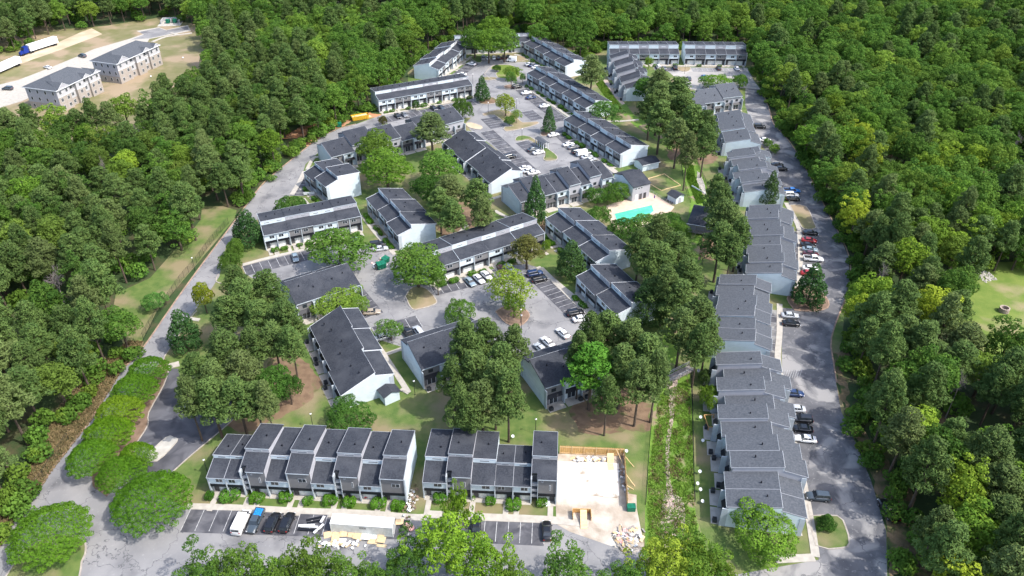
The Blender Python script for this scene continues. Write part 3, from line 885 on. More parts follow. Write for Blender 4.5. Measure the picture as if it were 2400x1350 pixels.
def row(label, A, hA, B, hB, n=None, side='f', D=12.0, pat='LG', grp=2, gdz=(0,), gdy=(0,), bays=None, near=False, rear=False, fr=True, length=None,
        yard=None, shrubs=(), phrase='', ac=False, std=None, group='townhouse rows of the complex', roofm='shingle', endm='light', from_end=1, rakes='trim'):
    a = Vector(G(*A, hA)); b = Vector(G(*B, hB))
    d = (b - a).normalized()
    L = (b - a).length
    if length:
        a = b - d * length if length > 0 else a
        if length < 0:
            b = a - d * length
        L = abs(length)
    nrm = Vector((-d.y, d.x))
    if side == 'r':
        a = a - nrm * D
    ang = math.atan2(d.y, d.x)
    root = thing('townhouse_row', label, 'townhouses', (a.x, a.y, 0), ang, group)
    s = dict(ze=5.3, z1=6.35, z2=7.85, zr=5.8, yc=4.2)
    if std:
        s.update(std)
    if bays is None:
        bays = []
        for i in range(n):
            g = i // grp
            bays.append(dict(w=L / n, c=pat[i % len(pat)], dz=gdz[g % len(gdz)], dy=gdy[g % len(gdy)]))
    tot = sum(q['w'] for q in bays)
    k = L / tot
    x = 0.0
    prev = None
    xs, hs, dys = [], [], []
    for i, q in enumerate(bays):
        q = dict(q)
        q['w'] *= k
        prm = dict(s)
        for kk in ('ze', 'z1', 'z2', 'zr', 'yc'):
            if kk in q:
                prm[kk] = q.pop(kk)
        Dq = q.pop('D', D)
        w, c = q.pop('w'), q.pop('c')
        nx = bays[i + 1] if i + 1 < len(bays) else None
        tl = prev is None or (i % grp == 0 and rakes is not None)
        bay(root, x, w, c, D=Dq, odd=bool(i % 2), near=near, rear=rear, trimL=tl, trimR=nx is None, rakem=rakes or 'fin', roofm=roofm, **prm, **q)
        dz = q.get('dz', 0)
        xs.append(x); hs.append(prm['ze'] + dz - .25); dys.append(q.get('dy', 0))
        full = (prm['ze'] + dz, prm['z1'] + dz, prm['z2'] + dz, prm['zr'] + dz, prm['yc'], Dq)
        if i == 0:
            end_panels(root, x, -1, full, q.get('dy', 0), endm)
        if nx is None:
            end_panels(root, x + w, 1, full, q.get('dy', 0), endm)
            xs.append(x + w); hs.append(prm['ze'] + dz - .25); dys.append(q.get('dy', 0))
        # roof vents
        me = shared(('vent',), lambda m: m.box(-.12, .12, -.12, .12, 0, .45).ball((0, 0, .5), .16, 6, 4), 'roof_vent', 'black')
        yy = 7.0 + (i % 3) * .8
        put('roof_vent', me, root, (x + w * (.35 if i % 2 else .6), yy, prm['z2'] + dz + (prm['zr'] - prm['z2']) * (yy - prm['yc']) / (Dq - prm['yc']) + .05))
        if ac:
            p = a + d * (x + w * (.82 if i % 2 else .18)) + nrm * (Dq + q.get('dy', 0) + 1.9)
            UNITS.append((p.x, p.y, ang, i, phrase))
        prev = q
        x += w
    fins(root, xs, hs, dys, D, fr, rear, 'L', s['zr'])
    ROWINFO[label] = (a, d, nrm, L, len(bays), ang)
    if yard:
        # front walk with a path to each pair of doors, as raised slabs
        mb = MB()
        for i in range(len(bays)):
            xc = L * (i + .5) / len(bays) + (1 if i % 2 else -1) * L / len(bays) * .26
            q0 = a + d * xc - nrm * .55
            q1 = a + d * xc - nrm * yard
            ww = d * .55
            mb.prism_z([tuple(q1 - ww), tuple(q1 + ww), tuple(q0 + ww), tuple(q0 - ww)], 0, .10)
        structure('front_path', mb, 'concrete')
        for j, i in enumerate(shrubs if shrubs != 'all' else range(len(bays))):
            xc = L * (i + .5) / len(bays) + (-1 if i % 2 else 1) * L / len(bays) * .12
            p = a + d * xc - nrm * (1.9 + rnd.uniform(-.2, .3))
            SHRUBS.append((p.x, p.y, ang + rnd.uniform(-.2, .2), rnd.uniform(.8, 1.25), i, len(bays), phrase))
    return root


# --- the two rows at the foot of the picture
LOW = dict(ze=5.0, z1=5.9, z2=6.8, zr=5.4)
TALL = dict(ze=7.3, z1=8.2, z2=9.2, zr=7.3)
MIDB = dict(ze=5.0, z1=6.4, z2=7.6, zr=6.5)
row('long bottom townhouse row, tall grey bays alternating with low pale ones', ra(288, 563), 5.0, ra(1845, 580), 7.3,
    bays=[dict(w=3.6, c='L', D=11, **LOW), dict(w=3.5, c='L', D=11, **LOW), dict(w=4.9, c='G', stair=True, **TALL), dict(w=4.5, c='L', **MIDB), dict(w=4.7, c='G', dz=.2, **TALL),
          dict(w=4.7, c='L', **MIDB), dict(w=4.9, c='G', stair=True, **TALL), dict(w=4.4, c='L', **MIDB), dict(w=4.8, c='G', **TALL)], grp=1, D=12.7, near=True,
    yard=4.5, phrase='the long bottom row', rakes='fingrey')
row('short townhouse row beside the demolished end unit and its bare white slab', rb(138, 597), 5.0, rb(1200, 585), 7.3,
    bays=[dict(w=4.7, c='L', **MIDB), dict(w=4.9, c='G', stair=True, **dict(TALL, ze=6.9, z1=7.8, z2=8.6, zr=7.0)), dict(w=4.7, c='L', **MIDB), dict(w=3.6, c='G', D=10, **LOW), dict(w=3.6, c='L', D=10, **LOW), dict(w=5.0, c='G', stair=True, **TALL)],
    grp=1, D=12.5, near=True, yard=4.5, phrase='the short bottom row', rakes='fingrey')
# --- middle court
RR = dict(ze=5.6, z1=6.8, z2=7.7, zr=4.2)
row('dark roofed townhouse row whose white gable wall is joined to a small shed', re_(1755, 940), 5.5, re_(1445, 425), 5.5, 6, pat='LG', gdz=(0, .1, 0), gdy=(0, -.6, -.9),
    near=True, rear=True, std=RR, ac=True, phrase='the row joined to a shed', D=12.2)
row('townhouse row with pale blue end wall behind the big pines, backing on the lawn', (1125, 819), 5.3, rg(125, 900), 5.3, 4, side='r', length=19, near=True, rear=True, std=dict(RR, zr=5.3), ac=True,
    phrase='the blue ended row', rakes='shingle', gdz=(0, .15))
row('townhouse row half hidden by the bright pine, white car parked behind it', (1420, 865), 5.3, rg(1102, 1052), 5.3, 4, side='r', length=19, near=True, rear=True, std=dict(RR, zr=5.6), ac=True,
    phrase='the half hidden row', rakes='shingle', gdz=(0, .15))
row('low dark roofed row between the two parking areas of the middle court', re_(1345, 272), 5.3, re_(990, 388), 5.3, 4, side='r', near=True, rear=True, std=dict(RR, zr=5.3), phrase='the low row', rakes='shingle', length=18, gdz=(0, .2))
row('narrow townhouse row with steps down to the small parking area on the left', rj(565, 848), 5.3, rj(1335, 695), 5.3, 8, pat='LLGG', near=True, yard=3.6, shrubs=(0, 1, 2, 3, 7),
    phrase='the narrow left row', rakes=None, gdz=(0, .12), std=dict(z1=6.3, z2=7.6, zr=6.7), D=11)
row('townhouse row with white gable end behind the green dumpster', rj(1385, 558), 5.3, rj(1635, 850), 5.3, 6, yard=3.0, shrubs='all', phrase='the green dumpster row', near=True, gdy=(0, .5))
row('tall stepped townhouse block with broad white gable beside the west road', rj(888, 350), 5.3, rj(1055, 497), 5.3, 4, yard=3.0, shrubs=(0, 1, 2, 3), phrase='the west road block',
    near=True, gdz=(0, 1.2), std=dict(z1=6.6, z2=7.8, zr=7.0), gdy=(0, .6))
row('long broken-roofed building behind the twin oaks north of the stepped block', ro(2010, 345), 5.3, ro(390, 770), 5.3, 12, side='r', rear=True, near=False, gdz=(1.2, .2, -.4, 1.0, 1.4, 0), gdy=(0, -1.5, 1.0, .5, -2.0, 0), pat='LG',
    std=dict(RR, zr=5.3), phrase='the twin oaks building', rakes='fingrey', yard=None)
row('dark roofed townhouse row on the left side of the big north lot', rl(1262, 1190), 5.5, rl(862, 880), 5.5, 8, rear=True, std=RR, ac=True, gdy=(0, -.6), phrase='the dark north row')
row('stepped townhouse building with pale end wall beside the pool lawn', rk(1475, 385), 5.3, rk(737, 585), 5.3, 8, side='r', rear=True, near=True, grp=1, gdz=(.2, 1.8, 0, 1.5, 0, 0, 1.0, 0), gdy=(0, -.8, 0, .6, 0, 0, -.4, 0), std=dict(RR, zr=5.3),
    phrase='the stepped pool building', rakes='fingrey')
row('long townhouse row along the top of the middle court with clipped round shrubs', (1005, 632), 5.3, (1275.6, 546), 5.3, 8, yard=3.8, shrubs=(0, 1, 2, 3, 4, 5, 6, 7), phrase='the middle court row', rakes='fin', near=True,
    gdz=(0, .12), std=dict(zr=6.2), D=12)
row('townhouse row between the pool trees and the round magnolia', rk(948, 715), 5.3, rk(1345, 1060), 5.3, 6, yard=3.2, shrubs='all', phrase='the row below the pool', near=True, gdy=(0, .5, 0))
row('townhouse row on the right side of the middle court beside the conical magnolia', rg(1360, 160), 5.3, rg(1665, 470), 5.3, 4, yard=3.6, shrubs='all', phrase='the right court row', near=True, gdy=(0, .5))
# --- north court
row('townhouse row with bright white gable nearest the two white sheds', rl(1597, 775), 5.3, rk(1528, 210), 5.3, 8, yard=3.2, shrubs='all', phrase='the white sheds row', gdy=(0, .5))
row('longest townhouse row facing the middle of the north lot', rp(920, 750), 5.3, rp(1850, 1310), 5.3, 10, yard=3.2, shrubs='all', phrase='the longest north row', gdy=(0, .5))
row('townhouse row with white gable right of the loop island', rp(870, 275), 5.3, rp(1510, 650), 5.3, 8, yard=3.2, shrubs='all', phrase='the right loop row', gdy=(0, .5))
row('townhouse row with pale blue gable left of the loop island', rl(597, 385), 5.3, rl(818, 205), 5.3, 8, yard=2.8, shrubs=(), phrase='the left loop row', gdz=(0, .25), gdy=(0, .4))
row('long straight row of narrow townhouses behind the left end of the north lot', rl(125, 625), 5.3, rl(865, 500), 5.3, 12, pat='LLGG', yard=3.0, shrubs=(0, 1, 3, 5, 7, 9, 11), phrase='the long straight row', rakes=None, std=dict(z1=6.2, z2=7.4, zr=6.6), D=11)
row('townhouse row hidden behind the oaks at the head of the loop', (1067, 103), 5.3, (1243, 97), 5.3, 8, yard=None, phrase='the row at the head of the loop')
# --- top right court
row('seven bay townhouse row at the top right court, nearer the creek', rm(325, 318), 5.0, rm(990, 318), 5.0, 7, grp=1, phrase='the seven bay row', rakes='fingrey', std=dict(z1=6.4, z2=8.2, zr=7.3), yard=2.5, shrubs=(0, 2, 4, 6))
row('townhouse row at the far right of the top right court, partly under dark trees', rm(1050, 318), 5.0, rm(1640, 326), 5.0, 6, grp=1, phrase='the far right top row', rakes='fingrey', std=dict(z1=6.4, z2=8.2, zr=7.3), yard=2.5, shrubs=(1, 3))
row('stepped townhouse row backing on the creek at the top right court', rm(485, 650), 5.3, rm(365, 350), 5.3, 8, side='r', grp=1, rear=True, gdz=(0, .9, 0, 1.1), gdy=(0, 1.4, .4, 2.0), phrase='the upper creek row', rakes='fingrey', ac=True, roofm='shingle', std=dict(zr=5.4))
row('low grey roofed block at the head of the east road', rq(465, 232), 5.0, rq(-60, 290), 5.0, 5, side='r', rear=True, gdz=(.8, 0, -.5), gdy=(-1.5, 0, 1.5), phrase='the low block at the head of the east road', rakes='shingle_b', std=dict(RR, zr=5.0), roofm='shingle_b')
# --- east side
ES = dict(ze=5.2, z1=6.2, z2=7.1, zr=5.4, yc=4.0)
row('farthest grey roofed row on the east road, behind the creek pines', rq(280, 690), 5.5, rq(185, 380), 5.5, 6, side='r', D=12.5, rear=True, gdz=(0, .5, 0), gdy=(0, .8, 0), std=ES, ac=True, phrase='the farthest east row', rakes='fingrey', roofm='shingle_b')
row('grey roofed row on the east road with the narrow magnolia at its end', rq(895, 1240), 5.3, rq(725, 790), 5.3, 7, D=12.6, grp=1, rear=True, gdz=(0, 1.0, 0, 1.0, .3, 1.0, 0), gdy=(0, .5, 2.0, 0, 1.4, 2.6, 0), std=ES, ac=True,
    phrase='the narrow magnolia row', rakes='fingrey', roofm='shingle_b')
row('grey roofed row beside the seven parked cars on the east road', rh(1060, 195), 5.3, ri(1035, 1000), 5.3, 8, D=12.8, grp=1, rear=True, gdz=(0, .55, .1, .1, .7, .2, .75, .2), gdy=(0, -.5, 0, .3, -.6, .2, .8, 0), std=ES, ac=True, phrase='the east row of parked cars', rakes='fingrey', roofm='shingle_b', near=True)
row('grey roofed row with pale blue end wall below the big roadside magnolia', rh(860, 745), 5.3, rh(888, 230), 5.3, 6, D=12.9, grp=1, rear=True, gdz=(0, .05, .45, .4, .1, .5), gdy=(0, .3, .7, .5, 1.3, 1.0), std=ES, ac=True, phrase='the roadside magnolia row', rakes='fingrey', roofm='shingle_b', near=True)
row('longest grey roofed row, stepping down the east road to the bright round tree', rc(1138, 890), 5.3, rh(925, 850), 5.3, 10, D=14.2, grp=1, rear=True, gdz=(0, 0, 1.3, 1.3, .5, 1.3, 0, 1.3, .1, 1.2), gdy=(0, 0, -1.2, -.6, 0, .6, -1.4, .4, -1.6, .2), std=dict(ES, yc=4.6), ac=True,
    phrase='the longest east row', rakes='fingrey', roofm='shingle_b', near=True)


def gable(name, label, cat, pts, h, hr, wallm='light', roofm='shingle', ridge_long=True, over=.35, group=None, door=True):
    """small gabled building on the footprint a, b, c (a->b front edge, b->c depth)"""
    a, b, c = [Vector(p) for p in pts]
    d = (b - a); L = d.length; d.normalize()
    nn = Vector((-d.y, d.x)); Dp = (c - b).dot(nn)
    if Dp < 0:
        a, b = b, a; d = -d; nn = -nn; Dp = -Dp
    ang = math.atan2(d.y, d.x)
    root = thing(name, label, cat, (a.x, a.y, 0), ang, group)
    if ridge_long:
        prof = [(0, 0), (0, h), (Dp / 2, hr), (Dp, h), (Dp, 0)]
        put('wall', MB().prism_x(prof, 0, L).mesh('wall', wallm), root)
        s_ = (hr - h) / (Dp / 2)
        put('roof', MB().prism_x([(-over, h - over * s_), (-over, h - over * s_ + T), (Dp / 2, hr + T), (Dp + over, h - over * s_ + T), (Dp + over, h - over * s_), (Dp / 2, hr + .01)], -over, L + over).mesh('roof', roofm), root)
        put('fascia', MB().box(-over, L + over, -over - .05, -over - .005, h - over * s_ - .1, h - over * s_ + T).mesh('fascia', 'trim'), root)
    else:
        mb = MB()
        vs = [(0, 0, 0), (L, 0, 0), (L, 0, h), (L / 2, 0, hr), (0, 0, h)]
        n_ = 5
        mb.add(vs + [(x, Dp, z) for x, y, z in vs], [(0, 1, 2, 3, 4), (9, 8, 7, 6, 5), (0, 5, 6, 1), (1, 6, 7, 2), (0, 4, 9, 5)])
        put('wall', mb.mesh('wall', wallm), root)
        s_ = (hr - h) / (L / 2)
        mb = MB()
        pr = [(-over, h - over * s_), (-over, h - over * s_ + T), (L / 2, hr + T), (L + over, h - over * s_ + T), (L + over, h - over * s_), (L / 2, hr + .01)]
        vs = [(x, -over, z) for x, z in pr] + [(x, Dp + over, z) for x, z in pr]
        mb.add(vs, [(i, (i + 1) % 6, 6 + (i + 1) % 6, 6 + i) for i in range(6)] + [(0, 1, 2, 5), (2, 3, 4, 5), (6, 11, 8, 7), (8, 11, 10, 9)])
        put('roof', mb.mesh('roof', roofm), root)
    if door:
        put('door', MB().box(L / 2 - .6, L / 2 + .6, -.05, -.004, 0, 2.0).mesh('door', 'sidegrey'), root)
    return root


# sheds
gable('shed', 'small white shed joined to the gable end of the dark roofed row', 'shed', [G(*re_(1700, 1185)), G(*re_(1815, 1135)), G(*re_(1770, 1040))], 2.7, 3.5, ridge_long=False, door=False)
gable('shed', 'long white shed with dark roof on the lawn above the ball court', 'shed', [G(*rk(1705, 345)), G(*rk(1832, 315)), G(*rk(1800, 262))], 2.5, 3.3, door=False)
gable('shed', 'small white shed with grey door beside the pool deck fence', 'shed', [G(*rk(1968, 605)), G(*rk(2030, 580)), G(*rk(1990, 535))], 2.4, 3.2, ridge_long=False)
# clubhouse by the pool
ca = Vector(G(*rk(1632, 468), 5.4)); cb = Vector(G(*rk(1770, 432), 5.4))
cd_ = (cb - ca).normalized(); cn = Vector((-cd_.y, cd_.x)); cL = (cb - ca).length
club = thing('clubhouse', 'grey fronted pool building with pale side wall and dark shed roof', 'building', (ca.x, ca.y, 0), math.atan2(cd_.y, cd_.x))
put('side_wall', MB().prism_x([(0.03, 0), (0.03, 5.35), (6.6, 7.3), (6.6, 6.9), (11, 5.4), (11, 0)], 0, cL).mesh('side_wall', 'light'), club)
put('front_wall', MB().box(.02, cL - .02, -.05, .02, 0, 5.3).mesh('front_wall', 'sidegrey'), club)
put('roof', MB().prism_x([(-.4, 5.25), (-.4, 5.45), (6.7, 7.55), (6.7, 7.3)], -.15, cL + .15).mesh('roof', 'shingle'), club)
put('roof', MB().prism_x([(6.72, 7.0), (6.72, 7.2), (11.4, 5.5), (11.4, 5.3)], -.15, cL + .15).mesh('roof', 'shingle'), club)
for k_ in range(3):
    w_ = put('window', MB().box(.9 + k_ * 1.1, 1.8 + k_ * 1.1, -.09, -.052, 4.1, 4.7).mesh('window', 'trim'), club)
    put('pane', MB().box(1.0 + k_ * 1.1, 1.7 + k_ * 1.1, -.105, -.092, 4.18, 4.62).mesh('pane', 'glass'), w_)
for k_ in range(3):
    put('door', MB().box(1.2 + k_ * 1.7, 2.3 + k_ * 1.7, -.10, -.052, 0.06, 2.2).mesh('door', ['blind', 'door', 'glass'][k_]), club)
# pool house over the creek
pa = Vector(G(*ri(215, 1090), 3.2)); pb = Vector(G(*ri(390, 1120), 3.2))
ph = thing('pool_house', 'dark hip roofed house on posts between the pool trees and the creek', 'building', (pa.x, pa.y, 0), math.atan2((pb - pa).y, (pb - pa).x))
Lp = 13.0
put('wall', MB().box(.8, Lp - .8, .8, 12, 0.9, 3.1).mesh('wall', 'sidegrey'), ph)
put('deck', MB().box(0, Lp, -.9, 12.4, .6, .88).mesh('deck', 'woodgrey'), ph)
mb = MB(); mb.add([(-.4, -.4, 3.2), (Lp + .4, -.4, 3.2), (Lp + .4, 12.8, 3.2), (-.4, 12.8, 3.2), (4.5, 5.4, 5.6), (Lp - 4.5, 5.4, 5.6), (Lp - 4.5, 7.4, 5.6), (4.5, 7.4, 5.6)],
                  [(0, 1, 5, 4), (1, 2, 6, 5), (2, 3, 7, 6), (3, 0, 4, 7), (4, 5, 6, 7), (3, 2, 1, 0)])
put('roof', mb.mesh('roof', 'shingle'), ph)
put('gutter', MB().box(-.5, Lp + .5, -.52, -.41, 3.08, 3.24).mesh('gutter', 'trim'), ph)
for k_ in range(6):
    put('post', shared(('php',), lambda m: m.box(-.1, .1, -.1, .1, 0, 3.2), 'post', 'woodgrey'), ph, (.1 + k_ * (Lp - .2) / 5, -.7, 0))
put('railing', MB().box(0, Lp, -.85, -.78, 1.6, 1.72).box(0, Lp, -.85, -.78, 1.15, 1.22).mesh('railing', 'woodgrey'), ph)


# --- the two three-storey apartment blocks, top left
def apartment(label, A, B, C, h=9.3, hr=12.6):
    a, b, c = [Vector(q) for q in (A, B, C)]
    # a-b short side facing left, b-c long side facing the camera
    d = (c - b); L = d.length; d.normalize(); nn = Vector((-d.y, d.x)); W = (a - b).dot(nn)
    root = thing('apartment_block', label, 'apartment building', (b.x, b.y, 0), math.atan2(d.y, d.x), 'three storey apartment blocks')
    steps = [(0, .28, 0), (.28, .42, .9), (.42, .60, -.3), (.60, .74, .9), (.74, 1.0, 0)]
    for i, (t0, t1, off) in enumerate(steps):
        x0, x1 = L * t0, L * t1
        put('wall', MB().box(x0 + .02, x1, off, W * .97, 0, 3.1).mesh('wall', 'brick'), root)
        put('wall', MB().box(x0 + .02, x1, off, W * .97, 3.12, 6.1).mesh('wall', 'brick' if i % 2 == 0 else 'aptgrey'), root)
        put('wall', MB().box(x0 + .02, x1, off, W * .97, 6.12, h).mesh('wall', 'aptgrey'), root)
        put('band', MB().box(x0, x1 + .03, off - .05, off - .003, 5.98, 6.2).mesh('band', 'trim'), root)
        nw = max(1, int((x1 - x0) / 3.2))
        for fl_ in range(3):
            for k2 in range(nw):
                xc = x0 + (k2 + .5) * (x1 - x0) / nw
                f_ = put('window', shared(('aw',), lambda m: m.box(-.62, .62, -.05, -.004, 0, 1.5), 'window', 'trim'), root, (xc, off, .9 + fl_ * 3.05))
                put('pane', shared(('awp',), lambda m: m.box(-.54, -.04, -.065, -.052, .08, 1.42).box(.04, .54, -.065, -.052, .08, 1.42), 'pane', 'glass'), f_)
    put('side_wall', MB().box(-.06, 0, .02, W * .97, 0, 3.1).mesh('side_wall', 'brick'), root)
    put('side_wall', MB().box(-.06, 0, .02, W * .97, 3.12, h).mesh('side_wall', 'sidegrey'), root)
    for fl_ in range(3):
        for k2 in range(4):
            yy = W * (.12 + .24 * k2)
            f_ = put('window', shared(('aws',), lambda m: m.box(-.12, -.064, -.5, .5, 0, 1.5), 'window', 'trim'), root, (0, yy, .9 + fl_ * 3.05))
            put('pane', shared(('awsp',), lambda m: m.box(-.135, -.122, -.42, .42, .08, 1.42), 'pane', 'glass'), f_)
    ov = .6
    mb = MB(); mb.add([(-ov, -ov, h), (L + ov, -ov, h), (L + ov, W + ov, h), (-ov, W + ov, h), (W * .42, W * .5, hr), (L - W * .42, W * .5, hr)],
                      [(0, 1, 5, 4), (1, 2, 5), (2, 3, 4, 5), (3, 0, 4), (3, 2, 1, 0)])
    put('roof', mb.mesh('roof', 'shingle_b'), root)
    put('gutter', MB().box(-ov, L + ov, -ov - .1, -ov - .01, h - .2, h + .1).box(-ov - .1, -ov - .01, -ov, W + ov, h - .2, h + .1).mesh('gutter', 'trim'), root)
    for t0, t1 in ((.02, .26), (.60, .76), (.86, 1.0)):
        x0, x1 = L * t0, L * t1
        xm, hz = (x0 + x1) / 2, (x1 - x0) * .32
        put('gable', MB().add([(x0, -ov - .02, h), (x1, -ov - .02, h), (xm, -ov - .02, h + hz), (x0 + .3, -ov + .1, h + .05), (x1 - .3, -ov + .1, h + .05), (xm, W * .35, h + hz)],
                              [(0, 1, 2)]).mesh('gable', 'sidegrey'), root)
        mb = MB(); mb.add([(x0 - .2, -ov - .12, h - .02), (xm, -ov - .12, h + hz + .12), (x1 + .2, -ov - .12, h - .02), (x0 - .2, -ov - .12, h + .16), (xm, -ov - .12, h + hz + .34), (x1 + .2, -ov - .12, h + .16)],
                          [(0, 1, 4, 3), (1, 2, 5, 4)])
        put('gable_trim', mb.mesh('gable_trim', 'trim'), root)
        mb = MB(); mb.add([(x0 - .2, -ov - .13, h + .16), (xm, -ov - .13, h + hz + .34), (x1 + .2, -ov - .13, h + .16), (xm, W * .45, h + hz + .34)], [(0, 3, 1), (1, 3, 2)])
        put('gable_roof', mb.mesh('gable_roof', 'shingle_b'), root)
    return root


apartment('tan and grey three storey apartment block nearer the left edge', (-203.6, 312.0), (-187.0, 310.6), (-179.9, 334.3))
apartment('tan and grey three storey apartment block farther right, beside the pale road', (-189.4, 347.0), (-175.9, 343.6), (-167.0, 370.0))

# ================================================================== VEHICLES


def make_vehicle(kind):
    r = bpy.data.objects.new('vehicle_pattern', None)
    spec = dict(
        sedan=dict(L=4.75, W=1.84, st=[(-2.36, .70, .45, .72), (-2.28, .84, .30, .95), (-1.5, .92, .25, 1.0), (-.6, .92, .22, .98), (.9, .92, .22, .96), (1.5, .90, .25, .90), (2.15, .82, .30, .74), (2.37, .62, .40, .60)],
                   gl=(-1.75, -1.0, .35, 1.15, .97, 1.42), wb=(-1.38, 1.42)),
        suv=dict(L=4.85, W=1.95, st=[(-2.42, .80, .45, .95), (-2.34, .92, .34, 1.12), (-1.5, .96, .30, 1.14), (0, .96, .28, 1.12), (1.0, .96, .28, 1.08), (1.6, .94, .30, 1.03), (2.25, .86, .34, .90), (2.42, .70, .42, .74)],
                 gl=(-2.34, -2.05, .45, 1.15, 1.10, 1.74), wb=(-1.42, 1.45)),
        van=dict(L=5.9, W=2.02, st=[(-2.95, .90, .40, 1.2), (-2.9, .99, .34, 1.3), (-1, 1.0, .30, 1.32), (1.2, 1.0, .30, 1.30), (2.0, .98, .32, 1.2), (2.7, .90, .36, 1.0), (2.95, .76, .42, .84)],
                 gl=(-2.93, -2.85, 1.25, 2.05, 1.28, 2.2), wb=(-1.7, 1.9)),
        pickup=dict(L=5.8, W=2.0, st=[(-2.88, .95, .50, 1.12), (-2.82, .98, .42, 1.18), (-1, .98, .36, 1.18), (.9, .98, .34, 1.15), (1.9, .96, .36, 1.12), (2.7, .90, .40, 1.0), (2.88, .76, .5, .85)],
                    gl=(-.75, -.55, .85, 1.45, 1.15, 1.82), wb=(-1.75, 1.85)),
        hatch=dict(L=4.2, W=1.76, st=[(-2.1, .74, .42, .85), (-2.0, .86, .32, 1.0), (-1, .88, .26, 1.0), (.6, .88, .24, .98), (1.2, .86, .27, .93), (1.9, .78, .32, .76), (2.1, .6, .40, .62)],
                   gl=(-2.0, -1.65, .25, 1.0, .98, 1.48), wb=(-1.25, 1.28)))[kind]
    st = spec['st']; k = spec['W'] / 1.84 if kind == 'sedan' else 1
    vs, fs = [], []
    for x, w, zb, zw in st:
        vs += [(x, -w * .9, zb), (x, -w, zb + .16), (x, -w, zw - .14), (x, -w * .86, zw - .01), (x, -w * .5, zw + .03), (x, w * .5, zw + .03), (x, w * .86, zw - .01), (x, w, zw - .14), (x, w, zb + .16), (x, w * .9, zb)]
    n = 10
    for i in range(len(st) - 1):
        for j in range(n):
            fs.append((i * n + j, i * n + (j + 1) % n, (i + 1) * n + (j + 1) % n, (i + 1) * n + j))
    fs += [tuple(range(n)), tuple((len(st) - 1) * n + j for j in reversed(range(n)))]
    me = MB().add(vs, fs).mesh('body', 'carpaint', True)
    kids = [('body', me, (0, 0, 0), 0)]
    x0, x1, x2, x3, zb, zt = spec['gl']
    wb_, wt = spec['W'] / 2 * .87, spec['W'] / 2 * .70
    if kind == 'van':
        wt = spec['W'] / 2 * .86
    gl = MB().add([(x0, -wb_, zb - .05), (x3, -wb_, zb - .08), (x3, wb_, zb - .08), (x0, wb_, zb - .05), (x1, -wt, zt - .03), (x2, -wt, zt - .03), (x2, wt, zt - .03), (x1, wt, zt - .03)],
                  [(3, 2, 1, 0), (4, 5, 6, 7), (0, 1, 5, 4), (1, 2, 6, 5), (2, 3, 7, 6), (3, 0, 4, 7)])
    if kind == 'van':
        kids.append(('cargo_body', None, None, 0))
        kids.pop()
        bodyb = MB().add([(x0, -wb_ * 1.1, zb - .06), (1.3, -wb_ * 1.1, zb - .06), (1.3, wb_ * 1.1, zb - .06), (x0, wb_ * 1.1, zb - .06), (x1, -wt, zt), (1.25, -wt, zt), (1.25, wt, zt), (x1, wt, zt)],
                         [(4, 5, 6, 7), (0, 1, 5, 4), (1, 2, 6, 5), (2, 3, 7, 6), (3, 0, 4, 7)])
        kids.append(('roof', bodyb.mesh('roof', 'carpaint'), (0, 0, 0), 0))
        gl = MB().add([(1.31, -wb_ * .98, zb - .05), (x3 + .35, -wb_ * .9, zb - .12), (x3 + .35, wb_ * .9, zb - .12), (1.31, wb_ * .98, zb - .05), (1.31, -wt * .95, zt - .12), (x2 + .1, -wt * .9, zt - .14), (x2 + .1, wt * .9, zt - .14), (1.31, wt * .95, zt - .12)],
                      [(3, 2, 1, 0), (4, 5, 6, 7), (0, 1, 5, 4), (1, 2, 6, 5), (2, 3, 7, 6), (3, 0, 4, 7)])
        kids.append(('window', MB().box(-2.97, -2.935, -.75, .75, 1.5, 1.95).mesh('window', 'glass'), (0, 0, 0), 0))
    else:
        rf = MB().add([(x1 - .08, -wt * 1.0, zt - .06), (x2 + .08, -wt * 1.0, zt - .06), (x2 + .08, wt, zt - .06), (x1 - .08, wt, zt - .06), (x1 + .08, -wt * .86, zt + .04), (x2 - .12, -wt * .86, zt + .04), (x2 - .12, wt * .86, zt + .04), (x1 + .08, wt * .86, zt + .04)],
                      [(4, 5, 6, 7), (0, 1, 5, 4), (1, 2, 6, 5), (2, 3, 7, 6), (3, 0, 4, 7)])
        xm = (x1 + x2) / 2
        for sy in (-1, 1):   # pillars between the side windows
            rf.add([(xm - .06, sy * (wb_ + .012), zb), (xm + .06, sy * (wb_ + .012), zb), (xm + .05, sy * (wt + .012), zt), (xm - .05, sy * (wt + .012), zt)], [(0, 1, 2, 3)])
            rf.add([(x0 + .02, sy * (wb_ + .012), zb), (x0 + .2, sy * (wb_ + .012), zb), (x1 + .16, sy * (wt + .012), zt), (x1 - .02, sy * (wt + .012), zt)], [(0, 1, 2, 3)])
            rf.add([(x3 - .1, sy * (wb_ + .012), zb - .03), (x3 + .0, sy * (wb_ + .012), zb - .03), (x2 + .06, sy * (wt + .012), zt), (x2 - .04, sy * (wt + .012), zt)], [(0, 1, 2, 3)])
        kids.append(('roof', rf.mesh('roof', 'carpaint'), (0, 0, 0), 0))
    kids.append(('windows', gl.mesh('windows', 'glass'), (0, 0, 0), 0))
    if kind == 'pickup':
        kids.append(('bed_liner', MB().box(-2.72, -.85, -.80, .80, .6, 1.225).mesh('bed_liner', 'rubber'), (0, 0, 0), 0))
        kids.append(('cargo_bed', MB().box(-2.86, -.78, -.97, -.82, .7, 1.30).box(-2.86, -.78, .82, .97, .7, 1.30).box(-2.88, -2.74, -.82, .82, .7, 1.29).mesh('cargo_bed', 'carpaint'), (0, 0, 0), 0))
    wr = .40 if kind in ('pickup', 'van') else (.37 if kind == 'suv' else .33)
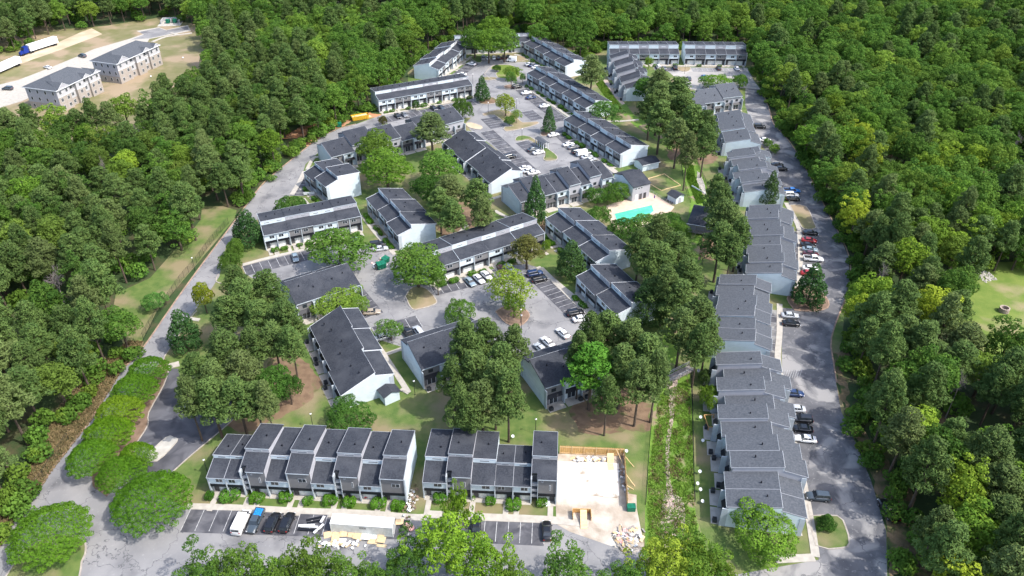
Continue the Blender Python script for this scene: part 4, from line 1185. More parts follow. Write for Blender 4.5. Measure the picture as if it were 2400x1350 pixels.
    wm = MB().tube([(0, -.12, 0), (0, .12, 0)], [wr, wr], 12).mesh('wheel', 'rubber')
    rmh = MB().tube([(0, -.135, 0), (0, .135, 0)], [wr * .55, wr * .55], 8).mesh('rim', 'rim')
    hw = spec['W'] / 2 - .10
    for sx in spec['wb']:
        for sy in (-1, 1):
            kids.append(('wheel', wm, (sx, sy * hw, wr), rmh))
    L2 = st[-1][0]
    hz = st[-2][3] - .12
    for sy in (-1, 1):
        kids.append(('headlight', MB().box(L2 - .22, L2 - .05, sy * st[-2][1] * .78 - .17, sy * st[-2][1] * .78 + .17, hz - .12, hz + .06).mesh('headlight', 'headl'), (0, 0, 0), 0))
        kids.append(('taillight', MB().box(st[0][0] - .015, st[0][0] + .12, sy * st[1][1] * .80 - .14, sy * st[1][1] * .80 + .14, st[0][3] - .16, st[0][3] + .06).mesh('taillight', 'red'), (0, 0, 0), 0))
        if kind in ('suv', 'pickup', 'van', 'sedan'):
            xm_ = spec['gl'][3] - .35
            kids.append(('mirror', MB().box(xm_ - .08, xm_ + .08, sy * (spec['W'] / 2 + .08) - .09, sy * (spec['W'] / 2 + .08) + .09, zb + .0, zb + .15).mesh('mirror', 'black'), (0, 0, 0), 0))
    return kids


VEH = {k: make_vehicle(k) for k in ('sedan', 'suv', 'van', 'pickup', 'hatch')}
PAINT = dict(white=(.72, .72, .71), silver=(.42, .44, .46), grey=(.16, .17, .18), black=(.008, .008, .010), slate=(.045, .06, .075), blue=(.015, .035, .10), brightblue=(.015, .14, .42),
             red=(.30, .012, .014), maroon=(.07, .012, .018), tan=(.30, .25, .19), steel=(.20, .26, .30))
CNAME = dict(slate='dark slate', brightblue='bright blue', blue='dark blue', steel='pale steel blue', maroon='dark maroon', tan='tan beige')
TNAME = dict(sedan='sedan', suv='SUV', van='panel van', pickup='pickup truck', hatch='hatchback')
NNAME = dict(sedan='parked_car', suv='parked_car', van='parked_van', pickup='pickup_truck', hatch='parked_car')


def vehicle(px, py, ang, kind, col, label, group, h=.5, x=None):
    gx, gy = G(px, py, h + .2) if x is None else x
    r = thing(NNAME[kind], label, {'van': 'van', 'pickup': 'pickup truck'}.get(kind, 'car'), (gx, gy, .035), R_(ang), group)
    for nm, me, loc, rim in VEH[kind]:
        o = put(nm, me, r, loc)
        if nm in ('body', 'roof', 'cargo_bed'):
            o.color = (*PAINT[col], 1)
        if rim:
            put('rim', rim, o)
    return r


ORD = ['first', 'second', 'third', 'fourth', 'fifth', 'sixth', 'seventh', 'eighth', 'ninth', 'tenth', 'eleventh', 'twelfth']


def carrow(place, frm, ang, cars, group):
    for i, (pt, kind, col) in enumerate(cars):
        a = ang + rnd.uniform(-1.5, 1.5)
        if len(cars) == 1:
            lab = f"{CNAME.get(col, col)} {TNAME[kind]} parked {place}"
        else:
            lab = f"{CNAME.get(col, col)} {TNAME[kind]}, {ORD[i]} from {frm} {place}"
        vehicle(*pt, a, kind, col, lab, group)


GB = 'cars in the bottom parking area'
vehicle(*ra(560, 925), 84, 'van', 'white', 'long white panel van parked at the left of the four vehicles by the bottom row', GB)
tk = vehicle(*ra(672, 915), -96, 'pickup', 'slate', 'dark pickup truck with a blue tarp over its load', GB)
vehicle(*ra(808, 925), 82, 'suv', 'black', 'black SUV parked next to the pickup with the blue tarp', GB)
vehicle(*ra(922, 925), 82, 'suv', 'black', 'black SUV parked nearest the heap of black gutter pieces', GB)
vehicle(*rb(562, 948), 92, 'sedan', 'black', 'black sedan partly under the bright green tree by the short row', GB)
vehicle(*rb(1120, 988), 90, 'sedan', 'black', 'black sedan parked alone before the demolished unit', GB)
GE = 'cars along the east road'
carrow('by the steps of the longest east row', 'the near end', 172, [(rc(1140, 262), 'sedan', 'white'), (rc(1112, 180), 'sedan', 'black'), (rc(1110, 108), 'suv', 'black'), (rc(1058, 25), 'sedan', 'silver')], GE)
vehicle(*rc(1240, 720), 174, 'suv', 'slate', 'dark slate SUV alone near the grassy end island of the east road', GE)
vehicle(*rc(1795, 832), 98, 'pickup', 'black', 'black pickup truck off the road under the trees at lower right', GE)
vehicle(*rh(1048, 1083), -8, 'sedan', 'blue', 'dark blue sedan alone beside the hatched marking on the east road', GE)
carrow('just below the big roadside magnolia', 'the near end', -6, [(rh(1028, 530), 'sedan', 'black'), (rh(1018, 468), 'sedan', 'silver')], GE)
carrow('in the row above the roadside magnolia', 'the far end', -12, [(ri(1180, 1165), 'sedan', 'black'), (ri(1170, 1224), 'sedan', 'red'), (ri(1160, 1262), 'sedan', 'black'), (ri(1176, 1296), 'sedan', 'steel'), (ri(1182, 1330), 'sedan', 'maroon')], GE)
vehicle(*rh(1203, 22), -8, 'pickup', 'white', 'white double cab pickup truck on the east road', GE)
carrow('tucked against the top of the roadside magnolia', 'the far end', -8, [(rh(1180, 95), 'sedan', 'white'), (rh(1165, 134), 'sedan', 'red')], GE)
carrow('beside the narrow roadside magnolia', 'the near end', -3, [(ri(1042, 895), 'sedan', 'black'), (ri(1030, 866), 'suv', 'white'), (ri(1030, 835), 'pickup', 'brightblue')], GE)
carrow('on the bend beside the grassy tip', 'the far end', -4, [(ri(918, 627), 'sedan', 'black'), (ri(947, 657), 'sedan', 'black')], GE)
vehicle(*ri(818, 430), -6, 'sedan', 'white', 'white sedan alone beside the bushy kerb of the upper east road', GE)
vehicle(*ri(778, 325), -6, 'suv', 'black', 'black SUV farthest up the east road', GE)
GT = 'cars in the top right court'
carrow('before the seven bay row', 'the left', 92, [(rm(790, 437), 'suv', 'white'), (rm(846, 445), 'sedan', 'grey'), (rm(950, 442), 'suv', 'black')], GT)
carrow('before the far right row', 'the left', 92, [(rm(1368, 447), 'sedan', 'black'), (rm(1542, 450), 'sedan', 'white')], GT)
vehicle(*rm(1228, 540), 92, 'pickup', 'brightblue', 'bright blue pickup truck in the middle of the top right court', GT)
vehicle(*rm(1082, 545), 92, 'sedan', 'slate', 'dark car at the left of the blue pickup in the top right court', GT)
vehicle(*rm(1240, 640), 92, 'sedan', 'grey', 'grey car behind the low block, under the bright round trees', GT)
GN = 'cars around the north lot'
carrow('at the head of the loop', 'the left', 92, [(rl(955, 287), 'pickup', 'silver'), (rl(993, 287), 'sedan', 'white'), (rl(1039, 285), 'sedan', 'white'), (rl(1076, 287), 'suv', 'black'), (rl(1116, 282), 'suv', 'black'), (rl(1150, 277), 'sedan', 'black')], GN)
carrow('left of the loop island near the kerb', 'the far end', 150, [(rl(860, 335), 'sedan', 'white')], GN)
carrow('at the lower left of the loop', 'the left', 170, [(rl(752, 433), 'sedan', 'black'), (rl(782, 417), 'sedan', 'white')], GN)
carrow('right of the loop', 'the left', 29, [(rl(1318, 337), 'sedan', 'silver'), (rl(1345, 346), 'sedan', 'blue'), (rl(1374, 360), 'sedan', 'white')], GN)
carrow('before the longest north row', 'the far end', 24, [(rl(1222, 517), 'suv', 'black'), (rl(1295, 563), 'sedan', 'white'), (rl(1330, 600), 'sedan', 'blue'), (rl(1440, 667), 'sedan', 'white')], GN)
carrow('before the row by the white sheds', 'the far end', 26, [(rl(1510, 895), 'sedan', 'white'), (rl(1628, 971), 'sedan', 'white'), (rl(1665, 991), 'sedan', 'grey'), (rl(1700, 1030), 'suv', 'black'), (rl(1748, 1045), 'van', 'white'), (rl(1775, 1070), 'sedan', 'silver'), (rl(1803, 1092), 'sedan', 'silver')], GN)
carrow('below the mail kiosk', 'the left', 26, [(rl(1348, 1010), 'sedan', 'slate'), (rl(1392, 1034), 'sedan', 'white')], GN)
vehicle(*rl(1165, 1070), 26, 'suv', 'black', 'black SUV alone beside the dark roofed row of the north lot', GN)
carrow('at the corner by the stepped building', 'the far end', 22, [(rl(1285, 1158), 'sedan', 'white'), (rl(1312, 1180), 'sedan', 'silver'), (rl(1352, 1195), 'sedan', 'white')], GN)
carrow('in the left stalls of the north lot', 'the left', -62, [(rl(276, 745), 'sedan', 'black'), (rl(330, 735), 'sedan', 'grey')], GN)
carrow('before the right half of the long straight row', 'the left', -58, [(rl(562, 684), 'sedan', 'black'), (rl(622, 680), 'sedan', 'slate')], GN)
GM = 'cars around the middle court'
vehicle(*rj(816, 1022), -68, 'sedan', 'steel', 'grey blue car alone in the stalls before the narrow row', GM)
vehicle(*rj(1302, 892), -55, 'sedan', 'steel', 'dark blue car half under the oak by the path', GM)
carrow('beside the green dumpster', 'the far end', 14, [(rj(1465, 918), 'suv', 'black'), (rj(1490, 952), 'sedan', 'silver')], GM)
vehicle(*re_(1590, 440), 8, 'sedan', 'tan', 'tan beige sedan parked in the middle court driveway', GM)
vehicle(*re_(1680, 638), 28, 'sedan', 'silver', 'silver sedan behind the small airy tree', GM)
carrow('behind the row of the big pines', 'the left', 118, [(rg(25, 612), 'pickup', 'black'), (rg(105, 595), 'suv', 'silver')], GM)
carrow('before the middle court row', 'the left', -58, [(rg(512, 202), 'sedan', 'steel'), (rg(583, 180), 'sedan', 'white'), (rg(642, 152), 'sedan', 'white'), (rg(768, 105), 'hatch', 'maroon'), (rg(830, 92), 'sedan', 'silver')], GM)
carrow('beside the middle court lawn', 'the back', 20, [(rg(1025, 137), 'suv', 'blue'), (rg(1060, 183), 'suv', 'black')], GM)
carrow('by the right court path', 'the back', 18, [(rg(1345, 447), 'suv', 'black'), (rg(1390, 492), 'sedan', 'white')], GM)
carrow('along the lower kerb of the middle court', 'the right', 122, [(rg(1245, 607), 'sedan', 'white'), (rg(1125, 677), 'sedan', 'white'), (rg(1070, 727), 'sedan', 'silver')], GM)
GA = 'cars by the apartment blocks'
vehicle(*rn(770, 522), 150, 'suv', 'slate', 'dark SUV between the two apartment blocks', GA)
vehicle(*rn(70, 828), 175, 'suv', 'slate', 'dark car at the far left by the apartment block', GA)
vehicle(*rn(445, 628), 150, 'sedan', 'white', 'white car behind the roof of the nearer apartment block', GA)
# mail truck
gx, gy = G(*rl(1180, 306), .8)
mt = thing('mail_truck', 'boxy white mail truck on the loop road', 'truck', (gx, gy, .035), R_(168))
put('body', MB().add([(-2.2, -.95, .4), (1.4, -.95, .4), (1.4, .95, .4), (-2.2, .95, .4), (-2.2, -.9, 2.5), (1.2, -.9, 2.5), (1.2, .9, 2.5), (-2.2, .9, 2.5)], [(3, 2, 1, 0), (4, 5, 6, 7), (0, 1, 5, 4), (1, 2, 6, 5), (2, 3, 7, 6), (3, 0, 4, 7)]).mesh('body', 'conttop'), mt)
put('bonnet', MB().box(1.41, 2.2, -.9, .9, .4, 1.25).mesh('bonnet', 'conttop'), mt)
put('windscreen', MB().add([(1.43, -.8, 1.3), (1.43, .8, 1.3), (1.24, .8, 2.2), (1.24, -.8, 2.2)], [(0, 1, 2, 3)]).mesh('windscreen', 'glass'), mt)
for sy in (-1, 1):
    put('stripe', MB().box(-2.1, 1.3, sy * .96 - .01, sy * .96 + .01, 1.0, 1.12).mesh('stripe', 'truckblue'), mt)
    put('side_window', MB().box(.3, 1.1, sy * .945 - .01, sy * .945 + .01, 1.35, 2.0).mesh('side_window', 'glass'), mt)
    for sx in (-1.4, 1.5):
        put('wheel', shared(('w12',), lambda m: m.tube([(0, -.12, 0), (0, .12, 0)], [.36, .36], 12), 'wheel', 'rubber'), mt, (sx, sy * .85, .36))
# tarp on the pickup
tp = MB()
for i in range(5):
    for j in range(4):
        tp.ball((-2.4 + i * .36 + rnd.uniform(-.05, .05), -.55 + j * .36, 1.22 + rnd.uniform(0, .14)), .27, 6, 4, .6)
tagged(put('blue_tarp', tp.mesh('blue_tarp', 'tarp'), None, tuple(tk.location), tk.rotation_euler[2]), 'crumpled bright blue tarp on the bed of the dark pickup', 'tarp')


def semi(label, A, B, cab=True):
    """A = rear of the trailer, B = nose, ground points"""
    a = Vector(G(*A)); b = Vector(G(*B)); d = (b - a).normalized(); ang = math.atan2(d.y, d.x)
    r = thing('semi_trailer' if not cab else 'semi_truck', label, 'truck' if cab else 'trailer', (a.x, a.y, 0), ang)
    put('trailer_box', MB().box(0, 15.8, -1.28, 1.28, 1.15, 4.05).mesh('trailer_box', 'conttop'), r)
    put('chassis', MB().box(.5, 15.0, -.5, .5, .8, 1.13).mesh('chassis', 'black'), r)
    wm = shared(('w10',), lambda m: m.tube([(0, -.3, 0), (0, .3, 0)], [.52, .52], 12), 'wheel', 'rubber')
    xs_ = [1.6, 2.9] + ([14.6, 15.9, 20.0] if cab else [])
    for x_ in xs_:
        for sy in (-1, 1):
            put('wheel', wm, r, (x_, sy * .95, .52))
    if cab:
        for i, (yy, zz) in enumerate([(.5, 2.6), (-.15, 2.6), (.5, 3.2), (-.15, 3.2)]):
            put('logo_mark', MB().box(2.2 + (.75 if i % 2 else 0), 2.8 + (.75 if i % 2 else 0), 1.285, 1.30, 2.5 + (.6 if i > 1 else 0), 2.95 + (.6 if i > 1 else 0)).mesh('logo_mark', 'bluedark'), r)
            put('logo_mark', MB().box(2.2 + (.75 if i % 2 else 0), 2.8 + (.75 if i % 2 else 0), -1.30, -1.285, 2.5 + (.6 if i > 1 else 0), 2.95 + (.6 if i > 1 else 0)).mesh('logo_mark', 'bluedark'), r)
        put('cab', MB().prism_x([(-1.2, 0), (-1.2, 1)], 0, 0).v and MB().add(
            [(16.6, -1.2, .9), (19.2, -1.2, .9), (19.2, 1.2, .9), (16.6, 1.2, .9), (16.6, -1.1, 3.9), (18.3, -1.05, 3.7), (18.3, 1.05, 3.7), (16.6, 1.1, 3.9), (19.2, -1.15, 2.2), (19.2, 1.15, 2.2)],
            [(3, 2, 1, 0), (4, 5, 6, 7), (0, 1, 8, 5, 4), (2, 3, 7, 6, 9), (3, 0, 4, 7), (5, 8, 9, 6), (1, 2, 9, 8)]).mesh('cab', 'truckblue') if False else MB().add(
            [(16.6, -1.2, .9), (19.2, -1.2, .9), (19.2, 1.2, .9), (16.6, 1.2, .9), (16.6, -1.1, 3.9), (18.3, -1.05, 3.7), (18.3, 1.05, 3.7), (16.6, 1.1, 3.9), (19.2, -1.15, 2.2), (19.2, 1.15, 2.2)],
            [(3, 2, 1, 0), (4, 5, 6, 7), (0, 1, 8, 5, 4), (2, 3, 7, 6, 9), (3, 0, 4, 7), (5, 8, 9, 6), (1, 2, 9, 8)]).mesh('cab', 'truckblue'), r)
        put('bonnet', MB().add([(19.2, -.9, .7), (21.0, -.8, .6), (21.0, .8, .6), (19.2, .9, .7), (19.2, -.9, 2.15), (20.9, -.7, 1.7), (20.9, .7, 1.7), (19.2, .9, 2.15)],
                                [(3, 2, 1, 0), (4, 5, 6, 7), (0, 1, 5, 4), (1, 2, 6, 5), (2, 3, 7, 6)]).mesh('bonnet', 'truckblue'), r)
        put('windscreen', MB().add([(19.13, -.95, 2.4), (19.13, .95, 2.4), (18.45, .9, 3.5), (18.45, -.9, 3.5)], [(0, 1, 2, 3)]).mesh('windscreen', 'glass'), r)
    return r


semi('blue semi truck with long white trailer on the pale dirt track', rn(540, 415), rn(200, 525))
semi('white semi trailer at the far left edge on the dirt track', rn(190, 605), rn(-200, 780), False)

# ================================================================== VEGETATION
NP = np.random.default_rng(11)


def leaf_mesh(name, centres, radii, leaf, cover, material, squash=(1, 1, 1), aspect=1.0, jitter=.55, low=-.5, cull=.82, bend=0.0):
    """quads on the surface of overlapping clumps; every clump has a tone of its own"""
    C_ = np.array(centres, float); Rr = np.array(radii, float)
    sq = np.array(squash)
    P_, Nn, Tn = [], [], []
    for i in range(len(C_)):
        n = int(4 * math.pi * Rr[i] ** 2 * cover / (leaf * leaf * aspect)) + 4
        d = NP.normal(size=(n, 3)); d /= np.linalg.norm(d, axis=1)[:, None]
        d = d[d[:, 2] > low]
        rr = Rr[i] * NP.uniform(.80, 1.10, len(d))[:, None]
        p = C_[i] + d * rr * sq
        keep = np.ones(len(p), bool)
        for j in range(len(C_)):
            if j == i:
                continue
            q = (p - C_[j]) / sq
            keep &= (q * q).sum(1) > (Rr[j] * cull) ** 2
        p, d = p[keep], d[keep]
        P_.append(p); Nn.append(d)
        tone = np.clip(NP.normal(.5, .20) + NP.normal(0, .16, len(p)), 0, 1)
        Tn.append(tone)
    p = np.concatenate(P_); d = np.concatenate(Nn); tn = np.concatenate(Tn)
    nrm = d + NP.normal(0, jitter, p.shape); nrm[:, 2] += .25
    nrm /= np.linalg.norm(nrm, axis=1)[:, None]
    a = np.cross(nrm, NP.normal(size=p.shape)); a /= np.linalg.norm(a, axis=1)[:, None] + 1e-9
    b = np.cross(nrm, a)
    s_ = (leaf * NP.uniform(.65, 1.25, len(p)) / 2)[:, None]
    a *= s_; b *= s_ * aspect
    n = len(p)
    V = np.empty((n, 4, 3))
    V[:, 0] = p - a - b * .6; V[:, 1] = p + a * .8 - b; V[:, 2] = p + a + b * .7; V[:, 3] = p - a * .7 + b
    me = bpy.data.meshes.new(name)
    me.vertices.add(n * 4); me.vertices.foreach_set('co', V.reshape(-1))
    me.loops.add(n * 4); me.loops.foreach_set('vertex_index', np.arange(n * 4, dtype=np.int32))
    me.polygons.add(n); me.polygons.foreach_set('loop_start', np.arange(0, n * 4, 4, dtype=np.int32)); me.polygons.foreach_set('loop_total', np.full(n, 4, dtype=np.int32))
    at = me.attributes.new('tone', 'FLOAT', 'FACE'); at.data.foreach_set('value', tn.astype(np.float32))
    me.materials.append(M[material]); me.update(); me.validate()
    return me


def trunk_mesh(H, r, limbs, bark='bark', lean=0.0, top=.75, n=7):
    mb = MB()
    mb.tube([(0, 0, -.1), (lean * .2, 0, H * .25), (lean * .6, .1, H * .5), (lean, 0, H * top)], [r * 1.25, r, r * .75, r * .3], n)
    for (zb, tip) in limbs:
        t = zb / (H * top)
        mid = ((tip[0]) * .45 + lean * t * .5, tip[1] * .45, zb + (tip[2] - zb) * .6)
        mb.tube([(lean * t * .8, 0, zb), mid, tip], [r * .42, r * .26, r * .08], 5, False)
    return mb.mesh('trunk', bark)


def proto_oak(seed, H=12.0, Rc=5.0, nc=85, leaf=.29, material='leaf_oak', cov=1.0, flat=.36, crel=.215, zc=.62, low=-.35, bark='bark', lo=.58, hi=.92, amp=.16):
    rs = np.random.default_rng(seed)
    cs, rr = [], []
    lob = rs.uniform(0, 2 * math.pi, 3)
    for i in range(nc):
        t = (i + .5) / nc
        z = 1 - 1.45 * t
        th = i * 2.39996 + rs.uniform(-.3, .3)
        f = rs.uniform(lo, hi) * (1 + amp * math.sin(2 * th + lob[0]) + amp * .8 * math.sin(3 * th + lob[1]))
        q = math.sqrt(max(0, 1 - z * z))
        cs.append((Rc * f * q * math.cos(th), Rc * f * q * math.sin(th), H * zc + H * flat * z * f * 1.1)); rr.append(Rc * crel * rs.uniform(.72, 1.3))
    cs.append((0, 0, H * zc)); rr.append(Rc * .55)
    me = leaf_mesh('crown', cs, rr, leaf, cov, material, (1, 1, .82), low=low)
    limbs = [(H * (.28 + .06 * k), tuple(np.array(cs[int(rs.integers(nc // 3, nc))]) * np.array([.8, .8, 1]))) for k in range(6)]
    return trunk_mesh(H, .26, limbs, bark), me, H, Rc


def proto_pine(seed, H=20.0, Rc=4.0, nc=88, leaf=.50):
    rs = np.random.default_rng(seed)
    cs, rr, limbs = [], [], []
    for i in range(nc):
        t = (i + rs.uniform(0, 1)) / nc
        z = H * (.46 + .53 * t)
        env = Rc * (1 - .80 * t ** 1.7) * rs.uniform(.45, 1.05)
        if t < .12:
            env *= rs.uniform(.3, .75)
        th = i * 2.39996 + rs.uniform(-.5, .5)
        c = (env * math.cos(th), env * math.sin(th), z)
        cs.append(c); rr.append(rs.uniform(.62, 1.08) * (1.15 - .35 * t) * Rc / 4)
        if i % 4 == 0:
            limbs.append((z - .8, (c[0] * .9, c[1] * .9, z - .1)))
    cs += [(0, 0, H * .97), (0.2, 0, H * .80), (0, .2, H * .66)]; rr += [.9, 1.2, 1.2]
    me = leaf_mesh('crown', cs, rr, leaf, 1.0, 'leaf_pine', (1, 1, .75), aspect=.40, jitter=.8, low=-.7, cull=.7)
    return trunk_mesh(H, .24, limbs, 'bark', lean=rs.uniform(-.6, .6), top=.97), me, H, Rc


def proto_cone(seed, H=11.0, Rc=3.6, material='leaf_magnolia', leaf=.36):
    rs = np.random.default_rng(seed)
    cs, rr = [], []
    nc = 52
    for i in range(nc):
        t = (i + .5) / nc
        z = H * (.12 + .86 * t)
        env = Rc * (1 - t ** 1.5) ** .8 * rs.uniform(.62, .95)
        th = i * 2.39996 + rs.uniform(-.4, .4)
        cs.append((env * math.cos(th), env * math.sin(th), z)); rr.append(Rc * rs.uniform(.22, .36) * (1.1 - .45 * t))
    cs += [(0, 0, H * .45), (0, 0, H * .25), (0, 0, H * .7)]; rr += [Rc * .6, Rc * .7, Rc * .35]
    me = leaf_mesh('crown', cs, rr, leaf, 1.0, material, (1, 1, .9), aspect=.55, jitter=.75, low=-.8)
    return trunk_mesh(H, .2, [], 'bark'), me, H, Rc


def proto_dome(seed, H=8.0, Rc=7.5):
    """broad flat umbrella of fine foliage"""
    rs = np.random.default_rng(seed)
    cs, rr = [], []
    nc = 190
    for i in range(nc):
        q = math.sqrt((i + .5) / nc); th = i * 2.39996
        x, y = Rc * .92 * q * math.cos(th), Rc * .92 * q * math.sin(th)
        z = H * (.38 + .56 * math.sqrt(max(0, 1 - q * q * .97))) + rs.uniform(-.35, .35)
        cs.append((x, y, z - .8)); rr.append(rs.uniform(.55, .95))
    me = leaf_mesh('crown', cs, rr, .24, 1.15, 'leaf_dome', (1, 1, .6), aspect=.6, jitter=.38, low=-.2)
    limbs = [(H * .22, (Rc * .6 * math.cos(k), Rc * .6 * math.sin(k), H * .62)) for k in (0, 1.1, 2.2, 3.3, 4.4, 5.5)]
    return trunk_mesh(H, .22, limbs, 'barkgrey', top=.6), me, H, Rc


def proto_bare(seed, H=13.0):
    rs = np.random.default_rng(seed)
    mb = MB()

    def grow(p, d, L, r, lev):
        q = p + d * L
        mb.tube([tuple(p), tuple((p + q) / 2 + Vector(rs.normal(0, L * .05, 3))), tuple(q)], [r, r * .8, r * .55], 4, False)
        if lev == 0:
            return
        for k in range(4 if lev > 1 else 5):
            nd = (d * .75 + Vector(rs.normal(0, .55, 3)))
            nd.z += .18
            nd.normalize()
            grow(p + d * L * rs.uniform(.55, 1.0), nd, L * rs.uniform(.55, .8), r * .5, lev - 1)
    grow(Vector((0, 0, 2)), Vector((0, 0, 1)), H * .26, .2, 4)
    tm = MB().tube([(0, 0, -.1), (0, 0, 2.1)], [.3, .22], 7).mesh('trunk', 'barkgrey')
    return tm, mb.mesh('branches', 'barkgrey'), H, 5.0


PROTO = {
    'oak': [proto_oak(s, H=12, Rc=5) for s in (1, 2, 3, 4)],
    'tall': [proto_oak(s, H=17, Rc=4.6, nc=95, flat=.33, zc=.62, crel=.20, leaf=.34) for s in (11, 12, 13)] + [proto_oak(s, H=17, Rc=4.8, nc=85, leaf=.34, cov=.9, flat=.38, zc=.58, crel=.18, low=-.5, lo=.4, hi=1.08, amp=.22) for s in (14, 15)],
    'pine': [proto_pine(s) for s in (21, 22, 23, 24)],
    'magnolia': [proto_cone(s) for s in (31, 32)],
    'dome': [proto_dome(s) for s in (41, 42)],
    'round': [proto_oak(s, H=6.5, Rc=5, nc=80, leaf=.22, cov=1.0, flat=.42, zc=.50, crel=.22, low=-.3) for s in (51, 52)],
    'airy': [proto_oak(s, H=11, Rc=5, nc=60, leaf=.30, cov=.6, flat=.38, zc=.60, crel=.19, low=-.6) for s in (61, 62)],
    'loose': [proto_oak(s, H=12, Rc=5, nc=75, leaf=.26, cov=.85, flat=.44, zc=.58, crel=.17, low=-.6, lo=.35, hi=1.12, amp=.24) for s in (65, 66, 67)],
    'bare': [proto_bare(71)],
    'young': [proto_cone(s, H=6, Rc=2.2, material='leaf_oak', leaf=.25) for s in (81,)],
}
TREENAME = dict(oak='broadleaf_tree', tall='broadleaf_tree', pine='pine_tree', magnolia='magnolia_tree', dome='street_tree', round='broadleaf_tree', airy='broadleaf_tree', loose='broadleaf_tree', bare='bare_tree', young='young_tree')
HCEN = dict(oak=.66, tall=.66, pine=.74, magnolia=.45, dome=.62, round=.52, airy=.60, loose=.58, bare=.6, young=.5)
CLONE = {}
PLACED = []


def tree(kind, x, y, H, Rc, label, group=None, color=None, pick=None, rz=None):
    i = rnd.randrange(len(PROTO[kind])) if pick is None else pick
    tm, cm, H0, R0 = PROTO[kind][i]
    t = thing(TREENAME[kind], label, 'tree', (x, y, 0), rnd.uniform(0, 6.28) if rz is None else rz, group)
    s_ = Rc / R0
    t.scale = (s_, s_, H / H0)
    put('trunk', tm, t)
    c = put('branches' if kind == 'bare' else 'crown', cm, t)
    if color:
        c.color = (*color, 1)
    PLACED.append((x, y, Rc))
    return c


def tree_px(kind, cx, cy, rpx, H, label, group=None, color=None, pick=None):
    hc = H * HCEN[kind]
    x, y = G(cx, cy, hc)
    return tree(kind, x, y, H, rpx / scale_at(cx, cy, hc), label, group, color, pick)


YG = (1.7, 1.35, .9)
BR = (1.25, 1.2, .9)
DK = (.62, .72, .75)
G_ST = 'umbrella trees along the entrance road'
for i, (cx, cy, r_, H, lab) in enumerate([
    (113, 1243, 97, 8, 'broad umbrella tree on the grass island at the bottom left corner'),
    (352, 1165, 96, 8.5, 'largest umbrella tree, overhanging the left end of the bottom parking area'),
    (280, 1104, 58, 7.5, 'umbrella tree tucked behind the largest one at the road fork'),
    (318, 1065, 45, 7, 'umbrella tree touching the pale oblong traffic island'),
    (212, 1066, 60, 7.5, 'umbrella tree at the road side end of the line above the fork'),
    (250, 1010, 60, 7.5, 'second umbrella tree up the entrance road line'),
    (278, 958, 57, 7.5, 'middle umbrella tree of the entrance road line, yellowish green'),
    (312, 908, 55, 7.5, 'umbrella tree last but one in the entrance road line'),
    (346, 864, 51, 7.5, 'farthest umbrella tree of the entrance road line, beside the grey road'),
]):
    tree_px('dome', cx, cy, r_, H, lab, G_ST, (1.25, 1.1, .8) if i in (3, 5, 6) else None)
G_MG = 'magnolias of the complex'
for cx, cy, r_, H, lab in [
    (428, 778, 38, 12, 'dark conical magnolia beside the west road'),
    (579, 537, 36, 12, 'large magnolia at the left end of the narrow row'),
    (1255, 476, 26, 17, 'tall narrow magnolia before the stepped building'),
    (1339, 612, 36, 12, 'round topped magnolia beside the middle court path'),
    (1520, 712, 50, 14, 'big dark magnolia at the right end of the middle court row'),
    (1902, 672, 38, 13, 'big dark magnolia at the edge of the east road'),
    (1806, 448, 21, 13, 'narrow magnolia against the end wall on the east road'),
    (1130, 211, 18, 11, 'magnolia at the right end of the long straight row'),
    (1287, 284, 16, 11, 'small conical magnolia in the right side stalls of the north lot'),
]:
    tree_px('magnolia', cx, cy, r_, H, lab, G_MG)
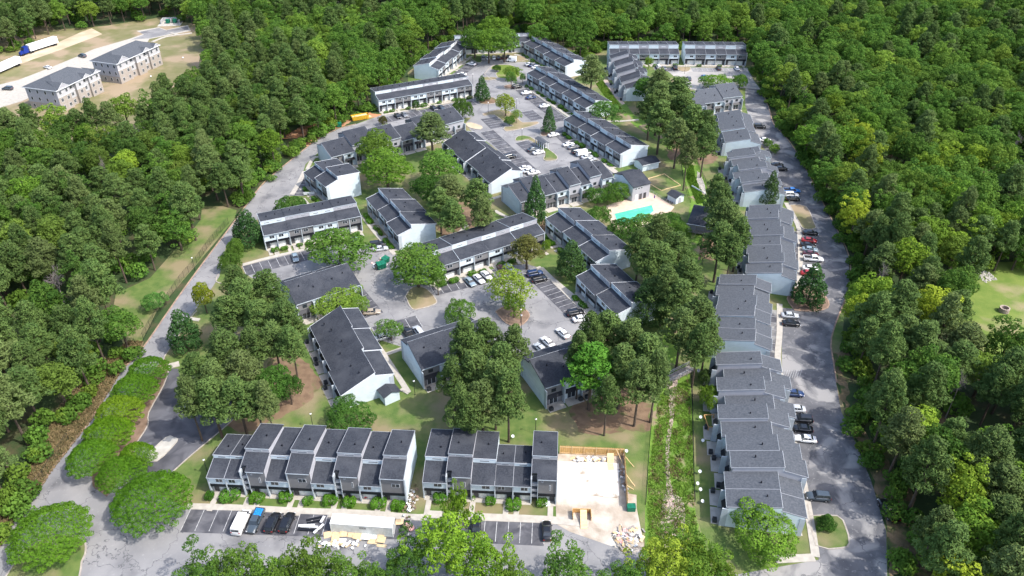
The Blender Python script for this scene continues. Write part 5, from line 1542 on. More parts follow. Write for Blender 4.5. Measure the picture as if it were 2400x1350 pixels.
for cx, cy, r_, H, kind, lab, col in [
    (794, 580, 72, 11, 'oak', 'large green oak overhanging the small parking area before the narrow row', None),
    (977, 622, 70, 11, 'oak', 'large green oak in the sandy bed right of the dumpster', None),
    (1025, 655, 22, 8, 'oak', 'low right hand bough like tree beside the sandy bed oak', None),
    (880, 340, 45, 13, 'oak', 'rear one of the twin oaks north of the stepped block', None),
    (905, 392, 66, 13, 'oak', 'front one of the twin oaks, bright green and very broad', BR),
    (1030, 392, 56, 13, 'oak', 'green oak left of the dark roofed row by the north lot', None),
    (1010, 440, 45, 11, 'oak', 'oak behind the twin white gables, shading the pine straw', DK),
    (1077, 730, 36, 6.5, 'round', 'dense round tree at the near kerb of the middle court', None),
    (790, 708, 58, 6, 'round', 'broad low tree between the two roofs left of the middle court', None),
    (835, 712, 28, 5, 'round', 'small round tree next to the broad low one', None),
    (821, 983, 62, 5.5, 'round', 'dense round tree behind the long bottom row', DK),
    (684, 482, 36, 6, 'round', 'round dark tree between the west road and the stepped block', DK),
    (551, 583, 23, 6, 'round', 'upper one of two dark round trees by the west road', DK),
    (539, 614, 24, 6, 'round', 'lower one of two dark round trees by the west road', DK),
    (474, 692, 27, 9, 'oak', 'small yellow tree beside the west road', (2.6, 1.6, .7)),
    (1193, 672, 56, 10, 'airy', 'airy yellow green tree on the round bed of the middle court', (2.0, 1.5, 1.2)),
    (1205, 715, 30, 7, 'airy', 'low yellow green bough tree on the round bed', (1.7, 1.45, 1.0)),
    (915, 772, 32, 6, 'airy', 'small loose tree by the silver sedan left of the middle court', None),
    (1793, 1247, 82, 7.5, 'round', 'big dense round tree at the near end of the longest east row', BR),
    (1663, 930, 28, 6, 'round', 'bright green round tree behind the longest east row', (1.5, 1.4, 1)),
    (1651, 884, 17, 4, 'round', 'small grey green bush behind the longest east row', (.9, .8, 1.3)),
    (1938, 1222, 22, 3.6, 'young', 'small dark spiky tree on the grassy end island', DK),
    (676, 908, 30, 8, 'oak', 'dark leafy tree under the pines at the straw bed', DK),
    (637, 900, 44, 11, 'oak', 'leafy green tree among the left pine clump', DK),
    (1083, 254, 26, 8, 'round', 'round dark green tree above the crossing in the north lot', DK),
    (1185, 243, 27, 9, 'airy', 'yellowish thin tree on the middle island of the north lot', (1.8, 1.2, .7)),
    (1210, 270, 12, 6, 'airy', 'small green tree at the right of the yellowish one', BR),
    (1195, 283, 12, 4, 'round', 'low shrub tree on the middle island', DK),
    (1200, 168, 20, 6, 'oak', 'leafy tree on the loop island', None),
    (1198, 184, 14, 8, 'airy', 'thin tree at the lower edge of the loop island', None),
    (1225, 182, 8, 5, 'airy', 'very small thin tree right of the loop island', None),
    (1164, 160, 10, 3, 'round', 'dark shrub at the left of the loop island', DK),
    (906, 300, 13, 3.5, 'round', 'round clipped tree before the broken roofed building', None),
    (897, 283, 12, 4, 'round', 'reddish dark shrub tree by the left stalls of the north lot', (1.1, .55, .8)),
    (974, 248, 8, 4.5, 'round', 'small dark tree between cars of the long straight row', DK),
    (1112, 92, 34, 14, 'oak', 'left one of the oaks at the head of the loop', None),
    (1145, 100, 38, 15, 'oak', 'middle oak at the head of the loop', BR),
    (1182, 98, 38, 15, 'oak', 'right one of the oaks at the head of the loop', None),
    (1155, 68, 36, 15, 'oak', 'rear oak at the head of the loop', BR),
    (1400, 460, 28, 5.5, 'round', 'left one of the low trees before the pool building', DK),
    (1446, 450, 33, 6.5, 'round', 'right one of the low trees before the pool building', None),
    (1402, 508, 28, 7, 'round', 'leafy tree at the lower left corner of the pool', DK),
    (1420, 262, 36, 10, 'oak', 'light green tree at the near end of the longest north row', (1.0, 1.1, 1.4)),
    (1682, 192, 34, 6, 'round', 'bright broad tree behind the low block of the top right court', BR),
    (1735, 190, 20, 6, 'round', 'right one of the bright broad trees behind the low block', None),
    (1521, 145, 11, 6, 'airy', 'small tree before the seven bay row', None),
    (1525, 205, 40, 12, 'oak', 'green oak beside the stepped row by the creek', DK),
    (1815, 348, 14, 3, 'round', 'low bush at the bushy kerb of the east road', BR),
    (1800, 335, 12, 3, 'round', 'second low bush at the kerb of the east road', None),
    (1280, 577, 11, 4, 'round', 'bright bush at the right end of the row along the middle court', BR),
    (360, 708, 26, 5, 'round', 'pale green bush in the grass strip beyond the fence', (1.1, 1.3, 1.7)),
    (1458, 536, 38, 8, 'oak', 'dense tree below the left end of the pool', DK),
    (1512, 524, 34, 8, 'oak', 'dense tree below the middle of the pool', None),
    (1568, 522, 36, 8, 'oak', 'dense tree between the pool and the pool house', DK),
    (1588, 540, 30, 7, 'oak', 'dense tree touching the pool house roof', None),
]:
    tree_px(kind, cx, cy, r_, H, lab, None, col)

# pines inside the complex, clump by clump
CL = [
    ('tall pine in the clump over the dark driveway, left of the middle court', 'pines over the dark driveway',
     [(551, 655, 36), (625, 672, 46), (566, 692, 42), (607, 738, 46), (667, 742, 46), (533, 728, 44), (524, 812, 48), (640, 790, 42), (459, 862, 40), (566, 861, 48), (492, 926, 52), (554, 925, 50), (440, 925, 36), (596, 932, 42), (680, 800, 34),
      (590, 800, 40), (500, 880, 42), (622, 930, 28)], 17),
    ('tall pine in the clump between the two backing rows', 'pines between the two backing rows',
     [(1090, 795, 46), (1140, 785, 46), (1175, 845, 46), (1115, 865, 52), (1062, 880, 38), (1130, 935, 54), (1192, 915, 44), (1205, 800, 38), (1078, 945, 36), (1160, 890, 44), (1100, 960, 36)], 19),
    ('tall pine in the clump right of the half hidden row', 'pines above the demolition yard',
     [(1425, 770, 50), (1478, 790, 50), (1520, 825, 50), (1500, 885, 46), (1425, 920, 36), (1358, 820, 34), (1540, 870, 38), (1460, 850, 46), (1385, 775, 36)], 19),
    ('tall pine by the dark creek reach beside the middle court', 'pines along the dark creek reach',
     [(1550, 605, 52), (1585, 580, 46), (1612, 640, 46), (1640, 735, 48), (1600, 762, 46), (1660, 785, 38), (1595, 690, 44), (1560, 660, 40), (1545, 540, 44), (1640, 800, 36), (1500, 570, 36), (1520, 600, 40)], 18),
    ('tall pine near the pool house roof', 'pines near the pool house',
     [(1700, 505, 46), (1690, 560, 46), (1735, 545, 32), (1690, 465, 36), (1680, 440, 30), (1715, 580, 30)], 18),
    ('tall pine in the dark clump on the lawn below the top right court', 'pines below the top right court',
     [(1545, 225, 42), (1590, 210, 42), (1600, 250, 42), (1550, 270, 40), (1625, 280, 40), (1590, 310, 36), (1655, 290, 34), (1655, 325, 32), (1525, 250, 34), (1615, 345, 26), (1545, 190, 34)], 20),
    ('tall pine behind the two long rows of the middle court', 'pines behind the middle rows',
     [(1118, 450, 38), (1052, 440, 44), (1060, 500, 36), (1130, 490, 30), (1030, 470, 36)], 17),
]
for lab, grp_, pts, H in CL:
    for cx, cy, r_ in pts:
        tree_px('pine', cx, cy, r_, H * rnd.uniform(.9, 1.1), lab, grp_)
tree_px('pine', 1388, 850, 62, 19, 'bright green broad pine over the half hidden row', None, (1.0, 1.55, .7))
tree_px('pine', 1010, 293, 46, 17, 'dark airy pine over the broken roofed building', None, (.75, .8, .8))
tree_px('pine', 1387, 158, 36, 20, 'tall airy pine at the end of the row right of the loop', None)
tree_px('pine', 1235, 575, 40, 11, 'brownish dense evergreen at the right end of the court row', None, (1.1, .85, .7))
BARE = []
for cx, cy, r_, H, lab in [(130, 655, 66, 15, 'big leafless grey tree in the left woods'), (1885, 215, 22, 15, 'leafless pale tree at the edge of the right woods'), (2385, 330, 24, 15, 'leafless tree near the right edge of the picture'),
                           (2070, 640, 26, 16, 'half bare tree above the bend of the east road'), (240, 130 + 260, 20, 16, 'thin leafless tree in the upper left woods'), (2250, 900, 30, 17, 'leafless tree in the lower right woods')]:
    tree_px('bare', cx, cy, r_, H, lab, None)
    BARE.append(PLACED[-1])

# trees whose tops reach in at the bottom edge
for cx, cy, r_, H, kind, lab, col in [
    (470, 1351, 66, 11, 'loose', 'leftmost tree top of the hedge of trees along the bottom edge', None), (560, 1321, 63, 11, 'loose', 'second tree top from the left along the bottom edge', None),
    (650, 1344, 61, 11, 'loose', 'third tree top from the left along the bottom edge', BR), (722, 1321, 59, 14, 'loose', 'pointed tree top below the white container', None),
    (800, 1337, 61, 11, 'loose', 'tree top below the cardboard heap', None), (880, 1351, 54, 10, 'loose', 'dark tree top right of the container heap', DK), (955, 1311, 56, 11, 'loose', 'dark leafy tree top left of the bright one', DK),
    (1045, 1269, 80, 14, 'loose', 'bright green tree over the kerb below the short row', (1.85, 1.55, .9)), (1072, 1196, 30, 15, 'loose', 'slender upper bough tree of the bright green one', (1.85, 1.55, .9)),
    (1130, 1302, 70, 12, 'loose', 'bright green tree right of the first bright one at the bottom', (1.7, 1.5, .9)), (1190, 1351, 47, 11, 'loose', 'loose light tree top at the bottom middle', BR),
    (1330, 1331, 66, 12, 'loose', 'light tree top below the demolition yard', None), (1470, 1349, 51, 11, 'loose', 'tree top at the lower creek mouth', None),
    (1560, 1306, 73, 12, 'loose', 'yellowish tree by the lower creek', (1.35, 1.15, .9)), (1640, 1312, 73, 12, 'loose', 'yellowish round tree right of the lower creek', (1.3, 1.12, .9)), (1700, 1351, 42, 10, 'loose', 'small yellowish tree top at the lower creek', (1.5, 1.25, .9)),
]:
    tree_px(kind, cx, cy + (18 if cy > 1290 else 6), r_, H, lab, 'tree tops along the bottom edge', col)

# ---------------- woods
LF = [(-160, 1350), (-20, 1200), (40, 1110), (70, 1020), (110, 930), (190, 880), (240, 830), (290, 760), (270, 700), (300, 650), (400, 610), (460, 560), (480, 510), (540, 460), (572, 425), (612, 380), (668, 325), (748, 275), (828, 232), (900, 190),
      (935, 140), (985, 95), (1050, 60), (1120, 40), (1240, 45), (1260, 85), (1340, 108), (1420, 80), (1760, 85), (1800, 170), (1850, 250), (1885, 320), (1935, 410), (1985, 490), (2030, 580), (2040, 660), (2020, 730), (2010, 800), (2030, 900), (2050, 990),
      (2110, 1090), (2160, 1180), (2190, 1420), (3300, 1420), (2900, -60), (-600, -60), (-900, 1350)]
LFW = px_poly(LF, 7)
EXC = [px_poly(q) for q in (
    [(-160, 210), (0, 132), (55, 116), (130, 76), (250, 64), (390, 40), (465, 62), (500, 130), (500, 195), (450, 260), (380, 300), (200, 345), (-160, 345)],
    [(2262, 652), (2300, 638), (2600, 630), (2600, 880), (2370, 880), (2262, 850), (2235, 740)],
    [(-200, 20), (30, -10), (60, 40), (-200, 90)],
    [(860, 40), (960, 30), (900, 75)],
    [(2110, 10), (2150, 10), (2140, 30), (2110, 28)],
)]
EXC.append(px_poly([s1(370, 860), s1(400, 690), s1(670, 570), s1(820, 400), s1(990, 280), s1(1060, 150), s1(1060, 10), s1(1290, 30), s1(1340, 60), s1(1090, 460), s1(870, 780), s1(620, 1090), s1(400, 1080)]))
cand = []
cell = {}
rs = random.Random(5)
for x, y, _r in BARE:
    for dx, dy in ((0, 0), (0, -5), (3, -8), (-3, -8), (0, -11)):
        cell.setdefault((int((x + dx) // 8), int((y + dy) // 8)), []).append((x + dx, y + dy))


def near_any(x, y, d):
    ci, cj = int(x // 8), int(y // 8)
    for a in range(ci - 1, ci + 2):
        for b in range(cj - 1, cj + 2):
            for (u, v) in cell.get((a, b), ()):
                if (u - x) ** 2 + (v - y) ** 2 < d * d:
                    return True
    return False


for _ in range(60000):
    x = rs.uniform(-330, 380); y = rs.uniform(70, 600)
    # outside the view and its margin
    if abs(x) > (y + 70) * .62 + 12:
        continue
    if not inside(LFW, x, y):
        continue
    if any(inside(q, x, y) for q in EXC):
        continue
    far = y > 330
    if near_any(x, y, 6.8 if far else (5.5 if x > 60 and y < 215 else 6.1)):
        continue
    cell.setdefault((int(x // 8), int(y // 8)), []).append((x, y))
    cand.append((x, y))
cand.sort(key=lambda q: math.hypot(q[0], q[1]))


def zone(x, y):
    """mostly pines on the left and lower right, mostly broadleaves on the right"""
    if x < 0:
        n = math.sin(x * .045 + 1) + math.sin(y * .033 + x * .02)
        return 'pine' if rs.random() < (.50 + .18 * n) else 'tall'
    if y < 205 and x > 60:
        return 'pine' if rs.random() < .72 else 'tall'
    n = math.sin(x * .05) * math.sin(y * .04 + 2)
    return 'pine' if rs.random() < .16 + .15 * n else 'tall'


rest = {'pine': [], 'tall': []}
n_ind = {'pine': 200, 'tall': 212}
cnt = {'pine': 0, 'tall': 0}


YG2 = (1.7, 1.35, .9)


def wood_label(kind, x, y, col):
    if x < 0:
        w_ = 'in the left hand woods west of the fence' if y < 250 else 'in the upper left woods behind the townhouses'
    else:
        w_ = 'in the lower right woods beside the east road' if y < 205 else 'in the upper right woods beyond the east road'
    return ('dark olive pine ' if kind == 'pine' else ('yellow green broadleaf tree ' if col == YG2 else 'green broadleaf tree ')) + w_


for x, y in cand:
    kind = zone(x, y)
    edge = 1.0
    if kind == 'pine':
        H = rs.uniform(15, 21); Rc = rs.uniform(3.6, 5.0)
    else:
        H = rs.uniform(12, 18); Rc = rs.uniform(4.0, 5.8)
    if cnt[kind] < n_ind[kind]:
        cnt[kind] += 1
        col = None
        if kind == 'tall':
            u = rs.random()
            if x > 0:
                col = (1.7, 1.35, .9) if u < .14 else ((1.2, 1.15, .9) if u < .5 else None)
            else:
                col = (1.2, 1.15, .9) if u < .12 else (.85, .82, 1.0) if u < .7 else None
        lab = wood_label(kind, x, y, col)
        tree(kind, x, y, H, Rc, lab, lab.replace('tree ', 'trees ').replace('pine ', 'pines '), col)
    else:
        rest[kind].append((x, y, H, Rc))


def scatter(name, kind, pts):
    """the remaining woods as one object: points that carry whole trees"""
    me = bpy.data.meshes.new(name)
    me.from_pydata([(x, y, 0) for x, y, H, r in pts], [], [])
    pr = PROTO[kind]
    a = me.attributes.new('scl', 'FLOAT_VECTOR', 'POINT')
    a.data.foreach_set('vector', [v for x, y, H, r in pts for v in (r / pr[0][3], r / pr[0][3], H / pr[0][2])])
    a = me.attributes.new('rot', 'FLOAT_VECTOR', 'POINT')
    a.data.foreach_set('vector', [v for _ in pts for v in (0, 0, rs.uniform(0, 6.28))])
    a = me.attributes.new('pick', 'INT', 'POINT')
    a.data.foreach_set('value', [rs.randrange(len(pr)) for _ in pts])
    o = put(name, me)
    o['kind'] = 'stuff'
    ng = bpy.data.node_groups.new(name, 'GeometryNodeTree')
    ng.interface.new_socket('Geometry', in_out='INPUT', socket_type='NodeSocketGeometry')
    ng.interface.new_socket('Geometry', in_out='OUTPUT', socket_type='NodeSocketGeometry')
    N, L = ng.nodes, ng.links
    gi, go = N.new('NodeGroupInput'), N.new('NodeGroupOutput')
    jo = N.new('GeometryNodeJoinGeometry')

    def na(nm, ty):
        q = N.new('GeometryNodeInputNamedAttribute'); q.data_type = ty; q.inputs['Name'].default_value = nm
        return [s for s in q.outputs if s.enabled][0]
    e2r = N.new('FunctionNodeEulerToRotation')
    L.new(na('rot', 'FLOAT_VECTOR'), e2r.inputs[0])
    for which in (0, 1):
        j2 = N.new('GeometryNodeJoinGeometry')
        for k_ in range(len(pr)):
            src = None
            for ob in bpy.data.objects:
                if ob.data is pr[k_][which]:
                    src = ob
                    break
            oi = N.new('GeometryNodeObjectInfo'); oi.transform_space = 'ORIGINAL'
            oi.inputs['Object'].default_value = src
            oi.inputs['As Instance'].default_value = True
            L.new(oi.outputs['Geometry'], j2.inputs[0])
        ip = N.new('GeometryNodeInstanceOnPoints')
        L.new(gi.outputs[0], ip.inputs['Points'])
        L.new(j2.outputs[0], ip.inputs['Instance'])
        ip.inputs['Pick Instance'].default_value = True
        L.new(na('pick', 'INT'), ip.inputs['Instance Index'])
        L.new(e2r.outputs[0], ip.inputs['Rotation'])
        L.new(na('scl', 'FLOAT_VECTOR'), ip.inputs['Scale'])
        L.new(ip.outputs[0], jo.inputs[0])
    L.new(jo.outputs[0], go.inputs[0])
    md = o.modifiers.new('scatter', 'NODES'); md.node_group = ng
    return o


scatter('pine_woods', 'pine', rest['pine'])
scatter('broadleaf_woods', 'tall', rest['tall'])
print('woods', len(cand), {k: len(v) for k, v in rest.items()})

# ================================================================== SHRUBS AND CONDENSERS
def proto_shrub(seed, L=2.4, W=1.7, H=1.35):
    rs_ = np.random.default_rng(seed)
    cs, rr = [], []
    for i in range(26):
        u = rs_.uniform(-1, 1, 3)
        p = np.sign(u) * np.abs(u) ** .6
        cs.append((p[0] * (L / 2 - .38), p[1] * (W / 2 - .38), .42 + (p[2] + 1) / 2 * (H - .85))); rr.append(.40 + rs_.uniform(-.03, .05))
    cs += [(x, 0, H * .45) for x in (-L * .25, 0, L * .25)]; rr += [.62] * 3
    return leaf_mesh('shrub', cs, rr, .17, .95, 'leaf_shrub', aspect=.7, jitter=.5, low=-.9)


SHM = [proto_shrub(s) for s in (1, 2, 3)]
for i, (x, y, rz, s_, bi, nb, phrase) in enumerate(SHRUBS):
    o = put('shrub', SHM[i % 3], None, (x, y, 0), rz)
    o.scale = (s_ * rnd.uniform(.9, 1.15), s_ * rnd.uniform(.9, 1.1), s_ * rnd.uniform(.85, 1.1))
    o.color = (*[rnd.uniform(.75, 1.1)] * 3, 1)
    tagged(o, f'clipped shrub at the {ORD[bi]} house from the left of {phrase}', 'shrub', 'clipped shrubs before the townhouses')
# the big clipped ones at the foot of the picture
for i, (zx, zy, w_, lab) in enumerate([
    (305, 715, 70, 'dark loose bush at the left corner of the long bottom row'), (470, 705, 160, 'widest clipped shrub, double lobed, first from the left in the long bottom row'),
    (682, 730, 120, 'clipped round shrub before the first tall grey bay with a stair'), (910, 722, 120, 'clipped round shrub before the pale bay left of the grey bay with a wide window'),
    (1085, 752, 85, 'small clipped shrub before the grey bay with a wide window'), (1262, 745, 120, 'clipped round shrub before the third pale bay of the long bottom row'),
    (1412, 765, 110, 'clipped round shrub before the second grey bay with a stair'), (1645, 768, 125, 'clipped round shrub right of the red chair, long bottom row'), (1795, 790, 110, 'last clipped shrub at the right end of the long bottom row')]):
    x, y = G(*ra(zx, zy), .7)
    m_ = SHM[i % 3]
    o = put('shrub', m_, None, (x, y, 0), rnd.uniform(-.2, .2))
    k_ = w_ / 3.375 / scale_at(*ra(zx, zy)) / 2.4
    o.scale = (k_, max(k_, .9) * 1.35, 1.15)
    if i == 0:
        o.color = (.5, .6, .6, 1)
    tagged(o, lab, 'shrub', 'clipped shrubs before the bottom rows')
for i, (zx, zy, w_, lab) in enumerate([
    (275, 730, 115, 'clipped round shrub at the left end of the short bottom row'), (430, 750, 100, 'clipped shrub half under the bright green tree'), (675, 755, 85, 'small round shrub in the middle of the short bottom row'),
    (855, 785, 130, 'wide double shrub before the low grey bay of the short row'), (1080, 765, 90, 'rounded shrub with a board leaning on it beside the demolished unit')]):
    x, y = G(*rb(zx, zy), .7)
    o = put('shrub', SHM[i % 3], None, (x, y, 0), rnd.uniform(-.2, .2))
    k_ = w_ / 3.375 / scale_at(*rb(zx, zy)) / 2.4
    o.scale = (k_, max(k_, .9) * 1.35, 1.15)
    tagged(o, lab, 'shrub', 'clipped shrubs before the bottom rows')

acm = MB().box(-.45, .45, -.42, .42, 0, .85).mesh('casing', 'acmetal')
acf = MB().tube([(0, 0, .855), (0, 0, .90)], [.34, .34], 12).mesh('fan_grille', 'rubber')
acp = MB().box(-.6, .6, -.55, .55, 0, .07).mesh('pad', 'concrete')
for x, y, ang, i, phrase in UNITS:
    t = thing('condenser', f'air conditioner behind the {ORD[i]} nearest house of {phrase}', 'air conditioner', (x, y, 0), ang, 'air conditioners behind the townhouses')
    put('casing', acm, t, (0, 0, .07)); put('fan_grille', acf, t, (0, 0, .07)); put('pad', acp, t)

# ================================================================== LAMPS, FENCES, SITE


def lamp(px, py, lab, h=4.2):
    x, y = G(px, py)
    t = thing('street_lamp', lab, 'lamp post', (x, y, 0), 0, 'globe lamp posts of the complex')
    put('pole', shared(('lp', h), lambda m: m.tube([(0, 0, 0), (0, 0, .5), (0, 0, h)], [.12, .07, .055], 8), 'pole', 'black'), t)
    put('globe', shared(('lg', h), lambda m: m.ball((0, 0, h + .2), .24, 10, 8), 'globe', 'lampglass', True), t)
    put('cap', shared(('lc', h), lambda m: m.tube([(0, 0, h + .4), (0, 0, h + .52)], [.14, .03], 8), 'cap', 'black'), t)


for px, py, lab in [
    (*rg(77, 1100), 'lamp post on the lawn left of the row with the pale blue end wall'), (*rb(1030, 222), 'lamp post behind the last bay of the short bottom row'), (*ra(1128, 180), 'lamp post behind the long bottom row'),
    (488, 1112, 'lamp post at the left corner of the long bottom row'), (*s1(988, 495), 'lamp post beside the fence of the west road'), (*rg(912, 528), 'lamp post on the round bed of the middle court'),
    (*rl(872, 492), 'lamp post at the right end of the long straight row'), (*rl(994, 722), 'lamp post on the brown tip left of the middle island'), (*rl(1218, 690), 'lamp post among the trees of the middle island'),
    (*rl(1260, 935), 'lamp post on the island before the mail kiosk'), (*rl(1445, 1085), 'lamp post on the island behind the mail kiosk'), (1222, 770, 'lamp post behind the airy yellow green tree'),
    (*rk(940, 800), 'lamp post between the court row and the pool trees'), (*rm(1040, 500), 'lamp post on the small island of the top right court'),
]:
    lamp(px, py, lab)

# fences


def fence(label, pts, h=1.8, sp=2.6, m_='black', wires=7, picket=.0, name='fence', group=None, r=.045):
    P_ = [Vector(q) for q in smooth_line(px_poly(pts), 4)]
    root = thing(name, label, 'fence', (P_[0].x, P_[0].y, 0), 0, group)
    o0 = P_[0]
    acc = 0.0
    last = None
    posts = [Vector((0, 0))]
    for i in range(len(P_) - 1):
        seg = (P_[i + 1] - P_[i]).length
        while acc + seg >= sp:
            t = (sp - acc) / seg
            q = P_[i] + (P_[i + 1] - P_[i]) * t
            posts.append(q - o0)
            P_[i] = q; seg = (P_[i + 1] - P_[i]).length; acc = 0
        acc += seg
    pm = shared(('fp', h, r, m_), lambda m: m.tube([(0, 0, 0), (0, 0, h)], [r, r], 5), 'post', m_)
    for q in posts:
        put('post', pm, root, (q.x, q.y, 0))
    mb = MB()
    for i in range(len(posts) - 1):
        a, b = posts[i], posts[i + 1]
        for k_ in range(wires):
            z = h * (.06 + .92 * k_ / (wires - 1))
            w_ = .028 if k_ in (0, wires - 1) else .010
            mb.tube([(a.x, a.y, z), (b.x, b.y, z)], [w_, w_], 3, False)
        if picket:
            n = int((b - a).length / picket)
            for k_ in range(1, n):
                q = a + (b - a) * k_ / n
                mb.tube([(q.x, q.y, .05), (q.x, q.y, h * .98)], [.010, .010], 3, False)
    w = put('mesh_panel', mb.mesh('mesh_panel', m_), root)
    w['kind'] = 'stuff'
    return root


GF = 'black chain link fences along the creek'
fence('black chain link fence on the left bank of the creek below the footbridge', [s5(98, 580), s5(85, 700), s5(65, 950), s5(42, 1340)], 1.2, 2.4, group=GF, picket=.3)
fence('black chain link fence on the right bank of the creek behind the longest east row', [s5(385, 190), s5(405, 260), s5(412, 500), s5(420, 900), s5(430, 1230), s5(445, 1350)], 1.3, 2.4, group=GF, picket=.3)
fence('black chain link fence left of the creek beside the ball court', [s4(722, 170), s4(745, 400), s4(790, 560), s4(835, 685)], 1.6, 2.4, group=GF, picket=.35)
fence('black chain link fence right of the creek behind the magnolia row', [s4(878, 160), s4(930, 320), s4(1000, 480), s4(1035, 600)], 1.6, 2.4, group=GF, picket=.35)
fence('black chain link fence under the pines right of the dark creek reach', [rh(330, 0), rh(310, 220), rh(300, 300)], 1.3, 2.4, group=GF, picket=.35)
fence('tall black fence along the west road', [s1(600, 1015), s1(660, 905), s1(760, 760), s1(880, 580), s1(985, 460), s1(1110, 290), s1(1250, 130)], 2.2, 2.6, picket=.32)
fence('old wire fence on the brushy bank by the entrance road', [rd(545, 270), rd(440, 420), rd(325, 610), rd(180, 760)], 2.0, 5.5, wires=4)
fence('pool fence between the deck and the small white shed', [s4(392, 570), s4(520, 650), s4(655, 722)], 1.4, 1.6, m_='sidegrey', picket=.2)


# construction enclosure of new timber: boards as parts
def board_fence(label, A, B, h, sp, nrails, m_='wood', full=True):
    a = Vector(G(*A)); b = Vector(G(*B)); d = b - a; L = d.length; d.normalize()
    root = thing('timber_hoarding', label, 'hoarding', (a.x, a.y, 0), math.atan2(d.y, d.x), 'new timber hoardings round the slab')
    n = int(L / sp)
    for i in range(n):
        put('board', shared(('bd', m_, round(sp, 2), h), lambda m: m.box(0, sp - .04, -.03, .0, 0, h), 'board', m_), root, (i * sp, rnd.uniform(-.012, .012), rnd.uniform(-.03, .03)))
    for k_ in range(nrails):
        z = h * (k_ + .5) / nrails + (.25 if k_ == nrails - 1 else -.3)
        put('rail', MB().box(0, L, -.09, -.035, z, z + .1).mesh('rail', 'woodlight'), root)
    for i in range(int(L / 2.6) + 1):
        put('stud', shared(('st', h), lambda m: m.box(-.05, .05, -.10, -.036, 0, h + .05), 'stud', 'woodlight'), root, (i * 2.6, -.06, 0))
    return root


board_fence('orange new timber hoarding along the back of the bare slab', vb(485, 425), vb(1500, 470), 2.4, .40, 2)
board_fence('thin timber hoarding along the right side of the bare slab', vb(1500, 470), vb(1555, 1300), 2.2, .45, 2)
for i, (A, B, lab) in enumerate([(vb(1515, 560), vb(1660, 640), 'upper'), (vb(1520, 830), vb(1675, 945), 'middle'), (vb(1535, 1010), vb(1650, 995), 'lower')]):
    a = Vector((*G(*A), 1.6)); b = Vector((*G(*B), .05))
    tagged(put('timber_brace', MB().tube([tuple(a), tuple(b)], [.07, .07], 4).mesh('timber_brace', 'woodlight')), f'{lab} raking timber brace outside the right hoarding', 'brace', 'raking braces of the hoarding')
a = Vector((*G(*vb(1370, 470)), 2.2)); b = Vector((*G(*vb(1500, 640)), .1))
tagged(put('timber_brace', MB().tube([tuple(a), tuple(b)], [.07, .07], 4).mesh('timber_brace', 'woodlight')), 'raking brace inside the back corner of the hoarding', 'brace', 'raking braces of the hoarding')


def sheetobj(name, label, cat, A, w_, l_, ang, m_, z=.13, t=.04, tilt=0.0, group=None):
    x, y = G(*A)
    o = put(name, MB().box(-w_ / 2, w_ / 2, -l_ / 2, l_ / 2, 0, t).mesh(name, m_), None, (x, y, z))
    o.rotation_euler = (tilt, 0, ang)
    return tagged(o, label, cat, group)


sheetobj('plywood_sheet', 'upright plywood sheet against the back hoarding', 'plywood', vb(1285, 560), 1.4, 3.0, .0, 'woodlight', z=.6, tilt=.9)
sheetobj('plywood_sheet', 'plywood sheet lying on the white slab near the back', 'plywood', vb(1290, 640), 1.3, 1.8, .0, 'woodlight', z=.13)
mbs = MB()
for k_ in range(13):
    x, y = G(*vb(900 + k_ * 20, 445)); mbs.box(x - .05, x + .05, y - .1, y + .1, .12, .85)
tagged(put('slat_pallet', mbs.mesh('slat_pallet', 'woodlight')), 'row of pale upright slats before the back hoarding', 'pallet')
# plywood ramp box
x, y = G(*rb(1405, 880))
t = thing('plywood_bin', 'orange plywood bin with a sloping lid board at the front of the yard', 'bin', (x, y, .03), -.03)
put('panel', MB().box(-2.1, -2.0, -1, 1.0, 0, 1.2).mesh('panel', 'wood'), t); put('panel', MB().box(1.5, 1.6, -1, 1.0, 0, 1.2).mesh('panel', 'wood'), t)
put('panel', MB().box(-1.99, 1.49, .9, 1.0, 0, 1.2).mesh('panel', 'wood'), t)
put('ramp_board', MB().prism_x([(-3.0, 0.02), (-3.0, .1), (.6, 1.35), (.6, 1.27)], -.6, .7).mesh('ramp_board', 'woodlight'), t)
x, y = G(*rb(1785, 825))
t = thing('utility_box', 'green utility box at the corner of the demolition yard', 'utility box', (x, y, 0), 0)
put('cabinet', MB().box(-.8, .8, -.6, .6, 0, 1.1).mesh('cabinet', 'greenmetal'), t); put('lid', MB().box(-.85, .85, -.65, .65, 1.1, 1.2).mesh('lid', 'greenmetal'), t)


def debris(label, A, w_, l_, n, mats, seed, smax=1.3, z=.04, name='debris_heap'):
    r = random.Random(seed)
    x, y = G(*A)
    root = thing(name, label, 'debris', (x, y, z))
    mbs_ = {}
    for i in range(n):
        mm = r.choice(mats)
        a = r.uniform(0, 6.28); px_, py_ = r.gauss(0, .4) * w_ / 2, r.gauss(0, .4) * l_ / 2
        L_, W_ = r.uniform(.4, smax), r.uniform(.15, .6); zz = r.uniform(0, .5); th = r.uniform(.02, .08)
        R3 = Matrix.Rotation(a, 3, 'Z') @ Matrix.Rotation(r.gauss(0, .3), 3, 'X') @ Matrix.Rotation(r.gauss(0, .25), 3, 'Y')
        vs = [R3 @ Vector((sx * L_ / 2, sy * W_ / 2, sz * th)) + Vector((px_, py_, zz)) for sz in (0, 1) for sx, sy in ((-1, -1), (1, -1), (1, 1), (-1, 1))]
        mbs_.setdefault(mm, MB()).add(vs, [(3, 2, 1, 0), (4, 5, 6, 7), (0, 1, 5, 4), (1, 2, 6, 5), (2, 3, 7, 6), (3, 0, 4, 7)])
    for mm, mb_ in mbs_.items():
        o = put('rubble', mb_.mesh('rubble', mm), root)
        o['kind'] = 'stuff'
    return root


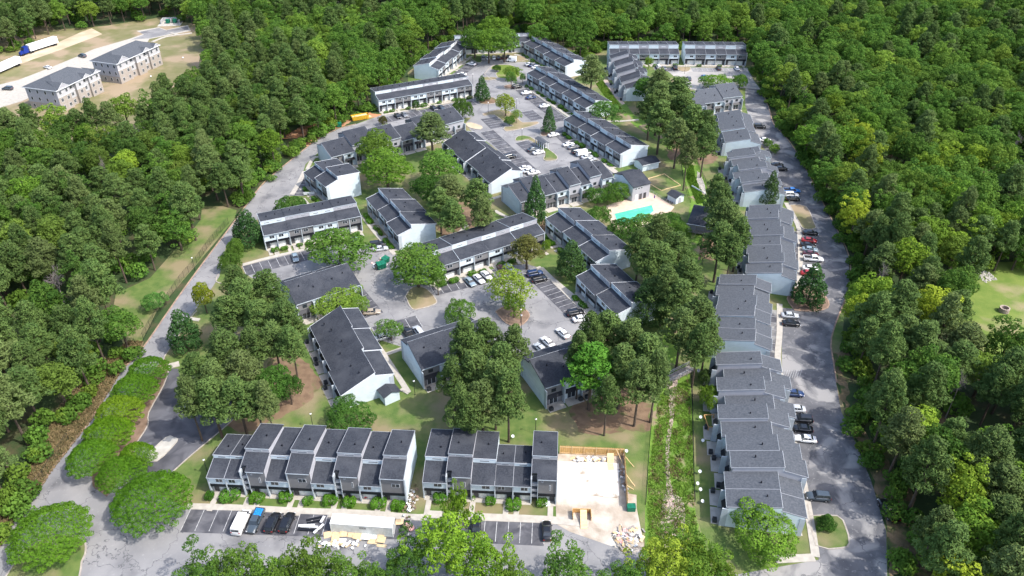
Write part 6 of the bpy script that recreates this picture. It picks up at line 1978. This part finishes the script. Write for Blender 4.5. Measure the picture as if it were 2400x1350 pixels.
debris('heap of white and pale demolition boards at the lower corner of the yard', rb(1755, 1065), 6, 6, 120, ['trim', 'woodlight', 'sidegrey', 'cardboard', 'woodgrey', 'concrete', 'pink'], 3, 1.6)
debris('scattered boards at the foot of the back hoarding', vb(1000, 530), 9, 1.5, 60, ['trim', 'woodlight', 'woodgrey'], 4)
debris('loose rubble along the right hoarding', vb(1490, 800), 1.2, 12, 70, ['woodgrey', 'trim', 'mulch'], 5)
debris('litter and rubble between the two bottom rows', ra(1900, 760), 3, 8, 90, ['bank', 'trim', 'mulch', 'concrete'], 6, .6)
debris('rubbish scattered round the green dumpster', rj(1500, 1085), 6, 6, 90, ['trim', 'black', 'cardboard', 'pink', 'woodgrey'], 7, .9)
debris('torn wrapping and scraps before the cardboard sheets', v2(1400, 520), 10, 1.6, 60, ['trim', 'cardboard', 'conttop'], 8, .8)
sheetobj('door_panel', 'pale board leaning by the last shrub', 'board', rb(1128, 790), .9, 1.6, .1, 'trim', z=.1, tilt=.5)
tagged(put('roll_of_insulation', MB().ball((0, 0, .35), .75, 8, 6, .55).ball((.9, -.6, .35), .8, 8, 6, .5).mesh('roll_of_insulation', 'pink', True), None, (*G(*v2(2100, 330)), .04)), 'pink insulation rolls at the right end of the container', 'insulation')
sheetobj('insulation_board', 'pinkish board lying by the container end', 'board', v2(2030, 290), 1.6, 1.4, .1, 'cardboard', z=.3)

# container with its own door end, ribs as parts
ca_ = Vector(G(*v2(1318, 388))); cb_ = Vector(G(*v2(1948, 436))); dd_ = (cb_ - ca_).normalized()
ct = thing('shipping_container', 'long white shipping container among the debris of the bottom parking area', 'container', (ca_.x, ca_.y, .04), math.atan2(dd_.y, dd_.x))
CL_ = 12.19
put('shell', MB().box(.06, CL_ - .06, .06, 2.38, .12, 2.5).mesh('shell', 'container'), ct)
put('roof', MB().box(0, CL_, 0, 2.44, 2.5, 2.59).mesh('roof', 'conttop'), ct)
put('bottom_rail', MB().box(0, CL_, -.02, .06, 0, .16).box(0, CL_, 2.38, 2.46, 0, .16).mesh('bottom_rail', 'container'), ct)
for k_ in range(42):
    for yy in (-.0, 2.385):
        put('rib', shared(('crib',), lambda m: m.box(0, .13, -.0, .055, .16, 2.5), 'rib', 'container'), ct, (.12 + k_ * .287, yy, 0))
for x_ in (0, CL_ - .12):
    for yy in (-.02, 2.34):
        put('corner_post', shared(('cpost',), lambda m: m.box(0, .12, 0, .12, 0, 2.52), 'corner_post', 'container'), ct, (x_, yy, 0))
for x_ in (.5, 1.1, 1.5, 2.0):
    put('lock_rod', shared(('crod',), lambda m: m.tube([(0, 0, .2), (0, 0, 2.45)], [.025, .025], 5), 'lock_rod', 'rim'), ct, (CL_ + .03, x_, 0))
put('label_plate', MB().box(5.8, 7.0, -.028, -.004, 1.62, 2.06).mesh('label_plate', 'acmetal'), ct)
# faint blue code letters above and below the plate
cu = bpy.data.curves.new('serial_text', 'FONT'); cu.body = 'CCKU'; cu.size = .36; cu.align_x = 'CENTER'; cu.extrude = .004
cu.materials.append(M['conttop'])
tmp_ = bpy.data.objects.new('serial_text', cu); COL.objects.link(tmp_)
bpy.context.view_layer.update()
tme = bpy.data.meshes.new_from_object(tmp_.evaluated_get(bpy.context.evaluated_depsgraph_get())); bpy.data.objects.remove(tmp_)
to = bpy.data.objects.new('serial_text', tme); COL.objects.link(to); to.parent = ct; to.location = (6.4, -.034, 1.71); to.rotation_euler = (math.pi / 2, 0, 0)
# cardboard sheets
for i, (zx, zy, w_, l_, a_, m_, lab) in enumerate([
    (1285, 415, 1.7, 1.5, .3, 'cardboard', 'leftmost cardboard sheet before the container'), (1370, 420, 1.6, 1.2, -.1, 'cardboard', 'pale cardboard sheet second from the left'), (1362, 460, 1.5, 1.3, .1, 'cardboard', 'cardboard sheet lying nearest the road on the left'),
    (1450, 400, 1.4, 1.9, .05, 'cardboard', 'brown cardboard box leaning on the container'), (1430, 475, 1.6, .8, 0, 'trim', 'white panel among the cardboard'), (1525, 418, 1.3, 1.7, -.15, 'cardboard', 'tilted cardboard sheet in the middle'),
    (1600, 440, 1.9, 1.6, -.3, 'cardboard', 'large bent cardboard sheet'), (1680, 450, 1.8, 1.4, -.1, 'conttop', 'white foam sheet in the middle right'), (1760, 455, 1.9, 1.5, .1, 'conttop', 'white foam sheet at the right'),
    (1750, 490, 1.9, 1.1, -.1, 'cardboard', 'cardboard sheet before the white foam'), (1835, 430, 1.3, .8, .1, 'cardboard', 'small brown piece against the container'), (1838, 480, 1.7, 1.4, -.15, 'cardboard', 'cardboard sheet near the right end'), (1842, 532, 1.9, .6, -.1, 'cardboard', 'narrow cardboard strip nearest the road')]):
    o = sheetobj('cardboard_sheet' if m_ == 'cardboard' else 'foam_sheet', lab, 'sheet', v2(zx, zy), w_, l_, a_, m_, z=.06 + .12 * (i % 4), t=.05, tilt=.35 if i in (3, 5) else rnd.uniform(-.08, .12), group='flattened packing before the container')
# gutter pieces
for i, (zx, zy, L_, a_, m_, lab) in enumerate([
    (1140, 252, 3.0, .28, 'black', 'upper black corrugated length in the heap of gutters'), (1145, 285, 3.0, .28, 'black', 'second black corrugated length in the heap of gutters'), (1060, 325, 3.2, .05, 'trim', 'long white gutter piece lying across the heap'),
    (1090, 340, 3.4, -.05, 'trim', 'lower long white gutter piece of the heap'), (1040, 372, 2.6, -.08, 'black', 'dark strip at the lower left of the heap'), (1130, 378, 2.4, .0, 'black', 'dark strip at the lower middle of the heap'), (1190, 365, 2.6, .95, 'trim', 'slanting white gutter piece at the right of the heap'), (1230, 270, 1.6, 1.3, 'trim', 'short white gutter piece at the upper right')]):
    x, y = G(*v2(zx, zy))
    o = put('gutter_length', MB().box(-L_ / 2, L_ / 2, -.22, .22, 0, .1).box(-L_ / 2, L_ / 2, -.22, -.16, .1, .2).box(-L_ / 2, L_ / 2, .16, .22, .1, .2).mesh('gutter_length', m_), None, (x, y, .05 + .05 * i), a_)
    tagged(o, lab, 'gutter piece', 'heap of gutter pieces')

# dumpsters


def dumpster(label, A, ang, m_, L_=2.2, W_=1.6, H_=1.5, h=.7, lid=True, name='dumpster'):
    x, y = G(*A, h)
    t = thing(name, label, 'dumpster', (x, y, .03), R_(ang))
    mb = MB(); mb.add([(-L_ / 2 * .94, -W_ / 2 * .8, .12), (L_ / 2 * .94, -W_ / 2 * .8, .12), (L_ / 2 * .94, W_ / 2 * .8, .12), (-L_ / 2 * .94, W_ / 2 * .8, .12), (-L_ / 2, -W_ / 2, H_), (L_ / 2, -W_ / 2, H_), (L_ / 2, W_ / 2, H_), (-L_ / 2, W_ / 2, H_)],
                      [(3, 2, 1, 0), (0, 1, 5, 4), (1, 2, 6, 5), (2, 3, 7, 6), (3, 0, 4, 7)])
    put('hull', mb.mesh('hull', m_), t)
    put('rim_band', MB().box(-L_ / 2 - .05, L_ / 2 + .05, -W_ / 2 - .05, -W_ / 2, H_ - .15, H_).box(-L_ / 2 - .05, L_ / 2 + .05, W_ / 2, W_ / 2 + .05, H_ - .15, H_).mesh('rim_band', m_), t)
    for k_ in range(int(L_ / .8)):
        for sy in (-1, 1):
            put('stiffener', shared(('dst', m_, H_), lambda m: m.box(-.05, .05, -.04, .04, .2, H_ - .1), 'stiffener', m_), t, (-L_ / 2 + .5 + k_ * .8, sy * (W_ / 2 - .02), 0))
    if lid:
        put('lid', MB().prism_x([(-W_ / 2, H_ + .0), (-W_ / 2, H_ + .06), (W_ / 2, H_ + .26), (W_ / 2, H_ + .2)], -L_ / 2, -.03).mesh('lid', m_), t)
        put('lid', MB().prism_x([(-W_ / 2, H_ + .0), (-W_ / 2, H_ + .06), (W_ / 2, H_ + .26), (W_ / 2, H_ + .2)], .03, L_ / 2).mesh('lid', m_), t)
    return t


dumpster('dark green dumpster in front of its twin, amid scattered rubbish', rj(1497, 1092), 30, 'greenmetal', 2.6, 2.0, 1.7)
dumpster('brighter green dumpster touching the dark one at the upper right', rj(1530, 1050), 60, 'greenmetal', 2.2, 1.7, 1.6)
yd = dumpster('open yellow roll off skip on the clay by the woods', ro(748, 290), 24, 'yellowmetal', 7.0, 2.5, 1.9, lid=False, name='roll_off_skip')
put('load', MB().box(-3.3, 3.3, -1.1, 1.1, 1.2, 1.3).box(-2, .5, -.9, .4, 1.3, 1.8).box(.6, 2.8, -.6, 1.0, 1.3, 1.7).mesh('load', 'cardboard'), yd)
dumpster('green dumpster by the wooden gate at the wood edge', ro(490, 380), 24, 'greenmetal', 2.0, 1.6, 1.5)
sheetobj('plywood_sheet', 'pale sheet on the grass beside the yellow skip', 'plywood', ro(850, 270), 1.6, 2.6, .6, 'woodlight', z=.05)
x, y = G(*ro(385, 425))
t = thing('wooden_gate', 'open brown wooden gate panels beside the green dumpster at the wood edge', 'gate', (x, y, 0), .6)
for i in range(10):
    put('board', shared(('gb',), lambda m: m.box(0, .36, -.03, .03, 0, 1.9), 'board', 'woodgrey'), t, (-2 + i * .4, 0, rnd.uniform(-.04, .04)))
for x_ in (-2.1, 0, 2.1):
    put('post', shared(('gp',), lambda m: m.box(-.08, .08, -.08, .08, 0, 2.1), 'post', 'woodlight'), t, (x_, .1, 0))
# refuse enclosure by the apartments
x, y = G(*rn(1605, 215))
t = thing('refuse_enclosure', 'walled refuse enclosure at the end of the pale apartment road', 'enclosure', (x, y, 0), .12)
for q in ((-5, 5, 3.6, 3.9), (-5, -4.7, -2, 3.6), (4.7, 5, -2, 3.6), (-.15, .15, 0, 3.6)):
    put('wall', MB().box(q[0], q[1], q[2], q[3], 0, 2.0).mesh('wall', 'aptgrey'), t)
put('slab', MB().box(-6, 6, -6, 4.2, 0, .06).mesh('slab', 'concrete_new'), t)
dumpster('left green dumpster inside the walled enclosure', rn(1575, 205), 100, 'greenmetal', 2.4, 2.0, 1.7)
dumpster('right green dumpster inside the walled enclosure', rn(1640, 200), 100, 'greenmetal', 2.4, 2.0, 1.7)

# satellite dishes and small ground lids behind the east row
dm = MB()
pts_ = []
for ring, (rr_, zz) in enumerate([(0.02, 0.0), (.2, .03), (.36, .09)]):
    for k_ in range(12):
        a_ = k_ * math.pi / 6; pts_.append((rr_ * math.cos(a_), rr_ * math.sin(a_), zz))
dm.add(pts_, [(i * 12 + k_, i * 12 + (k_ + 1) % 12, (i + 1) * 12 + (k_ + 1) % 12, (i + 1) * 12 + k_) for i in range(2) for k_ in range(12)] + [tuple(range(12))])
dish = dm.mesh('reflector', 'trim', True)
dpole = MB().tube([(0, 0, 0), (0, 0, .8)], [.04, .04], 6).mesh('mast', 'rim')
darm = MB().tube([(0, 0, 0), (0, -.35, .35)], [.02, .02], 4).box(-.05, .05, -.42, -.32, .32, .42).mesh('feed_arm', 'rim')
for q, lab in [(s5(462, 235), 'by the footbridge end'), (s5(480, 600), 'beside the bright green tree'), (s5(497, 785), 'level with the wooden patio frame'), (s5(474, 1030), 'below the middle of the longest east row'), (s5(455, 1125), 'just below the middle one, tilted'),
               (s5(478, 1172), 'last but one near the end wall'), (s5(494, 1265), 'nearest the end wall of the longest east row'), (rb(850, 245), 'on the lawn behind the short bottom row'), (vb(1540, 385), 'outside the back corner of the hoarding'),
               (rh(295, 905), 'left of the dark palm like bush'), (rg(1528, 497), 'by the right court front path'), (rn(1715, 540), 'on the dry field by the apartment block'), (rn(1415, 715), 'below the farther apartment block')]:
    x, y = G(*q, .8)
    t = thing('satellite_dish', 'white satellite dish on a short mast ' + lab, 'satellite dish', (x, y, 0), rnd.uniform(-.5, .5), 'satellite dishes')
    put('mast', dpole, t); o = put('reflector', dish, t, (0, 0, .85)); o.rotation_euler = (.6, 0, 0); put('feed_arm', darm, t, (0, 0, .85))
# patio frame
x, y = G(*rc(390, 150))
t = thing('patio_enclosure', 'orange timber patio frame behind the longest east row', 'enclosure', (x, y, 0), .05)
for a_ in ((-1.2, 1.2, -2, -1.85), (-1.2, 1.2, 1.85, 2), (-1.2, -1.05, -1.84, 1.84)):
    put('rail', MB().box(a_[0], a_[1], a_[2], a_[3], 1.0, 1.15).mesh('rail', 'wood'), t)
for q in ((-1.12, -1.92), (1.12, -1.92), (-1.12, 1.92), (1.12, 1.92), (-1.12, 0)):
    put('post', shared(('pfp',), lambda m: m.box(-.08, .08, -.08, .08, 0, 1.0), 'post', 'wood'), t, (q[0], q[1], 0))
# footbridge
a = Vector(G(*s5(165, 325), 1)); b = Vector(G(*s5(410, 205), 1)); d = b - a; L_ = d.length
t = thing('footbridge', 'weathered wooden footbridge over the rocky creek', 'footbridge', (a.x, a.y, 0), math.atan2(d.y, d.x))
n_ = int(L_ / .30)
for i in range(n_):
    put('plank', shared(('plk',), lambda m: m.box(0, .27, -1.0, 1.0, .95, 1.02), 'plank', 'woodgrey'), t, (i * .30, 0, rnd.uniform(-.01, .01)))
for sy in (-1, 1):
    put('beam', MB().box(-.2, L_ + .2, sy * .9 - .1, sy * .9 + .1, .6, .94).mesh('beam', 'woodgrey'), t)
    put('handrail', MB().box(-.2, L_ + .2, sy * 1.05 - .05, sy * 1.05 + .05, 1.95, 2.07).box(-.2, L_ + .2, sy * 1.05 - .03, sy * 1.05 + .03, 1.45, 1.55).mesh('handrail', 'sidegrey'), t)
    for i in range(5):
        put('post', shared(('fbp',), lambda m: m.box(-.06, .06, -.06, .06, .0, 2.0), 'post', 'woodgrey'), t, (i * L_ / 4, sy * 1.05, 0))
# white pipe across the upper creek
x0, y0 = G(*s4(845, 505)); x1, y1 = G(*s4(1000, 580))
tagged(put('drain_pipe', MB().tube([(x0, y0, .5), ((x0 + x1) / 2, (y0 + y1) / 2 - .6, .35), (x1, y1, .2)], [.28, .28, .28], 8).mesh('drain_pipe', 'trim', True)), 'white curved pipe across the upper creek bed', 'pipe')
x0, y0 = G(*s5(190, 1040)); x1, y1 = G(*s5(230, 1075))
tagged(put('fallen_log', MB().tube([(x0, y0, .2), (x1, y1, .25)], [.14, .1], 6).mesh('fallen_log', 'bark')), 'short dark log lying in the lower creek', 'log')

# mail kiosk
x, y = G(*s3(915, 1085))
t = thing('mail_kiosk', 'open mail kiosk with dark roof and white posts on the lot island', 'kiosk', (x, y, .12), R_(-61 + 0))
put('roof', MB().prism_x([(-1.3, 2.6), (-1.3, 2.72), (0, 3.2), (1.3, 2.72), (1.3, 2.6), (0, 3.06)], -3.2, 3.2).mesh('roof', 'shingle_b'), t)
for i in range(5):
    for sy in (-1, 1):
        put('post', shared(('mkp',), lambda m: m.box(-.09, .09, -.09, .09, 0, 2.66), 'post', 'trim'), t, (-2.9 + i * 1.45, sy * 1.05, 0))
for i in range(4):
    put('mailbox_bank', shared(('mkb',), lambda m: m.box(-.5, .5, -.2, .2, .5, 1.7), 'mailbox_bank', 'rim'), t, (-2.1 + i * 1.4, 0, 0))
# court outline
cr = px_poly([s4(372, 414), s4(543, 362), s4(722, 488), s4(575, 525), s4(512, 545), s4(385, 470)])
mb = MB(); ribbon(mb, cr + [cr[0]], -.12, .12, 0, .16)
tagged(put('court_edging', mb.mesh('court_edging', 'woodlight')), 'pale timber outline of the ball court in the grass', 'edging')
# stone ring in the meadow
x, y = G(2352, 730)
t = thing('stone_well_ring', 'round stone ring standing in the right hand meadow', 'stone ring', (x, y, 0))
for k_ in range(4):
    for i in range(14):
        a_ = (i + .5 * (k_ % 2)) * 2 * math.pi / 14
        o = put('stone', shared(('swr',), lambda m: m.box(-.16, .16, -.235, .235, 0, .31), 'stone', 'rock'), t, (1.1 * math.cos(a_), 1.1 * math.sin(a_), k_ * .33), a_)
# loungers and umbrella near the shed
for i in range(4):
    x, y = G(*s4(565 + i * 24, 640 + i * 14))
    t = thing('sun_lounger', f'dark sun lounger, {ORD[i]} from the left, stacked beside the small pool shed', 'lounger', (x, y, .03), R_(-40), 'sun loungers by the pool shed')
    put('seat', shared(('sl1',), lambda m: m.box(-.3, .3, -1.0, .4, .28, .34), 'seat', 'acmetal'), t)
    put('backrest', shared(('sl2',), lambda m: m.prism_x([(.4, .30), (.4, .36), (.95, .75), (.95, .69)], -.3, .3), 'backrest', 'acmetal'), t)
    for q in ((-.25, -.9), (.25, -.9), (-.25, .35), (.25, .35)):
        put('leg', shared(('sl3',), lambda m: m.box(-.03, .03, -.03, .03, 0, .28), 'leg', 'rim'), t, (q[0], q[1], 0))
x, y = G(*s4(432, 655))
t = thing('folded_parasol', 'folded purple parasol on the pool deck', 'parasol', (x, y, .06))
put('pole', MB().tube([(0, 0, 0), (0, 0, 2.3)], [.03, .03], 6).mesh('pole', 'rim'), t)
put('canopy', MB().tube([(0, 0, .9), (0, 0, 1.2), (0, 0, 2.4)], [.14, .26, .05], 8).mesh('canopy', mat('purple_cloth', (.12, .06, .22))), t)
x, y = G(*ra(1545, 735))
t = thing('red_chair', 'small red chair on the porch of the long bottom row', 'chair', (x, y, .05), .4)
put('seat', MB().box(-.3, .3, -.3, .3, .38, .46).mesh('seat', mat('red_plastic', (.40, .02, .03))), t); put('backrest', MB().box(-.3, .3, .26, .32, .46, 1.0).mesh('backrest', 'red'), t)
for q in ((-.25, -.25), (.25, -.25), (-.25, .25), (.25, .25)):
    put('leg', shared(('rcl',), lambda m: m.box(-.03, .03, -.03, .03, 0, .38), 'leg', 'black'), t, (q[0], q[1], 0))
# handrail ramp by the stepped block
x, y = G(*rj(885, 535))
t = thing('ramp', 'white walled ramp beside the steps of the stepped block', 'ramp', (x, y, 0), .1)
put('deck', MB().box(0, 3.6, 0, 1.4, .3, .4).mesh('deck', 'concrete_new'), t)
put('rail_wall', MB().box(0, 3.6, -.08, 0, .3, 1.3).mesh('rail_wall', 'trim'), t)
# palm like bush
for (q, lab) in ((rh(330, 965), 'grey green spiky bush below the footbridge end'),):
    x, y = G(*q, 1)
# steps to the narrow row
for i, q in enumerate([rj(672, 990), rj(820, 945), rj(872, 935)]):
    x, y = G(*q)
    t = thing('steps', ['leftmost', 'middle', 'rightmost'][i] + ' flight of concrete steps before the narrow row', 'steps', (x, y, 0), R_(23), 'steps before the narrow row')
    for k_ in range(5):
        put('step', MB().box(-.7, .7, -1.2 + k_ * .45, -.78 + k_ * .45, 0, .08 + .09 * k_).mesh('step', 'concrete'), t)

# ---------------- stuff: creek rocks, rank grass, litter of the bank, undergrowth at wood edges


from mathutils import noise as mnoise


def scatter_blades(name, poly, n, h, w_, material, seed, thin=-.7):
    r = np.random.default_rng(seed)
    P_ = np.array(poly); lo, hi = P_.min(0), P_.max(0)
    pts = []
    while len(pts) < n:
        q = r.uniform(lo, hi)
        if inside(poly, q[0], q[1]) and mnoise.noise(Vector((q[0] * .45, q[1] * .32, seed))) + .5 * mnoise.noise(Vector((q[0] * 1.3, q[1] * 1.1, seed + 9))) > thin:
            pts.append(q)
    p = np.array(pts); m_ = len(p)
    a = r.uniform(0, 6.28, m_)
    dx = np.stack([np.cos(a), np.sin(a), np.zeros(m_)], 1) * (w_ * r.uniform(.5, 1.2, m_))[:, None]
    base = np.concatenate([p, np.zeros((m_, 1))], 1)
    tip = base + np.stack([r.normal(0, h * .4, m_), r.normal(0, h * .4, m_), h * r.uniform(.4, 1.2, m_)], 1)
    V = np.stack([base - dx, base + dx, tip + dx * .3, tip - dx * .3], 1)
    me = bpy.data.meshes.new(name)
    me.vertices.add(m_ * 4); me.vertices.foreach_set('co', V.reshape(-1))
    me.loops.add(m_ * 4); me.loops.foreach_set('vertex_index', np.arange(m_ * 4, dtype=np.int32))
    me.polygons.add(m_); me.polygons.foreach_set('loop_start', np.arange(0, m_ * 4, 4, dtype=np.int32)); me.polygons.foreach_set('loop_total', np.full(m_, 4, dtype=np.int32))
    at = me.attributes.new('tone', 'FLOAT', 'FACE'); at.data.foreach_set('value', r.uniform(0, 1, m_).astype(np.float32))
    me.materials.append(M[material]); me.update(); me.validate()
    o = put(name, me); o['kind'] = 'stuff'
    return o


def scatter_rocks(name, poly, n, s0, s1_, material, seed):
    r = random.Random(seed); mb = MB()
    xs = [p[0] for p in poly]; ys = [p[1] for p in poly]
    k_ = 0
    while k_ < n:
        x, y = r.uniform(min(xs), max(xs)), r.uniform(min(ys), max(ys))
        if not inside(poly, x, y):
            continue
        k_ += 1
        s_ = r.uniform(s0, s1_)
        mb.add([(x + s_ * dx * r.uniform(.6, 1.1), y + s_ * dy * r.uniform(.6, 1.1), dz * s_ * r.uniform(.5, 1)) for dx, dy, dz in ((-1, -1, 0), (1, -1, 0), (1, 1, 0), (-1, 1, 0), (-.6, -.5, 1), (.6, -.6, 1), (.5, .6, 1), (-.6, .6, 1))],
               [(4, 5, 6, 7), (0, 1, 5, 4), (1, 2, 6, 5), (2, 3, 7, 6), (3, 0, 4, 7)])
    o = put(name, mb.mesh(name, material)); o['kind'] = 'stuff'


M['leaf_rank'] = leafmat('leaves_rank', (.055, .14, .012), (.12, .215, .028), (.2, .3, .05), trans=.2)
M['leaf_brush'] = leafmat('leaves_brush', (.10, .09, .04), (.24, .17, .09), (.2, .2, .08), trans=.1)
crk = px_poly([s5(150, 430), s5(120, 700), s5(70, 1000), s5(60, 1340), (1525, 1400), (1660, 1400), s5(430, 1340), s5(415, 900), s5(400, 500), s5(380, 300)])
scatter_blades('rank_grass_tufts', crk, 19000, .40, .10, 'leaf_rank', 1, -.35)
scatter_blades('dry_weeds', crk, 4500, .45, .09, 'leaf_brush', 14, .2)
scatter_blades('rank_grass_tufts', px_poly([s4(800, 250), s4(790, 420), s4(850, 560), s4(900, 690), s4(980, 680), s4(950, 560), s4(880, 400), s4(860, 270)]), 6000, .45, .12, 'leaf_rank', 2)
scatter_blades('rank_grass_tufts', px_poly([rm(190, 600), rm(260, 700), rm(400, 840), rm(440, 850), rm(350, 700), rm(250, 560)]), 4000, .5, .15, 'leaf_rank', 3)
bnk = px_poly([(337, 800), (281, 878), (219, 982), (178, 1034), (127, 1099), (92, 1152), (41, 1208), (0, 1284), (-40, 1300), (0, 1190), (70, 1090), (110, 1010), (180, 910), (240, 850), (300, 800)])
scatter_blades('dry_brush', bnk, 16000, .5, .12, 'leaf_brush', 4)
scatter_rocks('creek_stones', px_poly([s5(160, 1350), s5(210, 1180), s5(200, 980), s5(205, 800), s5(235, 620), s5(230, 450), s5(210, 340), s5(300, 300), s5(270, 480), s5(265, 620), s5(240, 760), s5(225, 900), s5(240, 1100), s5(260, 1200), s5(340, 1250), s5(360, 1350)]), 700, .06, .24, 'rock', 5)
scatter_rocks('creek_stones', px_poly([s4(905, 330), s4(900, 430), s4(930, 560), s4(1000, 590), s4(985, 480), s4(940, 370)]), 250, .1, .3, 'concrete_new', 6)
scatter_rocks('pale_rubble', px_poly([(2288, 632), (2320, 640), (2335, 655), (2310, 662), (2290, 650)]), 160, .1, .35, 'concrete_new', 7)

# low bushes where woods meet open ground: one clump pattern, many copies as one object of points
edge_pts = []
re2 = random.Random(9)
for i in range(len(LFW) - 1):
    a, b = Vector(LFW[i]), Vector(LFW[i + 1])
    L_ = (b - a).length
    if L_ > 200:
        continue
    for k_ in range(int(L_ / 2.2)):
        p = a + (b - a) * (k_ / max(1, int(L_ / 2.2)))
        x, y = p.x + re2.uniform(-3.0, 3.0), p.y + re2.uniform(-3.0, 3.0)
        if any(inside(q, x, y) for q in EXC) or abs(x) > (y + 70) * .6 + 10:
            continue
        edge_pts.append((x, y, re2.uniform(1.6, 4.2), re2.uniform(1.2, 2.6)))
n0 = 0
while n0 < 2600:
    x = re2.uniform(-300, 330); y = re2.uniform(75, 480)
    n0 += 1
    if abs(x) > (y + 70) * .62 + 8 or not inside(LFW, x, y) or any(inside(q, x, y) for q in EXC):
        continue
    edge_pts.append((x, y, re2.uniform(2.2, 5.5), re2.uniform(1.6, 3.2)))
PROTO['bushclump'] = [(MB().tube([(0, 0, 0), (0, 0, .6)], [.05, .03], 4).mesh('stem', 'bark'), proto_oak(s, H=2.2, Rc=1.6, nc=16, leaf=.32, flat=.42, zc=.5, crel=.36, low=-.6)[1], 2.2, 1.6) for s in (91, 92)]
seed_b = []
for k_ in range(2):
    x, y, H, r = edge_pts.pop()
    t = thing('wild_bush', ['wild bush at the lower end of the right hand wood edge', 'second wild bush at the lower right wood edge'][k_], 'bush', (x, y, 0))
    put('stem', PROTO['bushclump'][k_][0], t); put('crown', PROTO['bushclump'][k_][1], t)
scatter('undergrowth', 'bushclump', edge_pts)

print('objects', len(bpy.data.objects), 'cars', sum(1 for o in bpy.data.objects if o.get('category') == 'car'))
